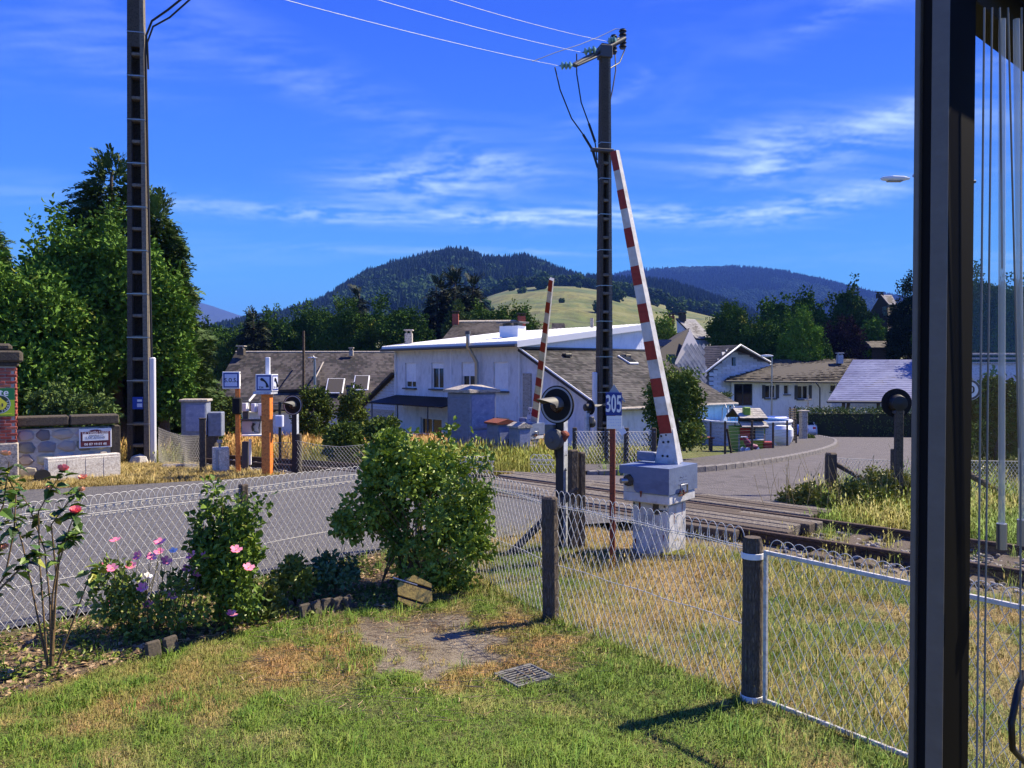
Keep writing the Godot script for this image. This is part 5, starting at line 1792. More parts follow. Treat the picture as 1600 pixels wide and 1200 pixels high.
# ---------------------------------------------------------------- poles and wires
func ladder_pole(called, label, base: Vector3, h: float, w0: float, w1: float, d0: float, plain_from: float, turn: float, bands: Array):
	var t = thing(called, label, "utility pole", base, turn)
	# two tapered flanges, a thin recessed web and cross bars
	var fl := 0.24
	for s in [-1.0, 1.0]:
		var m := MB.new()
		var a := []; 
		for y in [-0.6, h]:
			var k: float = clampf(y / h, 0, 1)
			var w := lerpf(w0, w1, k); var d := lerpf(d0, d0 * 0.62, k)
			var xo = w / 2 * s; var xi = (w / 2 - w * fl) * s
			a.append([Vector3(xo, y, d / 2), Vector3(xi, y, d / 2), Vector3(xi, y, -d / 2), Vector3(xo, y, -d / 2)])
		for k in 4: m.quad(a[0][k], a[0][(k + 1) % 4], a[1][(k + 1) % 4], a[1][k])
		m.quad(a[1][0], a[1][1], a[1][2], a[1][3])
		obj("flange", m, M.rung if s > 0 else M.darkconc, t)
	var web := MB.new()
	for i in 2:
		var z := 0.25
		var wa := w0 * (1 - 2 * fl) / 2; var wb := w1 * (1 - 2 * fl) / 2
		web.quad(Vector3(-wa, -0.6, -d0 * 0.3), Vector3(wa, -0.6, -d0 * 0.3), Vector3(wb, h, -d0 * 0.22), Vector3(-wb, h, -d0 * 0.22))
	obj("web", web, M.darkconc, t)
	# solid upper part
	var top := MB.new()
	var kp := plain_from / h
	var w := lerpf(w0, w1, kp) * (1 - 2 * fl); var w2 := w1 * (1 - 2 * fl)
	var dd := lerpf(d0, d0 * 0.62, kp) * 0.97; var d2 := d0 * 0.6
	top.quad(Vector3(-w / 2, plain_from, dd / 2), Vector3(w / 2, plain_from, dd / 2), Vector3(w2 / 2, h, d2 / 2), Vector3(-w2 / 2, h, d2 / 2))
	top.quad(Vector3(-w / 2, plain_from, dd / 2), Vector3(w / 2, plain_from, dd / 2), Vector3(w / 2, plain_from, -dd / 2), Vector3(-w / 2, plain_from, -dd / 2))
	top.quad(Vector3(-w2 / 2, h, d2 / 2), Vector3(w2 / 2, h, d2 / 2), Vector3(w2 / 2, h, -d2 / 2), Vector3(-w2 / 2, h, -d2 / 2))
	obj("solid_top", top, M.darkconc, t)
	var y := 0.55
	while y < plain_from:
		var k := y / h
		var ww := lerpf(w0, w1, k) * (1 - 2 * fl); var de := lerpf(d0, d0 * 0.62, k)
		part_box("rung", t, Vector3(0, y, 0.0), Vector3(ww - 0.004, 0.09, de * 0.9), M.rung, 0.012)
		y += 0.6
	for b in bands:
		var k: float = b / h
		var ww := lerpf(w0, w1, k) + 0.012; var de := lerpf(d0, d0 * 0.62, k) + 0.012
		var m := MB.new()
		for f in [[Vector3(0, b, de / 2), Vector3(ww, 0.022, 0.006)], [Vector3(0, b, -de / 2), Vector3(ww, 0.022, 0.006)], [Vector3(ww / 2, b, 0), Vector3(0.006, 0.022, de)], [Vector3(-ww / 2, b, 0), Vector3(0.006, 0.022, de)]]:
			m.box(f[0], f[1])
		obj("strap", m, M.steel, t)
	return t

func curve(a: Vector3, b: Vector3, sag: float, n := 16) -> Array:
	var o := []
	for i in n + 1:
		var t := float(i) / n
		o.append(a.lerp(b, t) - Vector3.UP * sag * 4.0 * t * (1.0 - t))
	return o

func insulator(parent, a: Vector3, b: Vector3):
	var m := MB.new()
	m.tube([a, b], 0.018, 6)
	var ins = obj("insulator", m, M.dgrey, parent)
	var g := MB.new()
	var d := (b - a)
	var ax := d.normalized()
	var u := ax.cross(Vector3.UP).normalized()
	for i in 3:
		var c := a + d * (0.22 + 0.26 * i)
		g.lathe([Vector2(0.02, -0.07), Vector2(0.12, -0.03), Vector2(0.125, 0.0), Vector2(0.05, 0.05), Vector2(0.02, 0.07)], 12, Transform3D(Basis(u, ax, u.cross(ax)), c))
	obj("glass_disc", g, mat(Color8(120, 160, 150), 0.12), ins)
	return ins

func make_poles():
	# left pole
	var lb := gt(219, 726)
	var bands := []
	for i in 14: bands.append(1.15 + i * 1.2)
	var P = ladder_pole("concrete_pole", "tall dark concrete ladder pole with white conduit by the stone wall", lb, 13.8, 0.58, 0.4, 0.42, 11.55, 0.22, bands)
	var rt := Basis(Vector3.UP, 0.22).inverse()
	part_box("conduit", P, Vector3(0.34, 1.45, 0.02), Vector3(0.17, 3.1, 0.15), M.pipe, 0.03)
	part_tube("cable", P, [Vector3(0.33, 3.0, 0.05), Vector3(0.3, 6.0, 0.06), Vector3(0.275, 8.5, 0.07), Vector3(0.25, 11.4, 0.07), Vector3(0.27, 11.9, 0.08), Vector3(0.42, 12.3, 0.1), Vector3(0.85, 12.6, 0.2), Vector3(1.4, 13.0, 0.4)], 0.03, M.black)
	part_tube("cable", P, [Vector3(0.3, 11.0, 0.0), Vector3(0.3, 11.7, 0.1), Vector3(0.45, 12.15, 0.1), Vector3(0.9, 12.4, 0.2), Vector3(1.5, 12.9, 0.4)], 0.025, M.black)
	var tg = part_box("tag_plate", P, Vector3(-0.0, 1.73, 0.22), Vector3(0.27, 0.34, 0.02), M.blueplate, 0.006)
	part_box("sticker", tg, Vector3(0.05, 1.8, 0.232), Vector3(0.12, 0.06, 0.004), M.white)
	part_box("sticker", tg, Vector3(0.05, 1.67, 0.232), Vector3(0.13, 0.1, 0.004), M.signpale)
	var pl := MB.new()
	pl.lathe([Vector2(0.33, -0.1), Vector2(0.3, 0.1), Vector2(0.24, 0.25), Vector2(0.0, 0.32)], 9, Transform3D(Basis().scaled(Vector3(0.95, 1, 0.8)), Vector3(0.02, 0, 0.12)), true)
	obj("plaster_foot", pl, M.whitec, P)
	# centre pole with cross arm
	var d := 26.0
	var cb := gx(944, d)
	var hC := EYE + (577.0 - 74.0) / F * d - cb.y
	bands = []
	for i in 9: bands.append(1.0 + i * 1.15)
	var C = ladder_pole("concrete_pole", "dark concrete ladder pole with crossarm and insulators behind the raised barrier", cb, hC, 0.5, 0.3, 0.4, hC - 3.5, 0.25, bands)
	part_box("conduit", C, Vector3(-0.33, 1.3, 0.02), Vector3(0.16, 3.0, 0.14), M.pipe, 0.03)
	var w2 := Basis(Vector3.UP, 0.25).inverse()
	var loc := func(u, v, dd) -> Vector3: return w2 * (at(u, v, dd) - cb)
	# the arm runs from the near left to the far right
	var a0: Vector3 = loc.call(897, 102, 25.2); var a1: Vector3 = loc.call(976, 60, 26.7)
	var am := MB.new()
	am.tube([a0, a1], 0.085, 4)
	obj("crossarm", am, M.dgrey, C)
	part_tube("arm_brace", C, [a0 + Vector3(0.1, 0, 0), loc.call(942, 84, 25.85), a1 - Vector3(0.2, 0.0, 0)], 0.04, M.dgrey, 5)
	part_box("arm_collar", C, Vector3(0, hC - 0.25, 0), Vector3(0.42, 0.4, 0.36), M.dgrey, 0.02)
	var ins := [[Vector2(866, 101.0), Vector2(897, 102), 25.1], [Vector2(902, 80), Vector2(935, 76), 25.7], [Vector2(942, 63), Vector2(964, 62), 26.4]]
	for q in ins:
		insulator(C, loc.call(q[0].x + 8, q[0].y + 2, q[2]), loc.call(q[1].x, q[1].y, q[2]))
	# lightning arresters at the right end
	for q in [[973, 46, 76, 26.8, 0.1], [959, 55, 84, 26.5, 0.09]]:
		var m := MB.new()
		m.tube([loc.call(q[0], q[2], q[3]), loc.call(q[0], q[1], q[3])], q[4], 8)
		for i in 5:
			m.lathe([Vector2(q[4], -0.02), Vector2(q[4] * 1.35, 0), Vector2(q[4], 0.03)], 10, Transform3D(Basis(), loc.call(q[0], lerpf(q[2], q[1], 0.1 + 0.2 * i), q[3])))
		obj("surge_arrester", m, M.black, C)
	# jumpers
	for q in [[[867, 105, 25.1], [875, 140, 25.2], [893, 185, 25.4], [911, 210, 25.6], [928, 236, 25.7], [934, 262, 25.75], [935, 300, 25.75]], [[901, 84, 25.7], [901, 115, 25.7], [908, 160, 25.7], [920, 193, 25.7], [930, 224, 25.75], [933, 250, 25.76]], [[976, 78, 26.8], [968, 98, 26.6], [951, 108, 25.9]], [[961, 84, 26.5], [962, 110, 26.3], [957, 140, 26.1], [950, 172, 25.9]]]:
		var pts := []
		for k in q: pts.append(loc.call(k[0], k[1], k[2]))
		part_tube("jumper_wire", C, pts, 0.022, M.black, 5)
	part_tube("cable_sleeve", C, [loc.call(911, 210, 25.6), loc.call(925, 233, 25.7), loc.call(934, 262, 25.75)], 0.04, M.black, 6)
	part_tube("cable_sleeve", C, [loc.call(920, 193, 25.7), loc.call(930, 222, 25.75)], 0.04, M.black, 6)
	part_box("cable_clamp", C, loc.call(941, 235, 25.75), Vector3(0.75, 0.1, 0.2), M.dgrey, 0.02)
	# three wires to the upper left
	var far := [[486, -2, 16.0], [618, -4, 17.0], [730, -3, 17.6]]
	var nm := ["lowest and leftmost of three overhead wires, to the front insulator", "middle of three overhead wires, to the second insulator", "uppermost of three overhead wires, reaching the rear insulator"]
	for i in 3:
		var a := at(ins[i][0].x + 8, ins[i][0].y + 2, ins[i][2])
		var b := at(far[i][0], far[i][1], far[i][2])
		b = a + (b - a) * 1.8
		var m := MB.new()
		m.tube(curve(a, b, 0.16), 0.006, 5)
		tag(obj("overhead_wire", m, M.copper), nm[i], "wire", "overhead wires")
	var m2 := MB.new()
	m2.tube([at(832, 96, 24.9), at(868, 82, 25.3), at(905, 70, 25.8), at(935, 58, 26.3), at(962, 45, 26.7), at(973, 46, 26.8)], 0.013, 5)
	tag(obj("jumper_cable", m2, M.copper), "pale jumper cable looping over the crossarm to the surge arrester", "wire")

func street_lamp(label, hu, hv_, d, pu, head := 0.6, dirx := -1.0):
	var base := gx(pu, d)
	var t = thing("street_lamp", label, "street lamp", base, 0.0, "street lamps")
	var hd := at(hu, hv_, d) - base
	part_tube("pole", t, [Vector3(0, -0.2, 0), Vector3(0, hd.y - 0.5, 0), Vector3(0.0, hd.y - 0.15, 0)], [0.08, 0.055, 0.05], M.steel, 8)
	part_tube("arm", t, [Vector3(0, hd.y - 0.15, 0), Vector3(hd.x * 0.25, hd.y + 0.02, 0), Vector3(hd.x * 0.7, hd.y + 0.06, 0)], 0.035, M.steel, 6)
	var m := MB.new()
	var s := signf(hd.x)
	m.lathe([Vector2(0.0, -head * 0.5), Vector2(head * 0.1, -head * 0.42), Vector2(head * 0.16, -head * 0.1), Vector2(head * 0.13, head * 0.3), Vector2(head * 0.05, head * 0.5), Vector2(0, head * 0.5)], 10, Transform3D(Basis(Vector3(0, 1, 0), Vector3(-s, -0.12, 0).normalized(), Vector3(0, 0, 1)).orthonormalized(), hd) * Transform3D(Basis().scaled(Vector3(0.62, 1, 1)), Vector3.ZERO))
	var lh = obj("lamp_head", m, M.white, t)
	obj("lens", bxm(Vector3(head * 0.5, 0.03, head * 0.22), hd + Vector3(0, -head * 0.085, 0), 0.01), M.grey, lh)
	return t

func make_lamps():
	street_lamp("street lamp with pale head sticking out left of the window frame", 1398, 279, 17.0, 1490, 0.62)
	var o = part_tube("bracket", get_node("street_lamp"), [at(1492, 282, 17.0) - gx(1490, 17.0), at(1524, 284, 17.0) - gx(1490, 17.0)], 0.035, M.dgrey)
	street_lamp("slim street lamp standing before the long roofed white house", 1198, 556, 68.0, 1206, 1.1)
	street_lamp("street lamp whose head peeps out behind the barrier boom", 1015, 534, 60.0, 1024, 1.0)
	street_lamp("short white lamp post before the dormer of the slate roof", 488, 559, 34.0, 492, 0.4)
	var mb := gx(474.5, 33.0)
	var t = thing("wooden_mast", "slim grey wooden mast before the slate roof, taller than its lamp", "pole", mb)
	part_tube("shaft", t, [Vector3.ZERO, Vector3(0, hv(517, 33.0, mb), 0)], [0.075, 0.05], M.wood, 7)

# ---------------------------------------------------------------- signals, barriers
func signal_disc(parent, c: Vector3, r: float, bs: Basis, bell := true):
	# black disc with a white rim, a lamp under a long visor
	var tf := Transform3D(bs * Basis(Vector3.RIGHT, PI / 2), c)
	var m := MB.new()
	m.lathe([Vector2(0, 0.0), Vector2(r, 0.0), Vector2(r, -0.02), Vector2(0, -0.02)], 40, tf, true)
	var dsc = obj("backing_disc", m, M.mattblack, parent)
	var rim := MB.new()
	rim.lathe([Vector2(r * 0.84, 0.004), Vector2(r * 0.93, 0.004)], 40, tf, true)
	rim.lathe([Vector2(r * 0.84, 0.001), Vector2(r * 0.84, 0.004)], 40, tf, true)
	rim.lathe([Vector2(r * 0.93, 0.001), Vector2(r * 0.93, 0.004)], 40, tf, true)
	obj("white_ring", rim, M.ringgrey, dsc)
	# sides slightly dished
	var fx := func(p: Vector3) -> Vector3: return c + bs * p
	var vis := MB.new()
	var n := 12
	var lr := r * 0.43
	for i in n:
		var a := PI * (i - 0.8) / n * 1.0; var b := PI * (i + 0.2) / n * 1.0
		var len0 := r * (0.45 + 1.5 * sin(clampf(a, 0.2, PI - 0.2))); var len1 := r * (0.45 + 1.5 * sin(clampf(b, 0.2, PI - 0.2)))
		vis.quad(fx.call(Vector3(cos(a) * lr, sin(a) * lr, 0)), fx.call(Vector3(cos(b) * lr, sin(b) * lr, 0)), fx.call(Vector3(cos(b) * lr * 0.92, sin(b) * lr * 0.92 - 0.01, len1)), fx.call(Vector3(cos(a) * lr * 0.92, sin(a) * lr * 0.92 - 0.01, len0)))
	obj("visor", vis, M.alu, dsc)
	var lens := MB.new()
	lens.lathe([Vector2(lr * 0.98, 0.005), Vector2(lr * 0.8, 0.025), Vector2(lr * 0.4, 0.045), Vector2(0, 0.05)], 20, tf)
	obj("lens", lens, mat(Color8(40, 20, 20), 0.15), dsc)
	return dsc

func signal_post(called, label, base: Vector3, hc: float, r: float, turn: float, bell: bool, lower_pole := 0.0, pm = null):
	var t = thing(called, label, "crossing signal", base, turn, "crossing signals")
	var pw := 0.12
	part_box("post", t, Vector3(0, hc / 2 - 0.15, -0.1), Vector3(pw, hc + 0.3, pw), M.cabpale if pm == null else pm, 0.008)
	if lower_pole > 0:
		part_box("concrete_stub", t, Vector3(0.07, lower_pole / 2, -0.1), Vector3(0.14, lower_pole, 0.12), M.darkconc, 0.02)
	signal_disc(t, Vector3(0, hc, 0.04), r, Basis())
	part_box("bracket", t, Vector3(0, hc - r * 0.6, -0.06), Vector3(0.16, 0.06, 0.14), M.dgrey, 0.01)
	part_box("post_face", t, Vector3(0, hc / 2 - 0.15, -0.037), Vector3(pw * 0.98, hc + 0.28, 0.006), M.navy)
	var hs := MB.new()
	hs.lathe([Vector2(0, -0.2), Vector2(r * 0.5, -0.18), Vector2(r * 0.62, -0.03), Vector2(r * 0.62, 0.0)], 16, Transform3D(Basis(Vector3.RIGHT, PI / 2), Vector3(0, hc, 0.02)))
	obj("lamp_housing", hs, M.black, t)
	if bell:
		var tf := Transform3D(Basis(Vector3.RIGHT, PI / 2), Vector3(-0.02, hc - 0.46, 0.1))
		var m := MB.new()
		m.lathe([Vector2(0, 0.06), Vector2(0.03, 0.06), Vector2(0.04, 0.045), Vector2(0.12, 0.03), Vector2(0.14, 0.0), Vector2(0.135, -0.07), Vector2(0, -0.08)], 28, tf)
		obj("bell", m, M.dgrey, t)
		part_box("bell_cover", t, Vector3(0.09, hc - 0.42, 0.02), Vector3(0.1, 0.15, 0.12), M.rust, 0.02, Basis(Vector3.BACK, -0.6))
		part_box("junction_box", t, Vector3(-0.13, hc - 0.37, -0.02), Vector3(0.14, 0.2, 0.1), M.alu, 0.012)
		part_tube("conduit", t, [Vector3(-0.1, hc - 0.45, -0.03), Vector3(-0.05, hc - 0.7, -0.03), Vector3(-0.05, hc - 0.8, -0.08)], 0.015, M.black, 5)
		var holes := MB.new()
		for y in [0.45, 0.75, 1.05, 1.25]:
			holes.box(Vector3(pw / 2 + 0.001, y, -0.12), Vector3(0.004, 0.015, 0.015))
			holes.box(Vector3(pw / 2 + 0.001, y, -0.08), Vector3(0.004, 0.015, 0.015))
		obj("bolt_hole", holes, M.black, t)
	return t

func barrier(label, base: Vector3, turn: float, tip: Vector3, boomw := 0.2):
	var t = thing("barrier_machine", label, "level crossing barrier", base, turn, "level crossing barriers")
	var inv := Transform3D(Basis(Vector3.UP, turn), base).affine_inverse()
	# pedestal, two parts side by side
	part_box("pedestal", t, Vector3(0.0, 0.34, 0.0), Vector3(0.5, 0.72, 0.54), M.machine, 0.015)
	part_box("pedestal_door", t, Vector3(0.255, 0.36, 0.02), Vector3(0.02, 0.6, 0.44), M.machine, 0.006)
	part_box("foot_plate", t, Vector3(0, -0.02, 0), Vector3(0.56, 0.06, 0.6), M.conc, 0.01)
	part_box("tray", t, Vector3(0.0, 0.76, 0.0), Vector3(0.66, 0.13, 0.74), M.machine, 0.012)
	# lid, with the corner cut away where the shaft comes out
	var pr := PackedVector2Array([Vector2(-0.37, 1.16), Vector2(0.345, 1.16), Vector2(0.345, 0.83), Vector2(-0.12, 0.83), Vector2(-0.15, 0.86), Vector2(-0.17, 1.0), Vector2(-0.2, 1.05), Vector2(-0.37, 1.06)])
	var m := MB.new()
	m.prism(pr, 0.8, Transform3D(Basis(), Vector3(0, 0, -0.4)))
	var lid = obj("lid", m, M.lid, t)
	part_box("side_panel", t, Vector3(-0.24, 0.94, 0.0), Vector3(0.18, 0.24, 0.74), M.machine, 0.01)
	part_tube("crank_hub", t, [Vector3(-0.23, 0.97, 0.34), Vector3(-0.23, 0.97, 0.42)], 0.075, M.darkconc, 12)
	part_tube("crank_shaft", t, [Vector3(-0.25, 0.965, 0.4), Vector3(-0.3, 0.965, 0.48)], 0.035, M.steel, 10)
	# handle
	var hd = part_tube("handle", t, [Vector3(0.335, 0.8, 0.13), Vector3(0.39, 0.83, 0.13), Vector3(0.38, 0.93, 0.15), Vector3(0.38, 0.93, -0.03), Vector3(0.39, 0.83, -0.02), Vector3(0.335, 0.8, -0.02)], 0.014, M.steel, 6)
	part_box("latch_plate", t, Vector3(0.347, 0.82, 0.055), Vector3(0.02, 0.07, 0.12), M.rust, 0.004)
	part_box("lock", t, Vector3(0.1, 0.62, 0.28), Vector3(0.07, 0.14, 0.03), M.darkconc, 0.006)
	part_box("slot", t, Vector3(0.19, 0.6, 0.272), Vector3(0.12, 0.02, 0.008), M.black)
	# rust runs and a worn label
	R.seed = 14
	for q in [[-0.14, 0.69, 0.272, 0], [0.06, 0.66, 0.272, 0], [0.2, 0.3, 0.272, 0], [-0.2, 0.2, 0.272, 0], [0.1, 0.56, 0.267, 1], [-0.12, 0.66, 0.267, 1], [-0.05, 0.85, 0.402, 0]]:
		var pg := PackedVector2Array()
		var ln := R.randf_range(0.06, 0.16)
		var wd := R.randf_range(0.008, 0.02)
		for k in 5: pg.append(Vector2(-wd * (1.0 - k * 0.16) * R.randf_range(0.6, 1.2), -ln * k / 4.0))
		for k in range(4, -1, -1): pg.append(Vector2(wd * (1.0 - k * 0.16) * R.randf_range(0.6, 1.2), -ln * k / 4.0))
		var rm := MB.new()
		rm.prism(pg, 0.0015, Transform3D(Basis(Vector3.UP, 0.0 if q[3] == 0 else PI / 2), Vector3(q[0], q[1], q[2]) if q[3] == 0 else Vector3(q[2], q[1], q[0])))
		obj("rust_stain", rm, M.rust, t)
	part_box("maker_plate", t, Vector3(-0.02, 0.5, 0.2725), Vector3(0.11, 0.06, 0.003), M.grey)
	for q in [Vector3(-0.22, 0.05, 0.27), Vector3(0.22, 0.05, 0.27), Vector3(0.22, 0.66, 0.27), Vector3(-0.22, 0.66, 0.27)]:
		part_tube("bolt", t, [q, q + Vector3(0, 0, 0.012)], 0.014, M.dgrey, 6)
	# scribbled marks on the lid's end
	var sc := MB.new()
	R.seed = 3
	for i in 3:
		var y := 1.02 - i * 0.04
		for k in 7:
			var z := -0.16 + k * 0.035 + R.randf_range(-0.01, 0.01)
			sc.tube([Vector3(0.3465, y + R.randf_range(-0.012, 0.012), 0.12 + z - 0.05), Vector3(0.3465, y + R.randf_range(-0.012, 0.014), 0.12 + z - 0.03)], 0.002, 3)
	obj("pen_marks", sc, mat(Color8(40, 44, 70), 0.8), lid)
	# boom: a tapered box that leans, hinged behind the lid
	var b0 := Vector3(0.1, 1.16, -0.22)
	var b1: Vector3 = inv * tip
	var dir := (b1 - b0).normalized()
	var side := Vector3.RIGHT - dir * dir.x
	side = side.normalized()
	var bs := Basis(side, dir, side.cross(dir))
	var L := (b1 - b0).length()
	var seg := func(y0: float, y1: float, g: float) -> MB:
		var q := MB.new()
		var w := func(y: float) -> float: return lerpf(boomw, boomw * 0.46, y / L) + g
		var c := []
		for y in [y0, y1]:
			var ww: float = w.call(y) / 2; var dp := lerpf(0.07, 0.04, y / L) + g / 2
			for k in [Vector2(-ww, dp), Vector2(ww, dp), Vector2(ww, -dp), Vector2(-ww, -dp)]:
				c.append(b0 + bs * Vector3(k.x, y, k.y))
		for k in 4: q.quad(c[k], c[(k + 1) % 4], c[4 + (k + 1) % 4], c[4 + k])
		q.quad(c[4], c[5], c[6], c[7]); q.quad(c[0], c[1], c[2], c[3])
		return q
	var boom = obj("boom", seg.call(0.0, L, 0.0), M.machine, t)
	var y := 0.42
	var n := int((L - 0.5) / 0.46)
	var per := (L - 0.42) / (8 - 0.5)
	for i in 8:
		# red bands wrap the front and left, the right edge stays white
		var q := MB.new()
		var ya := 0.42 + per * i; var yb := minf(ya + per * 0.5, L + 0.002)
		var c := []
		for yy in [ya, yb]:
			var ww := lerpf(boomw, boomw * 0.46, yy / L) / 2; var dp := lerpf(0.07, 0.04, yy / L) + 0.002
			c.append(b0 + bs * Vector3(-ww - 0.002, yy, -dp)); c.append(b0 + bs * Vector3(-ww - 0.002, yy, dp)); c.append(b0 + bs * Vector3(ww - 0.001, yy, dp)); c.append(b0 + bs * Vector3(ww - 0.001, yy, -dp))
		q.quad(c[0], c[1], c[5], c[4]); q.quad(c[1], c[2], c[6], c[5]); q.quad(c[3], c[0], c[4], c[7])
		obj("red_band", q, M.redband, boom)
	# bracket that carries the boom
	var bk := MB.new()
	bk.prism(PackedVector2Array([Vector2(-0.12, 1.16), Vector2(0.22, 1.16), Vector2(0.14, 1.62), Vector2(-0.03, 1.62)]), 0.06, Transform3D(Basis(), Vector3(0, 0, -0.15)))
	var br = obj("boom_bracket", bk, M.machine, t)
	bk = MB.new()
	for q in [Vector3(0.0, 1.52, 0), Vector3(0.07, 1.54, 0), Vector3(0.02, 1.26, 0), Vector3(0.09, 1.26, 0), Vector3(0.03, 1.44, 0), Vector3(0.1, 1.45, 0)]:
		bk.tube([q + Vector3(-0.02, 0, -0.091), q + Vector3(-0.02, 0, -0.08)], 0.016, 6)
	obj("bolt", bk, M.black, br)
	part_box("counterweight", t, Vector3(-0.24, 1.24, -0.1), Vector3(0.26, 0.12, 0.1), M.cab, 0.01)
	return t

func make_crossing():
	barrier("grey barrier machine with blue lid and tall raised boom behind the garden fence", gt(1030, 863), -0.67, at(960.5, 236, 10.25), 0.19)
	var st := gt(1058, 872)
	var s = thing("stone_block", "mossy broken stone block at the foot of the nearer barrier machine", "stone", st)
	var m := MB.new()
	m.rbox(Vector3(0, -0.01, 0), Vector3(0.5, 0.14, 0.28), 0.05, Basis(Vector3.UP, 0.3))
	m.rbox(Vector3(-0.3, -0.02, 0.08), Vector3(0.2, 0.12, 0.16), 0.04, Basis(Vector3.UP, -0.4))
	obj("slab", m, M.darkconc, s)
	R.seed = 8
	var xs := []; var cs := []
	for i in 500:
		xs.append(Transform3D(Basis(Vector3.UP, R.randf() * TAU).scaled(Vector3(1, 0.35, 1) * 0.7), Vector3(R.randf_range(-0.2, 0.1), 0.07, R.randf_range(-0.12, 0.12))))
		cs.append(Color(0.16, 0.2, 0.03).lerp(Color(0.3, 0.28, 0.05), R.randf()))
	multi("moss", tuft(8, 0.05, 0.03, 0.006, 40, 0.7), M.grass, xs, cs, s)
	barrier("far barrier machine half hidden by the near signal, its striped boom raised", gt(824, 722), -0.67, at(862, 436, 18.6), 0.21)
	# signals
	signal_post("crossing_signal", "near crossing signal with white ringed black disc, long visor and bell", Vector3(gt(872, 858).x, 0, gt(872, 858).z), 1.93, 0.255, -0.58, true)
	signal_post("crossing_signal", "crossing signal with white ringed disc beside the orange telephone post", gt(459, 742), 1.62, 0.235, -0.18, false, 0.95)
	signal_post("crossing_signal", "crossing signal turned away, seen almost edge-on before the conduit", gt(921, 722), 1.62, 0.22, 2.1, true)
	# right one, seen from behind
	var rb := gx(1402, 14.0)
	var t = signal_post("crossing_signal", "crossing signal seen from behind, black disc left of the window frame", rb, hv(630, 14.0, rb), 0.255, PI - 0.12, false, 0.0, M.darkconc)
	var m3 := MB.new()
	m3.lathe([Vector2(0.0, 0.12), Vector2(0.1, 0.1), Vector2(0.13, 0.0)], 18, Transform3D(Basis(Vector3.RIGHT, -PI / 2), Vector3(0, hv(630, 14.0, rb), 0.0)))
	obj("lamp_cap", m3, M.steel, t)
	# kilometre sign
	var kb := gt(957, 891)
	var k = thing("number_sign", "blue plate reading 305 on a rusty post between signal and barrier machine", "sign", kb, -0.22)
	var H := hv(612, -kb.z, kb)
	part_box("post", k, Vector3(-0.01, H / 2 - 0.05, -0.025), Vector3(0.055, H + 0.02, 0.05), M.rust, 0.006)
	part_box("post_lip", k, Vector3(0.022, H / 2 - 0.05, -0.03), Vector3(0.008, H + 0.02, 0.06), M.rust)
	var pl = part_box("number_plate", k, Vector3(0.012, H - 0.145, 0.012), Vector3(0.19, 0.275, 0.012), M.blue, 0.003)
	text("lettering", pl, "305", Transform3D(Basis(), Vector3(0.012, H - 0.145, 0.0195)), 0.2, M.white, 0.42)
	var pp = part_box("lower_plate", k, Vector3(0.018, H - 0.365, 0.012), Vector3(0.18, 0.155, 0.01), M.white, 0.002)
	var marks := MB.new()
	R.seed = 6
	for r in 3:
		for c in 8:
			if R.randf() < 0.25: continue
			marks.box(Vector3(-0.05 + c * 0.02, H - 0.33 - r * 0.035, 0.0185), Vector3(0.011, 0.012, 0.002))
	obj("worn_print", marks, M.signpale, pp)
	var tri := MB.new()
	tri.prism(PackedVector2Array([Vector2(-0.06, 0), Vector2(0.14, -0.12), Vector2(0.135, -0.1), Vector2(0.0, 0.1)]), 0.006, Transform3D(Basis(), Vector3(0.01, H - 0.01, -0.03)))
	obj("peaked_backing", tri, M.grey, k)
	part_box("bolt", pl, Vector3(0.012, H - 0.035, 0.019), Vector3(0.008, 0.008, 0.004), M.white)
	part_box("bolt", pl, Vector3(0.012, H - 0.245, 0.019), Vector3(0.008, 0.008, 0.004), M.white)
	# two old fence posts with a strut
	var ob := gt(895, 858)
	var o = thing("wooden_post", "pair of old wooden posts with a slanting strut beside the near signal", "fence post", ob)
	var h1 := hv(703, -ob.z, ob)
	part_box("post", o, Vector3(0, h1 / 2 - 0.1, 0), Vector3(0.12, h1 + 0.2, 0.1), M.wood, 0.015, Basis(Vector3.UP, 0.5))
	part_box("post", o, Vector3(0.12, h1 / 2 - 0.12, -0.1), Vector3(0.09, h1 + 0.16, 0.1), M.wood, 0.015, Basis(Vector3.UP, 0.5))
	part_tube("strut", o, [Vector3(0.05, h1 * 0.62, 0.02), Vector3(-0.85, 0.0, 0.35)], 0.05, M.wood, 5)
	# sawn old post with wire netting at right
	var pb := gt(1298, 775)
	var q = thing("netting_fence", "low wire netting between weathered posts in the weeds at right", "fence", pb)
	part_box("post", q, Vector3(0, 0.35, 0), Vector3(0.2, 0.95, 0.16), M.wood, 0.03, Basis(Vector3.UP, 0.4))
	part_tube("strut", q, [Vector3(0.1, 0.6, 0.0), Vector3(1.3, -0.1, 0.35)], 0.05, M.wood, 5)
	var pe := at(1430, 715, 14.5) - pb
	netting(q, Vector3(0.1, 0, 0), Vector3(pe.x, 0, pe.z), 0.72, 0.06, 0.0036, M.wire)
	part_box("post", q, Vector3(pe.x - 0.35, 0.4, pe.z - 0.05), Vector3(0.12, 1.1, 0.12), M.darkconc, 0.02)
	netting(q, Vector3(pe.x + 0.2, 0, pe.z), Vector3(pe.x + 3.2, 0, pe.z + 0.4), 0.75, 0.06, 0.0036, M.wire)
	part_tube("strut", q, [Vector3(pe.x + 0.6, 0.7, pe.z), Vector3(pe.x + 1.9, -0.1, pe.z + 0.3)], 0.06, M.wood, 5)

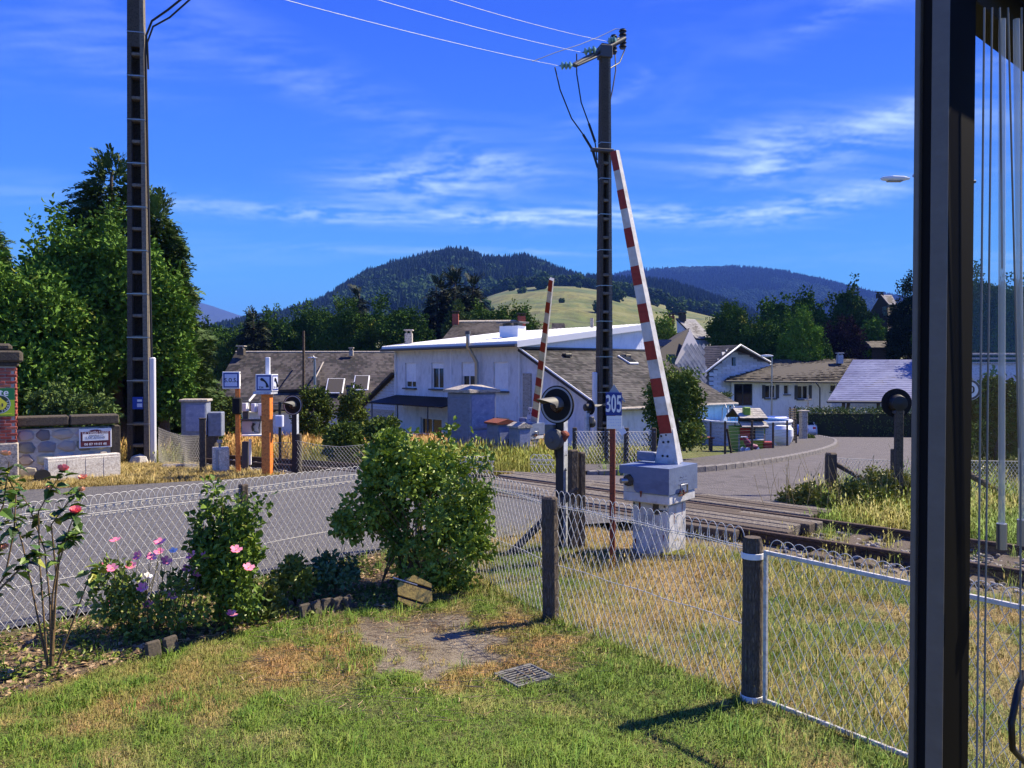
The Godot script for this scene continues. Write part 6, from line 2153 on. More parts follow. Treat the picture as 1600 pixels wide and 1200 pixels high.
func netting(parent, a: Vector3, b: Vector3, h: float, cell: float, r: float, m, sagging := 0.0, wobble := 0.0):
	var L := (b - a).length()
	var dx := (b - a) / L
	var nm := MB.new()
	var y := func(s: float) -> float: return h - sagging * sin(PI * clampf(s / L, 0, 1))
	var s := -h * 0.75
	while s < L + h * 0.75:
		for sg in [-1.0, 1.0]:
			var pts := []
			for k in 7:
				var t := k / 6.0
				var ss = s + sg * t * h * 0.62
				if ss < 0 or ss > L: continue
				pts.append(a + dx * ss + Vector3.UP * (t * y.call(ss)) + dx.cross(Vector3.UP) * (wobble * sin(ss * 3.0) * t * (1 - t) + sg * r * 0.7))
			if pts.size() > 1: nm.tube(pts, r, 3, false)
		s += cell
	nm.tube([a + Vector3.UP * y.call(0.0), a + dx * L * 0.25 + Vector3.UP * y.call(L * 0.25), a + dx * L * 0.5 + Vector3.UP * y.call(L * 0.5), a + dx * L * 0.75 + Vector3.UP * y.call(L * 0.75), b + Vector3.UP * y.call(L)], r * 1.3, 4, false)
	obj("wire_mesh", nm, m, parent, "stuff")

# ---------------------------------------------------------------- left verge: wall, pillar, telephone, cabinets
func make_left():
	R.seed = 51
	# stone wall
	var wa := gt(26, 750); var wb := gt(187, 742)
	var dir := (wb - wa); dir.y = 0
	var L := dir.length(); dir = dir.normalized()
	var yaw := atan2(-dir.z, dir.x)
	var W = thing("stone_wall", "field stone garden wall with dark coping between brick pillar and concrete pole", "wall", wa, yaw)
	var H := hv(652, -wa.z, wa)
	part_box("mortar_core", W, Vector3(L / 2, H / 2 - 0.15, -0.2), Vector3(L, H - 0.25, 0.36), M.mortar)
	part_box("corner_pier", W, Vector3(L - 0.08, H / 2 - 0.14, -0.19), Vector3(0.2, H - 0.24, 0.42), M.darkconc, 0.01)
	# stones: irregular cells from jittered points
	var pts := PackedVector2Array()
	var stones := []
	var rows := 4
	var rh := (H - 0.3) / rows
	for i in rows:
		var x := 0.0
		while x < L - 0.2:
			var w := R.randf_range(0.28, 0.48)
			w = minf(w, L - 0.2 - x)
			if w > 0.08: stones.append([x + w / 2, 0.02 + rh * (i + 0.5), w, rh])
			x += w
	for s in stones:
		var m := MB.new()
		var n := R.randi_range(6, 8)
		var poly := []
		for k in n:
			var a := TAU * k / n + R.randf_range(-0.25, 0.25)
			var c := Vector2(cos(a), sin(a))
			var q := 1.0 / maxf(absf(c.x), absf(c.y)) * 0.5 + 0.5
			poly.append(Vector2(s[0], s[1]) + c * q * Vector2(s[2], s[3]) * 0.52 * R.randf_range(0.88, 1.0))
		var g := R.randf_range(0.18, 0.5)
		var tint := Color(g, g * R.randf_range(0.84, 0.97), g * R.randf_range(0.7, 0.95))
		m.col = tint
		var ctr := Vector3(s[0], s[1], R.randf_range(0.015, 0.05))
		for k in n:
			var p: Vector2 = poly[k]; var p2: Vector2 = poly[(k + 1) % n]
			var A := Vector3(p.x, p.y, -0.02); var B := Vector3(p2.x, p2.y, -0.02)
			var i1 := ctr.lerp(A, 0.72); i1.z = 0.012 + R.randf() * 0.012
			var i2 := ctr.lerp(B, 0.72); i2.z = i1.z
			m.quad(A, B, i2, i1)
			m.flat(i1, i2, ctr)
		obj("stone", m, M.stone, W)
	for i in 2:
		part_box("coping_stone", W, Vector3(L * (0.25 + 0.5 * i), H - 0.1, -0.18), Vector3(L / 2 - 0.02, 0.21, 0.55), M.darkconc, 0.025)
	# business sign on the wall
	var sc := 1.0
	var sx := L * 0.755
	var S = thing("wall_sign", "maroon and white rental sign hung on the stone wall", "sign", wa + Basis(Vector3.UP, yaw) * Vector3(sx, 0, 0.06), yaw)
	var y0 := H - 0.52
	var sw := 0.66; var sh := 0.44
	part_box("board", S, Vector3(0, y0, 0), Vector3(sw, sh, 0.02), M.white, 0.004)
	var maroon := mat(Color8(98, 30, 40), 0.5)
	var mb := MB.new()
	mb.prism(PackedVector2Array([Vector2(-0.3, -0.19), Vector2(0.3, -0.19), Vector2(0.3, 0.15), Vector2(0.15, 0.15), Vector2(0.1, 0.18), Vector2(0.03, 0.195), Vector2(-0.03, 0.195), Vector2(-0.1, 0.18), Vector2(-0.15, 0.15), Vector2(-0.3, 0.15)]), 0.004, Transform3D(Basis(), Vector3(0, y0, 0.01)))
	obj("maroon_panel", mb, maroon, S)
	part_box("white_panel", S, Vector3(0, y0 + 0.02, 0.016), Vector3(0.52, 0.15, 0.004), M.white, 0.0)
	text("lettering", S, "La Vieille Usine", Transform3D(Basis(), Vector3(0, y0 + 0.128, 0.017)), 0.055, M.white, 0.95, false, true, true)
	text("lettering", S, "MEUBLE ***", Transform3D(Basis(), Vector3(0.02, y0 + 0.062, 0.02)), 0.03, M.dgrey, 1.2, false, true)
	text("lettering", S, "LOCATION", Transform3D(Basis(), Vector3(0, y0 + 0.012, 0.02)), 0.048, M.dgrey, 1.15, false, true)
	text("lettering", S, "06 87 19 61 48", Transform3D(Basis(), Vector3(0, y0 - 0.135, 0.017)), 0.05, M.white, 1.0)
	# brick pillar
	var pb := gt(0, 752)
	var pcx: float = gt(26, 752).x
	var pw := 0.85
	var ctr := Vector3(pcx - 0.577, pb.y, pb.z - 0.169)
	var P = thing("brick_pillar", "red brick gate pillar with stone cap at the left edge", "gate pillar", ctr, 0.52)
	var ph := hv(535, -pb.z, pb)
	part_box("plinth", P, Vector3(0, 0.35, 0), Vector3(pw + 0.06, 0.95, pw + 0.06), M.conc, 0.02)
	part_box("mortar_core", P, Vector3(0, (ph + 0.4) / 2, 0), Vector3(pw - 0.04, ph - 0.9, pw - 0.04), M.mortar)
	part_box("cap", P, Vector3(0, ph - 0.3, 0), Vector3(pw + 0.22, 0.25, pw + 0.22), M.darkconc, 0.04)
	part_box("cap_top", P, Vector3(0, ph - 0.1, 0), Vector3(pw * 0.8, 0.16, pw * 0.8), M.darkconc, 0.05)
	part_box("cap_moulding", P, Vector3(0, ph - 0.47, 0), Vector3(pw + 0.08, 0.09, pw + 0.08), M.darkconc, 0.02)
	var bm := []
	for c in [[150, 66, 56], [168, 82, 68], [132, 56, 50], [176, 98, 80]]:
		bm.append(surf([Color8(c[0], c[1], c[2]), Color8(c[0] - 22, c[1] - 14, c[2] - 12), Color8(c[0] + 14, c[1] + 16, c[2] + 14)], 5.0, 0.9, 0.4))
	var bl := bxm(Vector3(0.205, 0.058, 0.03), Vector3.ZERO, 0.006)
	var bhm := bxm(Vector3(0.095, 0.058, 0.03), Vector3.ZERO, 0.006)
	var yy := 0.87
	var row := 0
	while yy < ph - 0.55:
		for side in [0, 1]:
			var bs := Basis(Vector3.UP, 0.0 if side == 0 else PI / 2)
			var x := -pw / 2 + (0.11 if row % 2 == 0 else 0.055)
			if row % 2 == 1:
				var h0 = obj("brick", bhm, bm[R.randi() % 4], P)
				h0.transform = Transform3D(bs, bs * Vector3(x, yy, pw / 2 - 0.018))
				x += 0.165
			while x < pw / 2 - 0.08:
				var o = obj("brick", bl, bm[R.randi() % 4], P)
				o.transform = Transform3D(bs, bs * Vector3(x, yy, pw / 2 - 0.018 + R.randf_range(-0.003, 0.003)))
				x += 0.218
			if x < pw / 2 - 0.02:
				var o2 = obj("brick", bhm, bm[R.randi() % 4], P)
				o2.transform = Transform3D(bs, bs * Vector3(pw / 2 - 0.05, yy, pw / 2 - 0.018))
		yy += 0.07
		row += 1
	# green holiday-lodging sign
	var G = thing("lodging_sign", "green lodging sign with round house emblem on the brick pillar", "sign", ctr, 0.52)
	var gc := Vector3(pw / 2 - 0.33, hv(628, -pb.z, pb), pw / 2 + 0.02)
	var gw := 0.6; var gh := 0.6
	var dg := mat(Color8(34, 116, 60), 0.5); var lg := mat(Color8(164, 196, 34), 0.5); var yg := mat(Color8(232, 224, 60), 0.5)
	part_box("board", G, gc, Vector3(gw, gh, 0.015), dg, 0.003)
	part_box("lower_field", G, gc + Vector3(0, -gh * 0.21, 0.009), Vector3(gw - 0.004, gh * 0.58 - 0.004, 0.004), lg)
	text("lettering", G, "Gîte", Transform3D(Basis(), gc + Vector3(0.02, gh * 0.33, 0.012)), 0.13, M.white)
	var ec := gc + Vector3(0.03, -0.04, 0.012)
	var tf := Transform3D(Basis(Vector3.RIGHT, PI / 2), ec)
	var em := MB.new(); em.lathe([Vector2(0, 0.002), Vector2(0.2, 0.002)], 32, tf, true)
	obj("emblem_disc", em, mat(Color8(34, 60, 40), 0.5), G)
	em = MB.new(); em.lathe([Vector2(0.185, 0.004), Vector2(0.197, 0.004)], 32, tf, true)
	obj("emblem_ring", em, M.white, G)
	em = MB.new(); em.prism(PackedVector2Array([Vector2(-0.14, 0.02), Vector2(0, 0.15), Vector2(0.14, 0.02), Vector2(0.115, -0.06), Vector2(0.06, -0.12), Vector2(-0.06, -0.12), Vector2(-0.115, -0.06)]), 0.003, Transform3D(Basis(), ec + Vector3(0, 0, 0.004)))
	obj("emblem_house", em, yg, G)
	part_box("emblem_window", G, ec + Vector3(0.05, -0.02, 0.009), Vector3(0.03, 0.07, 0.002), M.dgrey)
	part_box("emblem_door", G, ec + Vector3(-0.02, -0.03, 0.009), Vector3(0.04, 0.06, 0.002), mat(Color8(196, 92, 40), 0.5))
	var rl := ["F", "R", "A", "N", "C", "E"]
	for i in 6:
		var a := -1.25 + i * 0.33
		text("lettering", G, rl[i], Transform3D(Basis(Vector3.BACK, a + PI / 2), ec + Vector3(cos(a) * 0.158, sin(a) * 0.158, 0.006)), 0.036, M.white)
	part_box("footer_line", G, gc + Vector3(0.0, -gh * 0.42, 0.013), Vector3(0.5, 0.018, 0.003), yg)
	# white trough leaning in front of the wall
	var ta := gt(72, 754); var tb := gt(186, 745)
	var td := tb - ta; td.y = 0
	var T = thing("concrete_trough", "long white concrete panel standing before the stone wall", "trough", ta, atan2(-td.z, td.x))
	var tl := td.length()
	var th := hv(716, -ta.z, ta)
	part_box("body", T, Vector3(tl / 2, th / 2, -0.02), Vector3(tl, th, 0.22), M.whitec, 0.012)
	for i in 4:
		part_box("panel", T, Vector3(tl * (0.125 + 0.25 * i), th / 2 - 0.02, 0.094), Vector3(tl / 4 - 0.015, th - 0.08, 0.012), M.whitec, 0.006)
	part_tube("drain_hole", T, [Vector3(-0.1, 0.15, 0.05), Vector3(-0.1, 0.15, 0.16)], 0.15, M.black, 12)
	# wooden post and netting by the concrete pole
	var fb := gt(317, 738)
	var Fp = thing("wooden_post", "weathered square wooden post left of the white cable box", "fence post", fb)
	var fh := hv(655, -fb.z, fb)
	part_box("post", Fp, Vector3(0, fh / 2 - 0.1, 0), Vector3(0.15, fh + 0.2, 0.14), M.wood, 0.02, Basis(Vector3.UP, 0.4))
	part_box("post_cap", Fp, Vector3(0, fh + 0.01, 0), Vector3(0.17, 0.04, 0.16), M.darkconc, 0.01, Basis(Vector3.UP, 0.4))
	var nb := gt(247, 728)
	var N = thing("netting_fence", "sagging wire netting between concrete pole and wooden post", "fence", nb)
	netting(N, Vector3(0, 0.1, 0), Vector3(fb.x - nb.x, 0.1, fb.z - nb.z), 0.95, 0.075, 0.004, M.wire_old, 0.1, 0.3)
	part_box("ground_beam", N, Vector3((fb.x - nb.x) / 2, 0.1, (fb.z - nb.z) / 2), Vector3(0.9, 0.2, 0.25), M.conc, 0.06)
	var n2 := gt(426, 742); var n3 := gt(455, 742); var n4 := gt(600, 742)
	var N2 = thing("netting_fence", "wire netting from the orange telephone post to behind the big bush", "fence", n2)
	netting(N2, Vector3(0, 0, 0), n3 - n2, 0.75, 0.075, 0.004, M.wire_old)
	netting(N2, n3 - n2 + Vector3(0.1, 0, 0), n4 - n2, 0.8, 0.075, 0.004, M.wire_old, 0.15, 0.4)
	# white cable box
	var cb := gt(345, 739)
	var B = thing("cable_box", "white concrete cable box between wooden post and orange post", "cable box", cb, 0.45)
	var ch := hv(699, -cb.z, cb)
	part_box("body", B, Vector3(0, ch / 2 - 0.05, 0), Vector3(0.36, ch + 0.1, 0.3), M.whitec, 0.01)
	part_box("door", B, Vector3(0.05, ch / 2, 0.16), Vector3(0.22, ch - 0.06, 0.02), M.whitec, 0.008)
	part_box("hinge_strip", B, Vector3(-0.1, ch / 2, 0.16), Vector3(0.05, ch - 0.1, 0.025), M.grey, 0.004)
	part_tube("top_pipe", B, [Vector3(-0.02, ch, 0), Vector3(-0.02, ch + 0.12, 0)], 0.03, M.conc)
	part_box("pipe_cap", B, Vector3(-0.02, ch + 0.14, 0), Vector3(0.12, 0.07, 0.12), M.conc, 0.01)
	# emergency telephone
	var p1 := gt(372, 740)
	var E = thing("emergency_post", "orange post carrying a square S.O.S. sign box and black speaker box", "emergency sign", p1, 0.12)
	var h1 := hv(606, -p1.z, p1)
	part_box("post", E, Vector3(0, h1 / 2 - 0.1, 0), Vector3(0.1, h1 + 0.2, 0.1), M.orange, 0.008, Basis(Vector3.UP, 0.35))
	var sc1 := Vector3(-0.13, hv(594, -p1.z, p1), 0.02)
	var sb = part_box("sign_box", E, sc1, Vector3(0.39, 0.4, 0.12), M.white, 0.006)
	part_box("blue_frame", sb, sc1 + Vector3(0, 0, 0.061), Vector3(0.345, 0.345, 0.004), M.blue)
	part_box("sign_field", sb, sc1 + Vector3(0, 0, 0.065), Vector3(0.285, 0.285, 0.004), M.signpale)
	text("lettering", sb, "S.O.S.", Transform3D(Basis(), sc1 + Vector3(0, 0, 0.069)), 0.095, M.black, 0.85)
	part_box("speaker_box", E, Vector3(0.0, hv(634, -p1.z, p1), 0.05), Vector3(0.2, 0.4, 0.18), M.mattblack, 0.03)
	part_box("bolt", E, sc1 + Vector3(0.197, 0.16, 0), Vector3(0.004, 0.03, 0.05), M.black)
	part_box("bolt", E, sc1 + Vector3(0.197, -0.16, 0), Vector3(0.004, 0.03, 0.05), M.black)
	var p2 := gt(418, 744)
	var Tn = thing("telephone_post", "broad orange post with telephone sign box and white stub on top", "telephone post", p2, -0.08)
	var h2 := hv(610, -p2.z, p2)
	part_box("post", Tn, Vector3(0, h2 / 2 - 0.1, 0), Vector3(0.2, h2 + 0.2, 0.2), M.orange, 0.01)
	var tc := Vector3(-0.0, hv(598, -p2.z, p2), 0.0)
	part_box("top_stub", Tn, Vector3(0.0, tc.y + 0.38, -0.06), Vector3(0.1, 0.4, 0.06), M.pipe, 0.01)
	var tb2 = part_box("sign_box", Tn, tc, Vector3(0.38, 0.39, 0.38), M.white, 0.006)
	part_box("sign_shelf", Tn, tc - Vector3(0.04, 0.23, 0), Vector3(0.42, 0.06, 0.4), M.cabpale, 0.006)
	for f in 2:
		var bs := Basis(Vector3.UP, 0.0 if f == 0 else PI / 2)
		var o := tc + bs * Vector3(0, 0, 0.19)
		var nz := bs * Vector3.BACK
		part_box("blue_frame", tb2, o + nz * 0.002, Vector3(0.335, 0.345, 0.004), M.blue, 0.0, bs)
		part_box("sign_field", tb2, o + nz * 0.006, Vector3(0.27, 0.28, 0.004), M.signpale, 0.0, bs)
		var hs := MB.new()
		var pth := []
		for i in 9:
			var t := i / 8.0
			pth.append(o + bs * Vector3(lerpf(-0.06, 0.09, t) + sin(t * PI) * 0.035, lerpf(0.09, -0.1, t) + sin(t * PI) * 0.02, 0.012))
		hs.tube(pth, [0.03, 0.034, 0.024, 0.02, 0.02, 0.02, 0.024, 0.034, 0.03], 8)
		obj("handset_symbol", hs, M.black, tb2)
		text("lettering", tb2, "134", Transform3D(bs, o + bs * Vector3(-0.06, -0.105, 0.009)), 0.05, M.black)
	# grey telephone cabinet between them
	var p3 := gt(388, 738)
	var Ph = thing("telephone_cabinet", "grey telephone cabinet with shelf and small boxes between the orange posts", "telephone cabinet", p3, 0.1)
	var yv := func(v) -> float: return hv(v, -p3.z, p3)
	part_box("leg", Ph, Vector3(-0.07, yv.call(690.0) / 2, 0), Vector3(0.13, yv.call(690.0), 0.14), M.dgrey, 0.01)
	part_box("cable_guard", Ph, Vector3(0.05, yv.call(705.0) - 0.02, 0.02), Vector3(0.055, 0.62, 0.06), M.white, 0.008)
	part_box("back_post", Ph, Vector3(-0.06, yv.call(650.0), -0.06), Vector3(0.14, 0.75, 0.1), M.dgrey, 0.01)
	var hb = part_box("housing", Ph, Vector3(0.1, yv.call(669.0), 0.0), Vector3(0.46, 0.36, 0.22), M.grey, 0.015)
	part_box("shelf", Ph, Vector3(0.2, yv.call(679.0), 0.1), Vector3(0.58, 0.04, 0.42), M.white, 0.008)
	var hsx := MB.new()
	hsx.tube([Vector3(0.17, yv.call(661.0), 0.13), Vector3(0.13, yv.call(666.0), 0.15), Vector3(0.15, yv.call(673.0), 0.13)], [0.035, 0.025, 0.03], 8)
	obj("handset", hsx, M.black, Ph)
	part_tube("handset_cord", Ph, [Vector3(0.17, yv.call(674.0), 0.13), Vector3(0.3, yv.call(676.0), 0.14), Vector3(0.28, yv.call(668.0), 0.13), Vector3(0.33, yv.call(655.0), 0.1)], 0.01, M.black, 5)
	part_box("hood", Ph, Vector3(0.1, yv.call(656.0) + 0.01, 0.02), Vector3(0.5, 0.03, 0.28), M.dgrey, 0.006)
	for q in [[384, 636, 0.14, 0.2, M.white], [398, 637, 0.1, 0.2, M.signpale], [410, 640, 0.16, 0.3, M.white]]:
		part_box("small_box", Ph, Vector3((q[0] - 388.0) / F * -p3.z, yv.call(float(q[1])), 0.02), Vector3(q[2], q[3], 0.14), q[4], 0.01, Basis(Vector3.UP, -0.35))
	part_tube("rail", Ph, [Vector3(-0.25, yv.call(628.0), 0.0), Vector3(0.35, yv.call(629.0), 0.0)], 0.014, M.dgrey)
	for xx in [-0.03, 0.3]:
		part_tube("hanger", Ph, [Vector3(xx, yv.call(629.0), 0.0), Vector3(xx, yv.call(657.0), 0.0)], 0.014, M.dgrey)
	# little meter box further back, right of the telephone post
	var p5 := gx(437, 22.5)
	var Mt = thing("meter_box", "small pale meter box on a stand between telephone post and signal", "meter box", p5)
	part_tube("stand", Mt, [Vector3.ZERO, Vector3(0, hv(628, -p5.z, p5), 0)], 0.04, M.black)
	part_box("box", Mt, Vector3(0, hv(658, -p5.z, p5), 0.05), Vector3(0.22, 0.34, 0.16), M.signpale, 0.02)
	part_box("arm", Mt, Vector3(0, hv(630, -p5.z, p5), 0), Vector3(0.3, 0.03, 0.05), M.dgrey)
	# blue grey cabinets by the hedge at left
	var p6 := gx(306, 24.0)
	var Cb = thing("utility_cabinet", "blue grey cabinet with pale top in the grass at left", "utility cabinet", p6, 0.15, "")
	var c6 := hv(627, -p6.z, p6)
	part_box("body", Cb, Vector3(0, c6 * 0.72, 0), Vector3(0.72, c6 * 0.56, 0.6), M.cab, 0.02)
	part_box("top", Cb, Vector3(0, c6 + 0.03, 0), Vector3(0.82, 0.08, 0.7), M.conc, 0.02)
	part_box("door", Cb, Vector3(0.05, c6 * 0.73, 0.31), Vector3(0.56, c6 * 0.44, 0.02), M.door, 0.008)
	part_box("plinth", Cb, Vector3(0.15, c6 * 0.215, -0.02), Vector3(0.9, c6 * 0.43, 0.5), M.darkconc, 0.03)
	part_box("side_box", Cb, Vector3(0.58, c6 * 0.62, 0.0), Vector3(0.4, c6 * 0.4, 0.45), M.cab, 0.02)
	# big kiosk
	var kb := gx(737, 24.5)
	var K = thing("utility_kiosk", "tall blue grey electrical kiosk with hipped concrete roof before the white house", "electrical kiosk", kb, 0.82)
	var kh := hv(612, 24.5, kb)
	part_box("body", K, Vector3(0, kh / 2 - 0.1, 0), Vector3(1.12, kh + 0.15, 1.0), M.cab, 0.02)
	for s in [-1.0, 1.0]:
		pass
	part_box("door", K, Vector3(0, kh * 0.72, 0.505), Vector3(0.98, kh * 0.48, 0.02), M.door, 0.01)
	part_box("door", K, Vector3(0, kh * 0.24, 0.505), Vector3(0.98, kh * 0.42, 0.02), M.door, 0.01)
	part_box("side_panel", K, Vector3(-0.565, kh * 0.48, 0), Vector3(0.02, kh * 0.88, 0.86), M.cab, 0.01)
	part_box("lock", K, Vector3(0.42, kh * 0.6, 0.52), Vector3(0.03, 0.14, 0.02), M.dgrey, 0.004)
	var kr := MB.new()
	kr.box(Vector3(0, kh + 0.03, 0), Vector3(1.3, 0.09, 1.18))
	kr.box(Vector3(0, kh + 0.14, 0), Vector3(1.26, 0.14, 1.14), Basis(), 0.35)
	obj("roof", kr, M.conc, K)
	# two small cabinets with reddish tops
	for q in [[783, 23.5, 662, 0.62, 0.62, M.rust, "small cabinet with rust red gabled top right of the tall kiosk"], [812, 22.6, 668, 0.42, 0.5, M.conc, "small narrow cabinet with sandy gabled top, rightmost of the three"]]:
		var b := gx(q[0], q[1])
		var X = thing("utility_cabinet", q[6], "utility cabinet", b, 0.6, "")
		var hh := hv(q[2], q[1], b)
		part_box("body", X, Vector3(0, hh / 2, 0), Vector3(q[3], hh, q[4]), M.cab, 0.015)
		part_box("door", X, Vector3(0, hh * 0.5, q[4] / 2 + 0.006), Vector3(q[3] * 0.86, hh * 0.86, 0.015), M.door, 0.006)
		part_tube("handle", X, [Vector3(0.0, hh * 0.4, q[4] / 2 + 0.02), Vector3(0.02, hh * 0.5, q[4] / 2 + 0.04), Vector3(0.03, hh * 0.62, q[4] / 2 + 0.02)], 0.012, M.black, 5)
		var rm := MB.new()
		rm.prism(PackedVector2Array([Vector2(-q[3] * 0.6, 0), Vector2(q[3] * 0.6, 0), Vector2(q[3] * 0.6, 0.05), Vector2(0, 0.15), Vector2(-q[3] * 0.6, 0.05)]), q[4] * 1.15, Transform3D(Basis(), Vector3(0, hh, -q[4] * 0.575)))
		obj("roof", rm, q[5], X)

# ---------------------------------------------------------------- play corner by the pool, cars
func make_pool():
	R.seed = 61
	var d := 39.5
	var pc := gx(1166, d)
	var P = thing("pool", "round above-ground pool with grey wall and pale rim beyond the road", "pool", pc)
	var r := 66.0 / F * d * 1.02
	var h := hv(661, d - 2.0, pc)
	var m := MB.new()
	m.lathe([Vector2(r, 0), Vector2(r, h)], 40)
	m.lathe([Vector2(r * 0.97, h), Vector2(r * 0.97, 0)], 40)
	obj("wall", m, M.cabpale, P)
	m = MB.new()
	m.lathe([Vector2(r * 0.96, h - 0.02), Vector2(r * 0.96, h + 0.05), Vector2(r * 1.03, h + 0.05), Vector2(r * 1.03, h - 0.02)], 40, Transform3D(), true)
	obj("rim", m, M.white, P)
	m = MB.new(); m.lathe([Vector2(0, h - 0.12), Vector2(r * 0.97, h - 0.12)], 40, Transform3D(), true)
	obj("water", m, mat(Color8(70, 140, 200), 0.05), P)
	for i in 10:
		var a := TAU * i / 10.0 + 0.2
		part_tube("upright", P, [Vector3(cos(a) * r * 1.02, 0, sin(a) * r * 1.02), Vector3(cos(a) * r * 1.02, h, sin(a) * r * 1.02)], 0.04, M.dgrey, 5)
	var lx := (1121 - 1166) / F * d
	for s in [0.0, 0.38]:
		part_tube("ladder_rail", P, [Vector3(lx + s, 0, 0.9), Vector3(lx + s, h + 0.6, 0.95), Vector3(lx + s + 0.08, h + 0.85, 1.1), Vector3(lx + s + 0.16, h + 0.6, 1.25), Vector3(lx + s + 0.18, h - 0.4, 1.3)], 0.025, M.steel, 6)
	# play house
	var hb := gx(1175, 31.3)
	var H = thing("playhouse", "small wooden playhouse with red, blue and green boards and shingled roof", "playhouse", hb, 0.06)
	var sc := 31.3 / F
	var w := 40.0 * sc
	var y := func(v: float) -> float: return hv(v, 31.3, hb)
	var cols := {"red": mat(Color8(172, 40, 40), 0.6), "blue": mat(Color8(120, 150, 180), 0.6), "green": mat(Color8(110, 150, 50), 0.6), "lime": mat(Color8(160, 176, 44), 0.6)}
	for i in 4:
		part_box("corner_post", H, Vector3(-w / 2 + w * (i / 3.0), y.call(690.0) * 1.0 - 0.25, 0.0 if i in [0, 3] else 0.0), Vector3(0.06, y.call(667.0) + 0.1 - 0.0, 0.06), M.conc if i != 1 else M.white, 0.01)
	var yb: float = y.call(706.0); var ym: float = y.call(688.0); var yt: float = y.call(668.0)
	for q in [["green", -w / 4, yb, ym], ["lime", w / 4, yb, ym], ["red", -w / 4, ym, yt], ["blue", w / 4, ym, yt]]:
		var n := 5
		for k in n:
			var bh: float = (q[3] - q[2]) / n
			part_box("board", H, Vector3(q[1], q[2] + bh * (k + 0.5), 0.03 if k % 2 == 0 else 0.024), Vector3(w / 2 - 0.06, bh - 0.012, 0.03), cols[q[0]], 0.005)
	part_box("window", H, Vector3(w * 0.02, (ym + yt) / 2, 0.055), Vector3(0.2, (yt - ym) * 0.8, 0.03), M.glass)
	part_box("ledge", H, Vector3(-w * 0.1, ym + 0.02, 0.1), Vector3(0.4, 0.04, 0.14), M.white, 0.006)
	part_box("ledge", H, Vector3(w * 0.28, ym + 0.02, 0.1), Vector3(0.3, 0.04, 0.14), M.white, 0.006)
	var body := MB.new()
	for q in [[Vector3(-w / 2, (yb + yt) / 2, -0.6), Vector3(0.04, yt - yb, 1.2)], [Vector3(w / 2, (yb + yt) / 2, -0.6), Vector3(0.04, yt - yb, 1.2)], [Vector3(0, (yb + yt) / 2, -1.2), Vector3(w, yt - yb, 0.04)]]:
		body.box(q[0], q[1])
	obj("side_wall", body, cols["green"], H)
	roof(H, Vector3(-w * 0.53, y.call(666.0), 0.42), Vector3(w * 0.53, y.call(666.0), 0.42), Vector3(w * 0.53, y.call(658.5), 0.05), Vector3(-w * 0.53, y.call(658.5), 0.05), 3, 12, Color(0.3, 0.28, 0.25), Color(0.48, 0.46, 0.42), 0.06, 0.02)
	roof(H, Vector3(-w * 0.55, y.call(653.0), 0.25), Vector3(w * 0.55, y.call(653.0), 0.25), Vector3(w * 0.55, y.call(639.0), -0.6), Vector3(-w * 0.55, y.call(639.0), -0.6), 5, 12, Color(0.3, 0.28, 0.25), Color(0.48, 0.46, 0.42), 0.06, 0.02)
	roof(H, Vector3(-w * 0.55, y.call(653.0), -1.45), Vector3(w * 0.55, y.call(653.0), -1.45), Vector3(w * 0.55, y.call(639.0), -0.6), Vector3(-w * 0.55, y.call(639.0), -0.6), 5, 12, Color(0.3, 0.28, 0.25), Color(0.48, 0.46, 0.42), 0.06, 0.02)
	part_box("upper_wall", H, Vector3(0, y.call(655.0), -0.1), Vector3(w, 0.3, 0.1), M.wood)
	part_box("roof_dormer", H, Vector3(-w * 0.18, y.call(643.0), -0.1), Vector3(0.26, 0.34, 0.26), cols["green"], 0.03)
	part_box("red_crate", H, Vector3(w * 0.62, yb + 0.2, 0.0), Vector3(0.36, 0.4, 0.3), cols["red"], 0.02)
	# ride-on toy
	var tb := gx(1172, 29.8)
	var T = thing("ride_on_toy", "little mauve ride-on toy with pale wheels before the playhouse", "toy", tb, 0.5)
	var mv := mat(Color8(120, 46, 84), 0.5)
	part_tube("body", T, [Vector3(-0.3, 0.62, 0), Vector3(-0.15, 0.42, 0), Vector3(0.0, 0.25, 0), Vector3(0.35, 0.22, 0)], [0.05, 0.12, 0.14, 0.08], mv, 8)
	part_tube("handlebar", T, [Vector3(-0.28, 0.6, -0.16), Vector3(-0.28, 0.62, 0.16)], 0.03, M.white, 6)
	for q in [Vector3(-0.22, 0.12, 0.12), Vector3(-0.22, 0.12, -0.12), Vector3(0.38, 0.1, 0.0)]:
		part_tube("wheel", T, [q - Vector3(0, 0, 0.03), q + Vector3(0, 0, 0.03)], 0.11, M.signpale, 12)
	# white rounded tank
	var eb := gx(1224, 34.5)
	var E = thing("white_tank", "white rounded upright tank between pool and fence posts", "tank", eb)
	var eh := hv(665, 34.5, eb)
	m = MB.new()
	m.lathe([Vector2(0.18, 0.05), Vector2(0.36, 0.3), Vector2(0.43, eh * 0.55), Vector2(0.42, eh * 0.85), Vector2(0.3, eh), Vector2(0, eh + 0.02)], 20)
	obj("shell", m, M.white, E)
	part_tube("foot", E, [Vector3.ZERO, Vector3(0, 0.1, 0)], 0.2, M.dgrey, 10)
	# picnic bench at left of the pool
	var bb := gx(1090, 32.0)
	var Bn = thing("garden_bench", "brown wooden garden bench left of the pool", "bench", bb, 0.1)
	part_box("seat", Bn, Vector3(0, 0.52, 0), Vector3(1.3, 0.06, 0.4), M.rust, 0.01)
	for s in [-0.55, 0.55]: part_box("leg", Bn, Vector3(s, 0.25, 0), Vector3(0.06, 0.5, 0.34), M.wood, 0.008)
	# garden fence of posts and wires along the pavement
	var F2 = thing("wire_fence", "garden fence of dark posts and plain wires round the play corner", "fence", gx(1133, 26.9))
	var fo := gx(1133, 26.9)
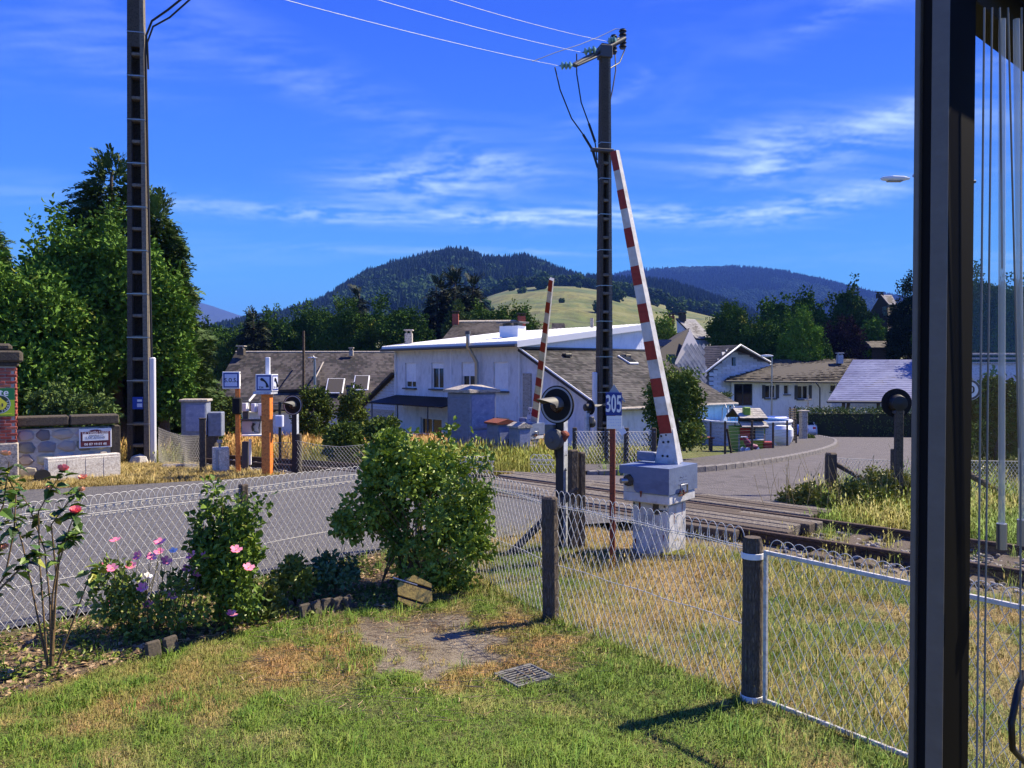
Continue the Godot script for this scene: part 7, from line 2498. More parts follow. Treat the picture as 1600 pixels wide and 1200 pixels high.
	var posts := [[1110, 705, 660, 31.6], [1133, 714, 658, 26.9], [1175, 708, 657, 29.6], [1208, 706, 660, 31.0], [1230, 702, 657, 33.6], [1244, 697, 655, 37.5]]
	var prev = null
	for q in posts:
		var a := at(q[0], q[1], q[3]); a.y = hgt(a.x, a.z)
		var tp := at(q[0], q[2], q[3])
		part_tube("post", F2, [a - fo, tp - fo], 0.045 if q[0] != 1110 else 0.025, M.wood, 6)
		if prev != null:
			var wm := MB.new()
			for k in 9:
				var t := (k + 1) / 10.0
				wm.tube([prev[0].lerp(prev[1], t) - fo, a.lerp(tp, t) - fo], 0.006, 3)
			obj("wire", wm, M.dgrey, F2, "stuff")
		prev = [a, tp]
		part_tube("strut", F2, [at(1136, 670, 26.9) - fo, at(1143, 711, 26.8) - fo], 0.04, M.wood, 5)
	# lattice fence and gate pillar
	var gp := at(1255, 690, 46.0); gp.y = hgt(gp.x, gp.z)
	var G = thing("gate_pillar", "grey concrete gate pillar with cap beside the parked cars", "gate pillar", gp, 0.2)
	var gh := hv(643, 46.0, gp)
	part_box("shaft", G, Vector3(0, gh / 2, 0), Vector3(0.36, gh, 0.36), M.conc, 0.02)
	part_box("cap", G, Vector3(0, gh + 0.03, 0), Vector3(0.52, 0.08, 0.52), M.conc, 0.02)
	var Lt = thing("slat_fence", "dark slatted fence panel between pool and gate pillar", "fence", gx(1240, 41.0))
	var lo := gx(1240, 41.0)
	for i in 14:
		var yv: float = 0.15 + i * 0.125
		part_box("slat", Lt, Vector3(-0.05, yv, 0), Vector3(1.05, 0.075, 0.03), M.wood, 0.005, Basis(Vector3.UP, 0.9))
	for s in [-0.35, 0.3]:
		part_box("post", Lt, Basis(Vector3.UP, 0.9) * Vector3(s, 0.95, -0.05), Vector3(0.07, 1.9, 0.07), M.wood, 0.008)
	# cars
	car("blue car parked behind the playhouse, mostly its roof and windscreen showing", gx(1216, 52.0), 0.5, Color8(36, 84, 176), 648, 52.0)
	car("white car partly hidden behind the gate pillar, its tail towards the street", gx(1253, 58.5), 1.35, Color8(214, 218, 222), 656, 56.5)
	# small cherub-like shrub stem and gravel strip
	var sb := gx(1263, 47.0)
	broad_tree("shrub", "small leafy plant at the foot of the gate pillar", sb, hv(683, 47.0, sb), 0.32, 0.0, Color(0.04, 0.08, 0.015), Color(0.12, 0.17, 0.03), 8, 14, "near", 0.8, "", "shrub")
	# ladder-like plant pole before the white house
	var cr := gx(1263, 60.0)
	var Cx = thing("wooden_cross", "thin pale post with short arms before the long white house", "post", cr)
	var chh := hv(618, 60.0, cr)
	part_tube("shaft", Cx, [Vector3.ZERO, Vector3(0, chh, 0)], 0.06, M.conc, 6)
	part_tube("arm", Cx, [Vector3(-0.25, chh - 0.35, 0), Vector3(0.25, chh - 0.3, 0)], 0.05, M.conc, 6)
	# speed sign seen through the pane
	var sp := gx(1514, 18.0)
	var S = thing("speed_sign", "round sign reading 30 beside the shrub, cut by the window frame", "sign", sp, -0.5)
	var sh := hv(609, 18.0, sp)
	part_tube("post", S, [Vector3(0, -0.1, -0.04), Vector3(0, sh + 0.2, -0.04)], 0.03, M.steel)
	m = MB.new(); m.lathe([Vector2(0, 0.01), Vector2(0.24, 0.01), Vector2(0.24, -0.01), Vector2(0, -0.01)], 32, Transform3D(Basis(Vector3.RIGHT, PI / 2), Vector3(0, sh, 0)), true)
	var face = obj("plate", m, M.white, S)
	m = MB.new(); m.lathe([Vector2(0.185, 0.013), Vector2(0.232, 0.013)], 32, Transform3D(Basis(Vector3.RIGHT, PI / 2), Vector3(0, sh, 0)), true)
	obj("border_ring", m, M.dgrey, face)
	text("lettering", face, "30", Transform3D(Basis(), Vector3(0, sh, 0.014)), 0.16, M.black)

func car(label, base: Vector3, turn: float, col: Color, vtop: float, d: float):
	var t = thing("parked_car", label, "car", base, turn, "")
	var h := 1.45
	var paint := mat(col, 0.25); paint.clearcoat_enabled = true; paint.clearcoat = 0.6
	var prof := PackedVector2Array([Vector2(-2.0, 0.3), Vector2(2.0, 0.28), Vector2(2.05, 0.55), Vector2(1.95, 0.75), Vector2(1.05, 0.9), Vector2(0.5, 1.36), Vector2(0.1, 1.45), Vector2(-0.9, 1.45), Vector2(-1.55, 1.2), Vector2(-1.95, 0.92), Vector2(-2.05, 0.6)])
	var m := MB.new()
	# loft the profile with narrowing towards the roof
	var st := [[-0.82, 0.94], [-0.7, 1.0], [0.7, 1.0], [0.82, 0.94]]
	var rings := []
	for s in st:
		var ring := []
		for p in prof:
			var k := 1.0 - 0.16 * clampf((p.y - 0.8) / 0.65, 0, 1)
			ring.append(Vector3(p.x * s[1], 0.3 + (p.y - 0.3) * (s[1] if p.y > 0.8 else 1.0), s[0] * k))
		rings.append(ring)
	for i in 3:
		for j in prof.size(): m.quad(rings[i][j], rings[i][(j + 1) % prof.size()], rings[i + 1][(j + 1) % prof.size()], rings[i + 1][j])
	var idx := Geometry2D.triangulate_polygon(prof)
	for e in [0, 3]:
		for i in range(0, idx.size(), 3): m.flat(rings[e][idx[i]], rings[e][idx[i + 1]], rings[e][idx[i + 2]])
	obj("body", m, paint, t)
	var g := func(p1, p2, zz) -> MB:
		var q := MB.new()
		var n := Vector2(p2.y - p1.y, -(p2.x - p1.x)).normalized() * 0.012
		if n.y < 0: n = -n
		q.quad(Vector3(p1.x + n.x, p1.y + n.y, -zz), Vector3(p1.x + n.x, p1.y + n.y, zz), Vector3(p2.x + n.x, p2.y + n.y, zz * 0.9), Vector3(p2.x + n.x, p2.y + n.y, -zz * 0.9))
		return q
	obj("windscreen", g.call(Vector2(1.0, 0.94), Vector2(0.55, 1.32), 0.62), M.glass, t)
	obj("rear_window", g.call(Vector2(-1.9, 0.97), Vector2(-1.56, 1.19), 0.6), M.glass, t)
	for s in [-1.0, 1.0]:
		var q := MB.new()
		q.quad(Vector3(0.85, 0.93, s * 0.79), Vector3(0.42, 1.32, s * 0.705), Vector3(-0.95, 1.34, s * 0.705), Vector3(-1.3, 0.95, s * 0.79))
		obj("side_window", q, M.glass, t)
		part_box("headlight", t, Vector3(1.98, 0.66, s * 0.56), Vector3(0.1, 0.12, 0.3), M.white, 0.03)
		part_box("tail_light", t, Vector3(-1.99, 0.75, s * 0.6), Vector3(0.08, 0.16, 0.2), M.red, 0.02)
		for x in [-1.25, 1.25]:
			var wh = part_tube("wheel", t, [Vector3(x, 0.31, s * 0.66), Vector3(x, 0.31, s * 0.84)], 0.31, M.mattblack, 16)
			part_tube("rim", wh, [Vector3(x, 0.31, s * 0.835), Vector3(x, 0.31, s * 0.848)], 0.19, M.steel, 12)
	part_box("number_plate", t, Vector3(-2.05, 0.58, 0), Vector3(0.02, 0.11, 0.5), M.white, 0.003)
	part_box("bumper", t, Vector3(-2.04, 0.42, 0), Vector3(0.1, 0.14, 1.5), M.grey, 0.03)

# ---------------------------------------------------------------- garden fences
func loop_mesh(w: float, h: float, r: float) -> ArrayMesh:
	var pts := []
	for i in 13:
		var a := PI * i / 12.0
		pts.append(Vector3(-cos(a) * w / 2, sin(a) * h, (i / 12.0 - 0.5) * r * 3.0))
	pts.insert(0, Vector3(-w / 2, -0.06, -r * 1.5)); pts.append(Vector3(w / 2, -0.06, r * 1.5))
	var m := MB.new()
	m.tube(pts, r, 5, false)
	return m.done()

func scallop_mesh(parent, a: Vector3, b: Vector3, htop: float, pitch: float, r: float, slope: float, lines: Array, loops := true, lo := 0.02, loop_w := 1.85, loop_h := 0.1):
	# a, b: ends at ground level in the parent's axes
	var L := (b - a).length()
	var dx := (b - a) / L
	var nz := dx.cross(Vector3.UP)
	var hm := htop - lo
	var m := MB.new()
	for sg in [-1.0, 1.0]:
		var s := -hm / slope - pitch
		while s < L + hm / slope + pitch:
			var pts := []
			var n := 12
			for k in n + 1:
				var t := float(k) / n
				var ss: float = s + (t * hm / slope) * sg
				if ss < -0.001 or ss > L + 0.001: continue
				pts.append(a + dx * ss + Vector3.UP * (lo + t * hm) + nz * (sg * r * 0.8 + 0.006 * sin(ss * 5.0 + t * 9.0)))
			if pts.size() > 1: m.tube(pts, r, 4, false)
			s += pitch
	obj("wire_mesh", m, M.wire, parent, "stuff")
	for y in lines:
		var w := MB.new()
		for o in ([-0.008, 0.008] if y > 0.9 * htop else [0.0]):
			var pts := []
			for i in 15:
				var t := i / 14.0
				pts.append(a.lerp(b, t) + Vector3.UP * (y + o * 1.3 - 0.006 * sin(t * 21.0)) + nz * o)
			w.tube(pts, r * 1.15, 5, false)
		obj("line_wire", w, M.wire, parent)
	if loops:
		var lm := loop_mesh(pitch * loop_w, loop_h, r * 1.1)
		var s := pitch
		while s < L - pitch * 0.6:
			var o = obj("wire_loop", lm, M.wire, parent)
			o.transform = Transform3D(Basis(dx, Vector3.UP, nz * -1.0) * Basis(Vector3.BACK, R.randf_range(-0.05, 0.05)), a + dx * s + Vector3.UP * (htop + 0.003))
			s += pitch

func make_fences():
	R.seed = 71
	var fp := func(x: float, d: float) -> Vector3: return Vector3(x, 0, -d)
	# left fence along the road
	var c: Vector3 = fp.call(-1.25, 10.77)
	var l0: Vector3 = fp.call(-6.9, 4.63)
	var A = thing("garden_fence", "white scalloped wire fence between garden and road, left of the big bush", "fence", l0)
	scallop_mesh(A, Vector3.ZERO, c - l0, 1.08, 0.08, 0.0031, 1.55, [1.07, 0.99, 0.42])
	for q in [[-3.04, 8.83, 1.12], [-1.3, 10.72, 1.15], [-5.6, 6.05, 1.12]]:
		var p: Vector3 = fp.call(q[0], q[1]) - l0
		part_box("post", A, p + Vector3(0.04, q[2] / 2 - 0.1, -0.06), Vector3(0.085, q[2] + 0.2, 0.085), M.wood, 0.012, Basis(Vector3.UP, 0.8))
	# right fence down to the gate
	var g0: Vector3 = fp.call(1.70, 5.77)
	var B = thing("garden_fence", "white scalloped wire fence from the big bush to the gate, before the machine", "fence", c)
	var mid: Vector3 = fp.call(0.37, 7.62)
	scallop_mesh(B, Vector3(0.05, 0, 0.08), mid - c, 1.13, 0.082, 0.0028, 1.9, [1.1, 0.55], true, 0.02, 1.15)
	scallop_mesh(B, mid - c, g0 - c, 1.15, 0.082, 0.0028, 1.9, [1.11, 0.55], true, 0.02, 1.15)
	var pm := MB.new()
	pm.rbox(Vector3(0, 0.46, 0), Vector3(0.14, 1.46, 0.11), 0.018, Basis(Vector3.UP, -0.62))
	var po = obj("post", pm, M.wood, B)
	po.position = mid - c + Vector3(0, 0, 0.06)
	po.rotation.z = 0.01
	# gate post
	var gp: Vector3 = fp.call(1.735, 5.74)
	var P = thing("gate_post", "round dark wooden gate post with two white metal straps", "gate post", gp)
	var m := MB.new()
	m.tube([Vector3(0, -0.2, 0), Vector3(0, 0.4, 0.0), Vector3(0.004, 0.8, 0), Vector3(0.0, 1.15, 0), Vector3(0.0, 1.19, 0)], [0.074, 0.073, 0.071, 0.07, 0.058], 18)
	obj("post", m, M.wood, P)
	for y in [1.06, 0.03]:
		var s := MB.new()
		s.lathe([Vector2(0.077, y - 0.022), Vector2(0.08, y - 0.02), Vector2(0.08, y + 0.02), Vector2(0.077, y + 0.022)], 20)
		s.box(Vector3(0.07, y, -0.075), Vector3(0.09, 0.04, 0.012), Basis(Vector3.UP, 0.9))
		obj("hinge_strap", s, M.white, P)
	# gate of square tube, two leaves
	var dir: Vector3 = (fp.call(2.4, 4.85) - fp.call(1.735, 5.74)).normalized()
	var bs := Basis(dir, Vector3.UP, dir.cross(Vector3.UP))
	var names := ["white framed garden gate leaf with scalloped wire top beside the round post", "second white gate leaf seen through the open window pane"]
	var start := 0.1
	var widths := [1.22, 1.5]
	for i in 2:
		var o: Vector3 = gp + dir * start
		var G = thing("garden_gate", names[i], "gate", o)
		var w: float = widths[i]
		var tb := 0.027
		part_box("stile", G, bs * Vector3(tb / 2, 0.57, 0), Vector3(tb, 1.09, tb), M.gatewhite, 0.003, bs)
		part_box("stile", G, bs * Vector3(w - tb / 2, 0.57, 0), Vector3(tb, 1.09, tb), M.gatewhite, 0.003, bs)
		part_box("top_rail", G, bs * Vector3(w / 2, 1.1, 0), Vector3(w - 2 * tb - 0.002, tb, tb * 0.98), M.gatewhite, 0.003, bs)
		part_box("bottom_rail", G, bs * Vector3(w / 2, 0.042, 0), Vector3(w - 2 * tb - 0.002, tb, tb * 0.98), M.gatewhite, 0.003, bs)
		if i == 0: part_box("inner_bar", G, bs * Vector3(w - 0.12, 0.57, 0), Vector3(0.014, 1.02, 0.014), M.gatewhite, 0.002, bs)
		scallop_mesh(G, dir * tb, dir * (w - tb), 1.115, 0.085, 0.0024, 1.75, [], true, 0.06, 1.5, 0.085)
		start += w + 0.03
	# the far stretches across the road, beyond the deck
	var f1 := gt(718, 752); var f2 := gt(772, 750)
	var F1 = thing("garden_fence", "short stretch of scalloped wire fence behind the bush, across the road", "fence", f1)
	scallop_mesh(F1, Vector3.ZERO, f2 - f1, 0.42, 0.11, 0.006, 1.5, [0.41, 0.3], true, 0.02, 1.7, 0.1)
	var f3 := gt(828, 746); var f4 := gt(866, 748)
	var F3 = thing("garden_fence", "short stretch of scalloped wire fence between far barrier and near signal", "fence", f3)
	scallop_mesh(F3, Vector3.ZERO, f4 - f3, 0.42, 0.11, 0.006, 1.5, [0.41, 0.3], true, 0.02, 1.7, 0.1)
	# netting along the far pavement behind the number sign
	var n1 := gt(900, 722); var n2 := gt(1022, 724)
	n1 = gx(896, 21.0); n2 = gx(1024, 20.2)
	var N = thing("netting_fence", "grey wire netting along the far pavement behind the number sign", "fence", n1)
	netting(N, Vector3.ZERO, n2 - n1, 0.95, 0.09, 0.0065, M.wire)
	for k in [0.02, 0.42, 0.66, 0.99]:
		part_box("post", N, (n2 - n1) * k + Vector3(0, 0.5, -0.05), Vector3(0.12, 1.1, 0.1), M.wood, 0.015)
	# white arrow plate on it
	part_box("arrow_plate", N, at(972, 673, 20.2) - n1, Vector3(0.16, 0.2, 0.01), M.white, 0.002, Basis(Vector3.BACK, 0.5))

# ---------------------------------------------------------------- garden plants
func petal_flower(r: float, petals: int, cup: float, c1: Color, c2: Color, seed_: int) -> ArrayMesh:
	var q := RandomNumberGenerator.new(); q.seed = seed_
	var m := MB.new()
	for i in petals:
		var a := TAU * i / petals + q.randf_range(-0.1, 0.1)
		var d := Vector3(cos(a), 0, sin(a)); var s := Vector3(-sin(a), 0, cos(a))
		var k := r * q.randf_range(0.85, 1.1)
		m.col = c1.lerp(c2, q.randf())
		var p1 := d * k * 0.55 + s * k * 0.42 + Vector3.UP * k * cup * 0.6
		var p2 := d * k * 0.55 - s * k * 0.42 + Vector3.UP * k * cup * 0.6
		var p3 := d * k + s * k * 0.3 + Vector3.UP * k * cup; var p4 := d * k - s * k * 0.3 + Vector3.UP * k * cup
		m.flat(Vector3.ZERO, p1, p2); m.quad(p1, p3, p4, p2)
	m.col = Color(0.7, 0.6, 0.3)
	m.tube([Vector3.ZERO, Vector3.UP * r * 0.4], r * 0.1, 5)
	return m.done()

func rose_flower(r: float, c1: Color, c2: Color) -> ArrayMesh:
	var m := MB.new()
	var q := RandomNumberGenerator.new(); q.seed = 4
	for l in 3:
		var n := 6 - l
		for i in n:
			var a := TAU * i / n + l * 0.5
			var k := r * (1.0 - 0.26 * l)
			var d := Vector3(cos(a), 0, sin(a)); var s := Vector3(-sin(a), 0, cos(a))
			m.col = c1.lerp(c2, q.randf())
			var cup := 0.6 + 0.45 * l
			var b1 := d * k * 0.6 + s * k * 0.6 + Vector3.UP * k * cup * 0.5; var b2 := d * k * 0.6 - s * k * 0.6 + Vector3.UP * k * cup * 0.5
			var t1 := d * k * 0.95 + s * k * 0.35 + Vector3.UP * k * cup * 1.2; var t2 := d * k * 0.95 - s * k * 0.35 + Vector3.UP * k * cup * 1.2
			m.flat(Vector3.ZERO, b1, b2); m.quad(b1, t1, t2, b2)
	return m.done()

func single_leaf(L: float, W: float, seed_: int) -> ArrayMesh:
	var m := MB.new()
	var q := RandomNumberGenerator.new(); q.seed = seed_
	var n := 6
	var prev := [Vector3.ZERO, Vector3.ZERO, Vector3.ZERO]
	for i in range(1, n + 1):
		var t := float(i) / n
		var w := W * 0.5 * sin(PI * pow(t, 0.8)) * (1.0 + (0.1 if i % 2 else -0.08))
		var y := -0.5 * L * t * t * 0.5
		var c := Vector3(0, y, -L * t)
		var l := c + Vector3(-w, w * 0.35, 0); var r := c + Vector3(w, w * 0.35, 0)
		m.quad(prev[0], prev[1], l, l) if i == 1 else m.quad(prev[1], prev[0], c, l)
		m.quad(prev[0], prev[2], r, c)
		m.flat(prev[0], l, c)
		prev = [c, l, r]
	return m.done()

func tint(c: Color, m: StandardMaterial3D) -> StandardMaterial3D:
	var k: StandardMaterial3D = m.duplicate()
	k.albedo_color = Color(c.r, c.g, c.b).linear_to_srgb()
	return k

func make_plants():
	R.seed = 81
	# the big bush in the corner
	var bb := Vector3(-1.05, 0, -8.75)
	var B = thing("garden_bush", "big leafy rose bush in the fence corner behind the concrete patch", "bush", bb)
	var st := MB.new()
	for i in 26:
		var a := R.randf() * TAU; var l := R.randf_range(0.5, 1.0)
		var b0 := Vector3(R.randfn() * 0.14, 0, R.randfn() * 0.12)
		var e := Vector3(cos(a) * 0.62 * l, R.randf_range(0.8, 1.5) * (1.2 - l * 0.4), sin(a) * 0.6 * l)
		st.tube([b0, b0.lerp(e, 0.45) + Vector3.UP * 0.2, e], [0.011, 0.008, 0.003], 5)
	obj("stem", st, M.cane, B)
	var pts := []
	pts += crown_points(bb + Vector3(0.1, 0.92, 0), Vector3(0.58, 0.52, 0.5), 40, 24, 0.16, 0.8, -0.9)
	pts += crown_points(bb + Vector3(-0.1, 1.25, 0), Vector3(0.45, 0.3, 0.3), 14, 22, 0.1, 0.9, -0.5)
	pts += crown_points(bb + Vector3(-0.52, 0.75, 0.15), Vector3(0.36, 0.2, 0.25), 11, 20, 0.12, 0.8, -0.9)
	pts += crown_points(bb + Vector3(0.4, 0.55, 0.0), Vector3(0.42, 0.45, 0.4), 18, 26, 0.15, 0.8, -1.0)
	pts += crown_points(bb + Vector3(-0.2, 1.45, 0), Vector3(0.38, 0.22, 0.3), 14, 18, 0.11, 0.9, -0.5)
	pts += crown_points(bb + Vector3(0.1, 0.3, 0.0), Vector3(0.5, 0.3, 0.4), 10, 16, 0.13, 0.8, -1.0)
	for i in 34:
		var a := R.randf() * TAU
		var rr := R.randf_range(0.45, 0.98)
		var tip := bb + Vector3(cos(a) * rr, R.randf_range(0.5, 1.75) - 0.25 * maxf(rr - 0.6, 0.0), sin(a) * 0.5)
		var inn := bb + Vector3(0, 0.8, 0)
		for k in 9: pts.append([inn.lerp(tip, 0.8 + 0.2 * k / 8.0) + rand_dir() * 0.05, rand_dir(), 200 + i])
	place_leaves("leaves", B, pts, LEAF.bush, M.leaf, Color(0.08, 0.145, 0.024), Color(0.27, 0.37, 0.055), 0.5, 1.15)
	# rose at left with big leaves: two plants
	var lg := [single_leaf(0.105, 0.068, 1), single_leaf(0.12, 0.072, 2)]
	var lm := [tint(Color(0.07, 0.14, 0.025), M.leaf), tint(Color(0.12, 0.2, 0.035), M.leaf), tint(Color(0.28, 0.3, 0.05), M.leaf), tint(Color(0.035, 0.07, 0.018), M.leaf)]
	var rf := rose_flower(0.045, Color(0.75, 0.1, 0.16), Color(0.85, 0.3, 0.3))
	var rf2 := rose_flower(0.035, Color(0.85, 0.35, 0.22), Color(0.8, 0.5, 0.35))
	var base1 := gt(92, 1052)
	var Rb = thing("rose_bush", "tall thin rose with pink blooms on bare canes before the left fence", "rose", base1)
	var mk := func(root, canes: Array, nl: int, dd: float, o: Vector3):
		for c in canes:
			var p := []
			for q in c: p.append(at(q[0], q[1], dd + q[2]) - o)
			var rad := []
			for i in p.size(): rad.append(lerpf(0.009, 0.003, float(i) / (p.size() - 1)))
			part_tube("cane", root, p, rad, M.cane, 6)
			for i in nl:
				var t := pow(R.randf(), 0.7) * (p.size() - 1)
				var k := mini(int(t), p.size() - 2)
				var pos: Vector3 = p[k].lerp(p[k + 1], t - k)
				if R.randf() < 0.65 and t < (p.size() - 1) * 0.5: continue
				var o2 = obj("leaf", lg[R.randi() % 2], lm[[0, 0, 1, 1, 2, 3][R.randi() % 6]], root)
				o2.transform = Transform3D(Basis.from_euler(Vector3(R.randf_range(-0.5, 0.5), R.randf() * TAU, R.randf_range(-0.6, 0.6))).scaled(Vector3.ONE * R.randf_range(0.6, 1.15)), pos + rand_dir() * 0.03)
	mk.call(Rb, [[[75, 1050, 0], [68, 960, 0], [62, 880, 0.05], [60, 800, 0.1], [82, 760, 0.1], [98, 738, 0.1]], [[80, 1050, 0], [84, 960, 0], [92, 880, -0.05], [110, 820, -0.1], [118, 803, -0.1]], [[80, 1050, 0], [78, 940, 0.1], [70, 860, 0.15], [45, 790, 0.2], [30, 770, 0.2]], [[78, 1050, 0], [82, 930, 0], [95, 850, 0], [112, 840, 0.0], [120, 825, 0]], [[85, 1050, 0], [118, 960, 0.0], [140, 900, 0.05], [150, 890, 0]], [[76, 1050, 0], [50, 920, 0.1], [35, 850, 0.1], [20, 800, 0.1], [12, 760, 0.1]], [[82, 1050, 0], [88, 900, 0.1], [80, 820, 0.1], [110, 780, 0.1], [125, 765, 0.1]]], 34, 6.35, base1)
	for q in [[98, 735, 6.45, 0], [127, 768, 6.4, 1], [118, 800, 6.25, 0], [130, 748, 6.4, 1], [97, 845, 6.4, 1], [78, 765, 6.5, 1]]:
		var o = obj("flower", rf if q[3] == 0 else rf2, M.petal, Rb)
		o.transform = Transform3D(Basis.from_euler(Vector3(R.randf_range(0.1, 0.7), R.randf() * TAU, 0)), at(q[0], q[1], q[2]) - base1)
	var base2 := Vector3(-3.6, 0, -5.35)
	var Rc = thing("rose_bush", "rose cane with dark broad leaves entering at the left edge", "rose", base2)
	mk.call(Rc, [[[-60, 1150, 0], [-30, 950, 0], [8, 900, 0.1], [22, 830, 0.1], [25, 770, 0.1], [8, 740, 0.1]], [[-30, 950, 0], [30, 890, 0.1], [55, 860, 0.1]], [[-40, 1000, 0], [-25, 850, 0], [5, 790, 0], [14, 722, 0]]], 34, 5.3, base2)
	for q in [[8, 712, 5.4, 1], [6, 858, 5.4, 1]]:
		var o = obj("flower", rf2, M.petal, Rc)
		o.transform = Transform3D(Basis.from_euler(Vector3(0.3, R.randf() * TAU, 0)), at(q[0], q[1], q[2]) - base2)
	# pink mallow
	var ml := petal_flower(0.047, 5, 0.45, Color(0.85, 0.17, 0.3), Color(0.92, 0.36, 0.44), 6)
	var wl := petal_flower(0.04, 5, 0.5, Color(0.8, 0.76, 0.74), Color(0.85, 0.82, 0.8), 7)
	var mb := gt(235, 992)
	var Mw = thing("mallow", "pink flowering mallow in the flower bed before the fence", "flower", mb)
	st = MB.new()
	var fl := [[181, 846, 0], [167, 880, 0], [176, 889, 0], [217, 869, 0], [236, 872, 0], [249, 864, 0], [259, 877, 0], [250, 848, 0], [293, 890, 0], [300, 869, 0], [224, 919, 0], [232, 946, 0], [268, 933, 0], [173, 946, 0], [310, 898, 0], [285, 963, 1], [246, 885, 1], [208, 912, 1], [230, 901, 1], [270, 862, 1], [206, 886, 0], [362, 961, 0], [283, 975, 0]]
	for q in fl:
		var p := at(q[0], q[1], 7.2 + R.randf_range(-0.25, 0.25)) - mb
		var o = obj("flower", ml if q[2] == 0 else wl, M.petal, Mw)
		o.transform = Transform3D(Basis.from_euler(Vector3(R.randf_range(0.2, 1.0), R.randf_range(-0.8, 0.8), R.randf_range(-0.4, 0.4))), p)
		var gb := Vector3(p.x * 0.6 + R.randfn() * 0.1, 0, R.randfn() * 0.08)
		st.tube([gb, gb.lerp(p, 0.5) + Vector3(R.randfn() * 0.03, 0.03, 0), p - Vector3(0, 0.01, 0)], [0.005, 0.004, 0.002], 4)
	for i in 40:
		var p := Vector3(R.randf_range(-0.4, 0.55), R.randf_range(0.2, 0.7), R.randf_range(-0.2, 0.2))
		st.tube([Vector3(p.x * 0.7, 0, p.z), p], [0.004, 0.002], 4)
	obj("stem", st, M.stem, Mw)
	pts = crown_points(mb + Vector3(0.12, 0.28, 0), Vector3(0.5, 0.32, 0.24), 20, 9, 0.1, 1.0, -0.9)
	pts += crown_points(mb + Vector3(-0.3, 0.35, 0), Vector3(0.16, 0.35, 0.14), 10, 9, 0.07, 1.0, -0.9)
	place_leaves("leaves", Mw, pts, LEAF.bush, M.leaf, Color(0.07, 0.14, 0.025), Color(0.24, 0.3, 0.06), 0.45, 0.95)
	# shrub at the fence post
	var sb := gt(348, 985)
	var S = thing("rose_bush", "bushy green rose covering the fence post between mallow and big bush", "rose", sb)
	st = MB.new()
	for i in 9:
		var e := Vector3(R.randf_range(-0.35, 0.35), R.randf_range(0.7, 1.2), R.randf_range(-0.15, 0.15))
		st.tube([Vector3(R.randfn() * 0.05, 0, 0), e * 0.5 + Vector3(R.randfn() * 0.04, 0.05, 0), e], [0.009, 0.006, 0.002], 5)
	obj("stem", st, M.cane, S)
	pts = crown_points(sb + Vector3(0.05, 0.72, 0), Vector3(0.26, 0.33, 0.2), 22, 17, 0.1, 0.9, -0.9)
	pts += crown_points(sb + Vector3(0.15, 0.35, 0), Vector3(0.18, 0.3, 0.16), 9, 13, 0.1, 0.9, -0.9)
	for i in 7:
		var tip: Vector3 = sb + Vector3(R.randf_range(-0.3, 0.35), R.randf_range(1.0, 1.25), R.randf_range(-0.1, 0.1))
		for k in 9: pts.append([tip + rand_dir() * 0.08, rand_dir(), 300 + i])
	place_leaves("leaves", S, pts, LEAF.bush, M.leaf, Color(0.06, 0.12, 0.02), Color(0.17, 0.26, 0.04), 0.7, 1.1)
	for q in [[369, 860, 7.0], [388, 888, 7.0], [322, 870, 7.1]]:
		var o = obj("flower", ml, M.petal, S)
		o.transform = Transform3D(Basis.from_euler(Vector3(0.6, R.randf(), 0)), at(q[0], q[1], q[2]) - sb)
	# low plants by the bush and loose stalks
	for q in [[522, 935, 0.46, 0.2, "dusky green low plant at the left foot of the big bush", Color(0.05, 0.11, 0.05), Color(0.13, 0.22, 0.1)], [462, 945, 0.45, 0.16, "loose yellow green sapling by the wire fence", Color(0.1, 0.15, 0.03), Color(0.22, 0.26, 0.05)], [400, 968, 0.25, 0.2, "low weeds at the foot of the rose beside the post", Color(0.06, 0.1, 0.02), Color(0.2, 0.22, 0.05)]]:
		var b := gt(q[0], q[1])
		var X = thing("garden_plant", q[4], "plant", b)
		st = MB.new()
		for i in 6:
			var e := Vector3(R.randfn() * q[3] * 0.6, q[2] * R.randf_range(0.7, 1.25), R.randfn() * q[3] * 0.5)
			st.tube([Vector3.ZERO, e * 0.5, e], [0.006, 0.004, 0.002], 4)
		obj("stem", st, M.stem, X)
		pts = crown_points(b + Vector3(0, q[2] * 0.55, 0), Vector3(q[3], q[2] * 0.45, q[3]), 12, 11, 0.08, 0.9, -0.9)
		place_leaves("leaves", X, pts, LEAF.bush, M.leaf, q[5], q[6], 0.6, 1.0)
	# weeds along the right of the tracks and by the netting
	for q in [[1345, 800, 0.5, 0.5], [1380, 790, 0.6, 0.5], [1255, 795, 0.35, 0.35], [1560, 760, 0.7, 0.6]]:
		var b := gt(q[0], q[1])
		var X = thing("weed_clump", ["browning weed clump right of the netting post", "green weed clump at the foot of the turned signal", "low green weeds at the end of the timber deck", "tall weeds beside the tracks seen through the pane"][[1345, 1380, 1255, 1560].find(q[0])], "weeds", b)
		pts = crown_points(b + Vector3(0, q[2] * 0.4, 0), Vector3(q[3], q[2] * 0.5, 0.3), 16, 24, 0.14, 0.9, -0.9)
		place_leaves("leaves", X, pts, LEAF.bush, M.leaf, Color(0.08, 0.12, 0.02), Color(0.26, 0.25, 0.06), 0.7, 1.2)
		st = MB.new()
		for i in 22:
			var p := Vector3(R.randfn() * q[3], 0, R.randfn() * 0.3)
			var e := p + Vector3(R.randfn() * 0.15, R.randf_range(0.4, 1.0), R.randfn() * 0.1)
			st.tube([p, p.lerp(e, 0.6), e + Vector3(R.randf_range(-0.1, 0.1), -0.02, 0)], [0.005, 0.004, 0.003], 4)
		obj("stalk", st, mat(Color8(170, 150, 100), 0.8), X, "stuff")
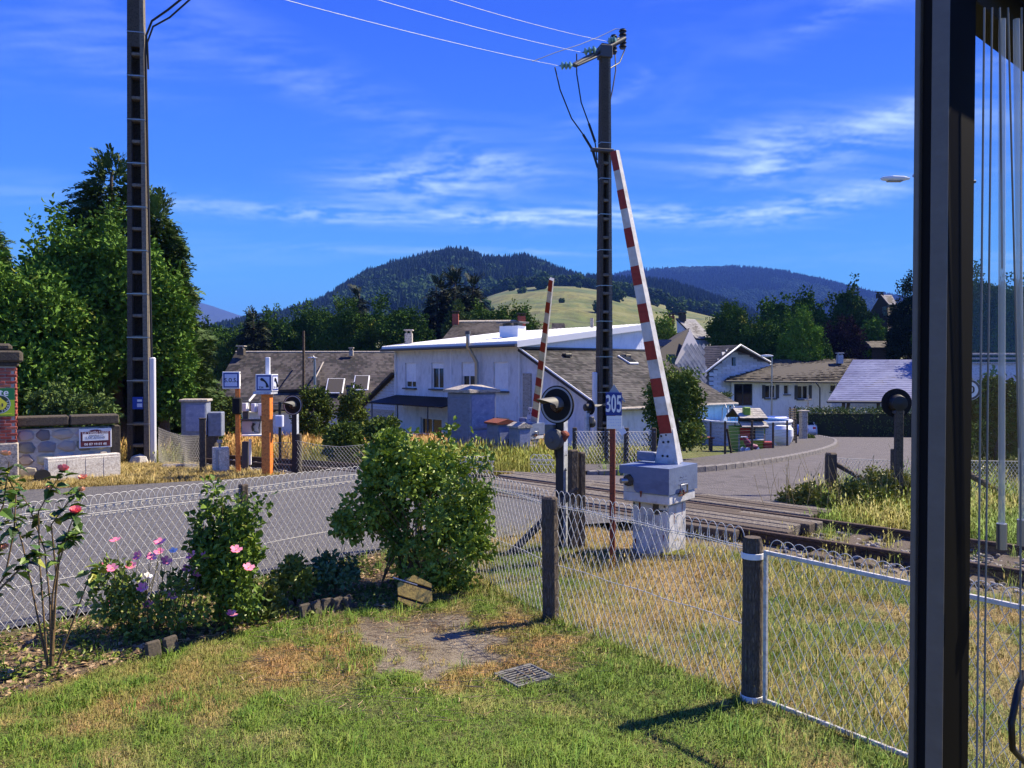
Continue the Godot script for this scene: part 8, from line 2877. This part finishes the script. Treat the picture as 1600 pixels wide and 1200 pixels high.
	# edging tiles of the bed, drain grate, hexagonal board
	for q in [[240, 1028, 0.0, "leftmost, in front of the mallow"], [268, 1020, 0.1, "second from the left, in front of the mallow"], [478, 966, 0.0, "first of the row of five left of the concrete patch"], [496, 961, 0.2, "second of the row of five left of the concrete patch"], [512, 957, -0.15, "middle one of the row of five left of the concrete patch"], [530, 955, 0.1, "fourth of the row of five left of the concrete patch"], [546, 952, 0.3, "last of the row of five, nearest the hexagonal board"]]:
		var b := gt(q[0], q[1])
		var o = obj("edging_stone", bxm(Vector3(0.13, 0.22, 0.05), Vector3.ZERO, 0.015, Basis.from_euler(Vector3(-0.25, 0.9 + q[2], q[2] * 0.4))), M.darkconc)
		o.position = b + Vector3(0, 0.03, 0)
		tag(o, "dark tilted edging tile, " + q[3], "edging tile", "edging tiles of the flower bed")
	var db := gt(819, 1059)
	var Dg = thing("drain_grate", "rusty iron drain grate set in the lawn beside the concrete patch", "drain grate", db, 0.62)
	part_box("pit", Dg, Vector3(0, -0.04, 0), Vector3(0.34, 0.09, 0.3), M.mattblack)
	for s in [-1.0, 1.0]:
		part_box("frame", Dg, Vector3(0, 0.015, s * 0.15), Vector3(0.36, 0.03, 0.025), M.alu, 0.004)
		part_box("frame", Dg, Vector3(s * 0.17, 0.0145, 0), Vector3(0.025, 0.03, 0.27), M.alu, 0.004)
	for i in 7:
		part_box("bar", Dg, Vector3(0, 0.017, -0.12 + i * 0.04), Vector3(0.31, 0.02, 0.014), M.alu, 0.003)
	part_box("cross_bar", Dg, Vector3(0, 0.02, 0), Vector3(0.02, 0.022, 0.26), M.alu, 0.003)
	var hb := gt(640, 952)
	var Hx = thing("hexagonal_board", "yellowish hexagonal board with dark slots leaning under the bush", "board", hb, 0.1)
	var hexm := surf([Color8(150, 128, 62), Color8(178, 152, 78), Color8(120, 100, 52)], 3.0, 0.8, 0.4)
	var tilt := Transform3D(Basis(Vector3.RIGHT, -0.55) * Basis(Vector3.BACK, -0.33), Vector3(0, 0.02, 0.02))
	var hexp := func(y0: float, y1: float) -> PackedVector2Array:
		var hex := PackedVector2Array()
		for i in 6:
			var a := TAU * i / 6.0 + PI / 6.0 + 0.33
			hex.append(Vector2(cos(a) * 0.2, sin(a) * 0.17 + 0.16))
		return Geometry2D.intersect_polygons(hex, PackedVector2Array([Vector2(-1, y0), Vector2(1, y0), Vector2(1, y1), Vector2(-1, y1)]))[0]
	for q in [[-0.1, 0.06], [0.085, 0.215], [0.25, 0.4]]:
		m_prism("slab", Hx, hexp.call(q[0], q[1]), 0.03, tilt, hexm)
	part_box("back_board", Hx, tilt * Vector3(0, 0.16, -0.012), Vector3(0.3, 0.24, 0.016), M.black, 0.0, tilt.basis)
	part_tube("rod", Hx, [tilt * Vector3(-0.26, 0.235, 0.02), tilt * Vector3(0.0, 0.235, 0.02)], 0.008, M.grey, 6)

func m_prism(called, parent, poly, depth, xf, m):
	var b := MB.new()
	b.prism(poly, depth, xf)
	return obj(called, b, m, parent)

# ---------------------------------------------------------------- the open casement at the right
func make_window():
	var s := Vector3(0.75, 0, -0.66).normalized()      # along the sash, to its far end
	var n := Vector3(0.66, 0, 0.75).normalized()       # its inner face
	var bs := Basis(s, Vector3.UP, n)
	var o := Vector3(0.4895, 0, -0.9)                  # near inner corner of the stile
	var W = thing("window_sash", "dark framed window sash standing open at the right edge, with glass pane", "window", o)
	var yb := 1.0; var yt := 2.915
	var h := yt - yb; var cy := (yt + yb) / 2
	var len := 0.95
	var fm := surf([Color8(96, 91, 82), Color8(106, 101, 92)], 6.0, 0.45, 0.1)
	var dark := mat(Color8(13, 13, 12), 0.7)
	dark.metallic_specular = 0.15
	var T := 0.038
	# stile: inner block, recessed gasket, outer lip
	part_box("stile", W, bs * Vector3(0.0395, cy, -0.0085), Vector3(0.079, h, 0.017), dark, 0.0012, bs)
	part_box("stile_edge", W, bs * Vector3(0.0025, cy, -0.0095) + Vector3.ZERO, Vector3(0.007, h - 0.002, 0.0185), fm, 0.0006, bs)
	part_box("gasket", W, bs * Vector3(0.044, cy, -0.0255), Vector3(0.07, h - 0.004, 0.0125), M.mattblack, 0.0, bs)
	part_box("outer_lip", W, bs * Vector3(0.0395, cy, -0.035), Vector3(0.079, h - 0.002, 0.006), fm, 0.001, bs)
	part_box("stile", W, bs * Vector3(len - 0.04, cy, -0.019), Vector3(0.079, h, T), dark, 0.0012, bs)
	part_box("top_rail", W, bs * Vector3(len / 2, yt - 0.04, -0.019), Vector3(len - 0.16, 0.079, T), M.mattblack, 0.0012, bs)
	part_box("bottom_rail", W, bs * Vector3(len / 2, yb + 0.04, -0.019), Vector3(len - 0.16, 0.079, T), dark, 0.0012, bs)
	var glass := StandardMaterial3D.new()
	glass.albedo_color = Color(0.2, 0.22, 0.22, 0.02)
	glass.transparency = BaseMaterial3D.TRANSPARENCY_ALPHA
	glass.roughness = 0.02
	glass.metallic_specular = 0.15
	part_box("pane", W, bs * Vector3(len / 2, cy, -0.022), Vector3(len - 0.158, h - 0.157, 0.004), glass, 0.0, bs)
	# blind: head box with cords and two wands, hung on the inner face
	var Bl = thing("blind", "raised blind with hanging cords and clear wands before the window pane", "blind", o + n * 0.03)
	part_box("head_box", Bl, bs * Vector3(0.52, yt + 0.015, 0.0), Vector3(0.84, 0.06, 0.045), dark, 0.003, bs)
	for i in 5:
		part_box("slat", Bl, bs * Vector3(0.52, yt - 0.03 - i * 0.006, 0.0), Vector3(0.82, 0.0015, 0.025), dark, 0.0, bs)
	var q := func(u: float, v: float) -> Vector3:
		# where the sight line at (u, v) meets the blind's plane
		var p := at(u, v, 1.0) - Vector3(0, EYE, 0)
		var a := o + n * 0.03 - Vector3(0, EYE, 0)
		return p * (a.dot(n) / p.dot(n)) + Vector3(0, EYE, 0) - (o + n * 0.03)
	var cordm := mat(Color8(120, 122, 116), 0.6)
	for c in [[1538, 1526, 1220, 0.0011], [1550, 1537, 1220, 0.0011], [1575, 1592, 700, 0.0011], [1562, 1566, 420, 0.0011], [1596, 1594, 1220, 0.0012]]:
		part_tube("cord", Bl, [q.call(c[0], 12.0), q.call((c[0] + c[1]) / 2.0, c[2] / 2.0), q.call(c[1], c[2])], c[3], cordm, 6)
	var clear := StandardMaterial3D.new()
	clear.albedo_color = Color(0.75, 0.78, 0.78, 0.45)
	clear.transparency = BaseMaterial3D.TRANSPARENCY_ALPHA
	clear.roughness = 0.3
	for c in [[1566, 1565, 818], [1588, 1597, 812]]:
		var w = part_tube("wand", Bl, [q.call(c[0], 30.0), q.call(c[1], c[2])], 0.0036, clear, 8)
		part_tube("wand_tip", w, [q.call(c[1], c[2]), q.call(c[1], c[2] + 40)], 0.0058, M.steel, 10)
	part_tube("loop_cord", Bl, [q.call(1600, 1050), q.call(1590, 1080), q.call(1580, 1130), q.call(1582, 1170), q.call(1600, 1190)], 0.004, M.black, 6)

# ----------------------------------------------------------------
func _ready():
	NZ.seed = 3; NZ.frequency = 0.02; NZ.fractal_octaves = 3
	NZ2.seed = 9; NZ2.frequency = 0.02; NZ2.fractal_octaves = 2
	make_world()
	make_materials()
	make_outlines()
	make_ground()
	make_hills()
	make_roads()
	make_track()
	make_leaf_meshes()
	make_houses()
	make_poles()
	make_lamps()
	make_forests()
	make_trees()
	make_left()
	make_crossing()
	make_fences()
	make_pool()
	make_grass()
	make_plants()
	make_window()
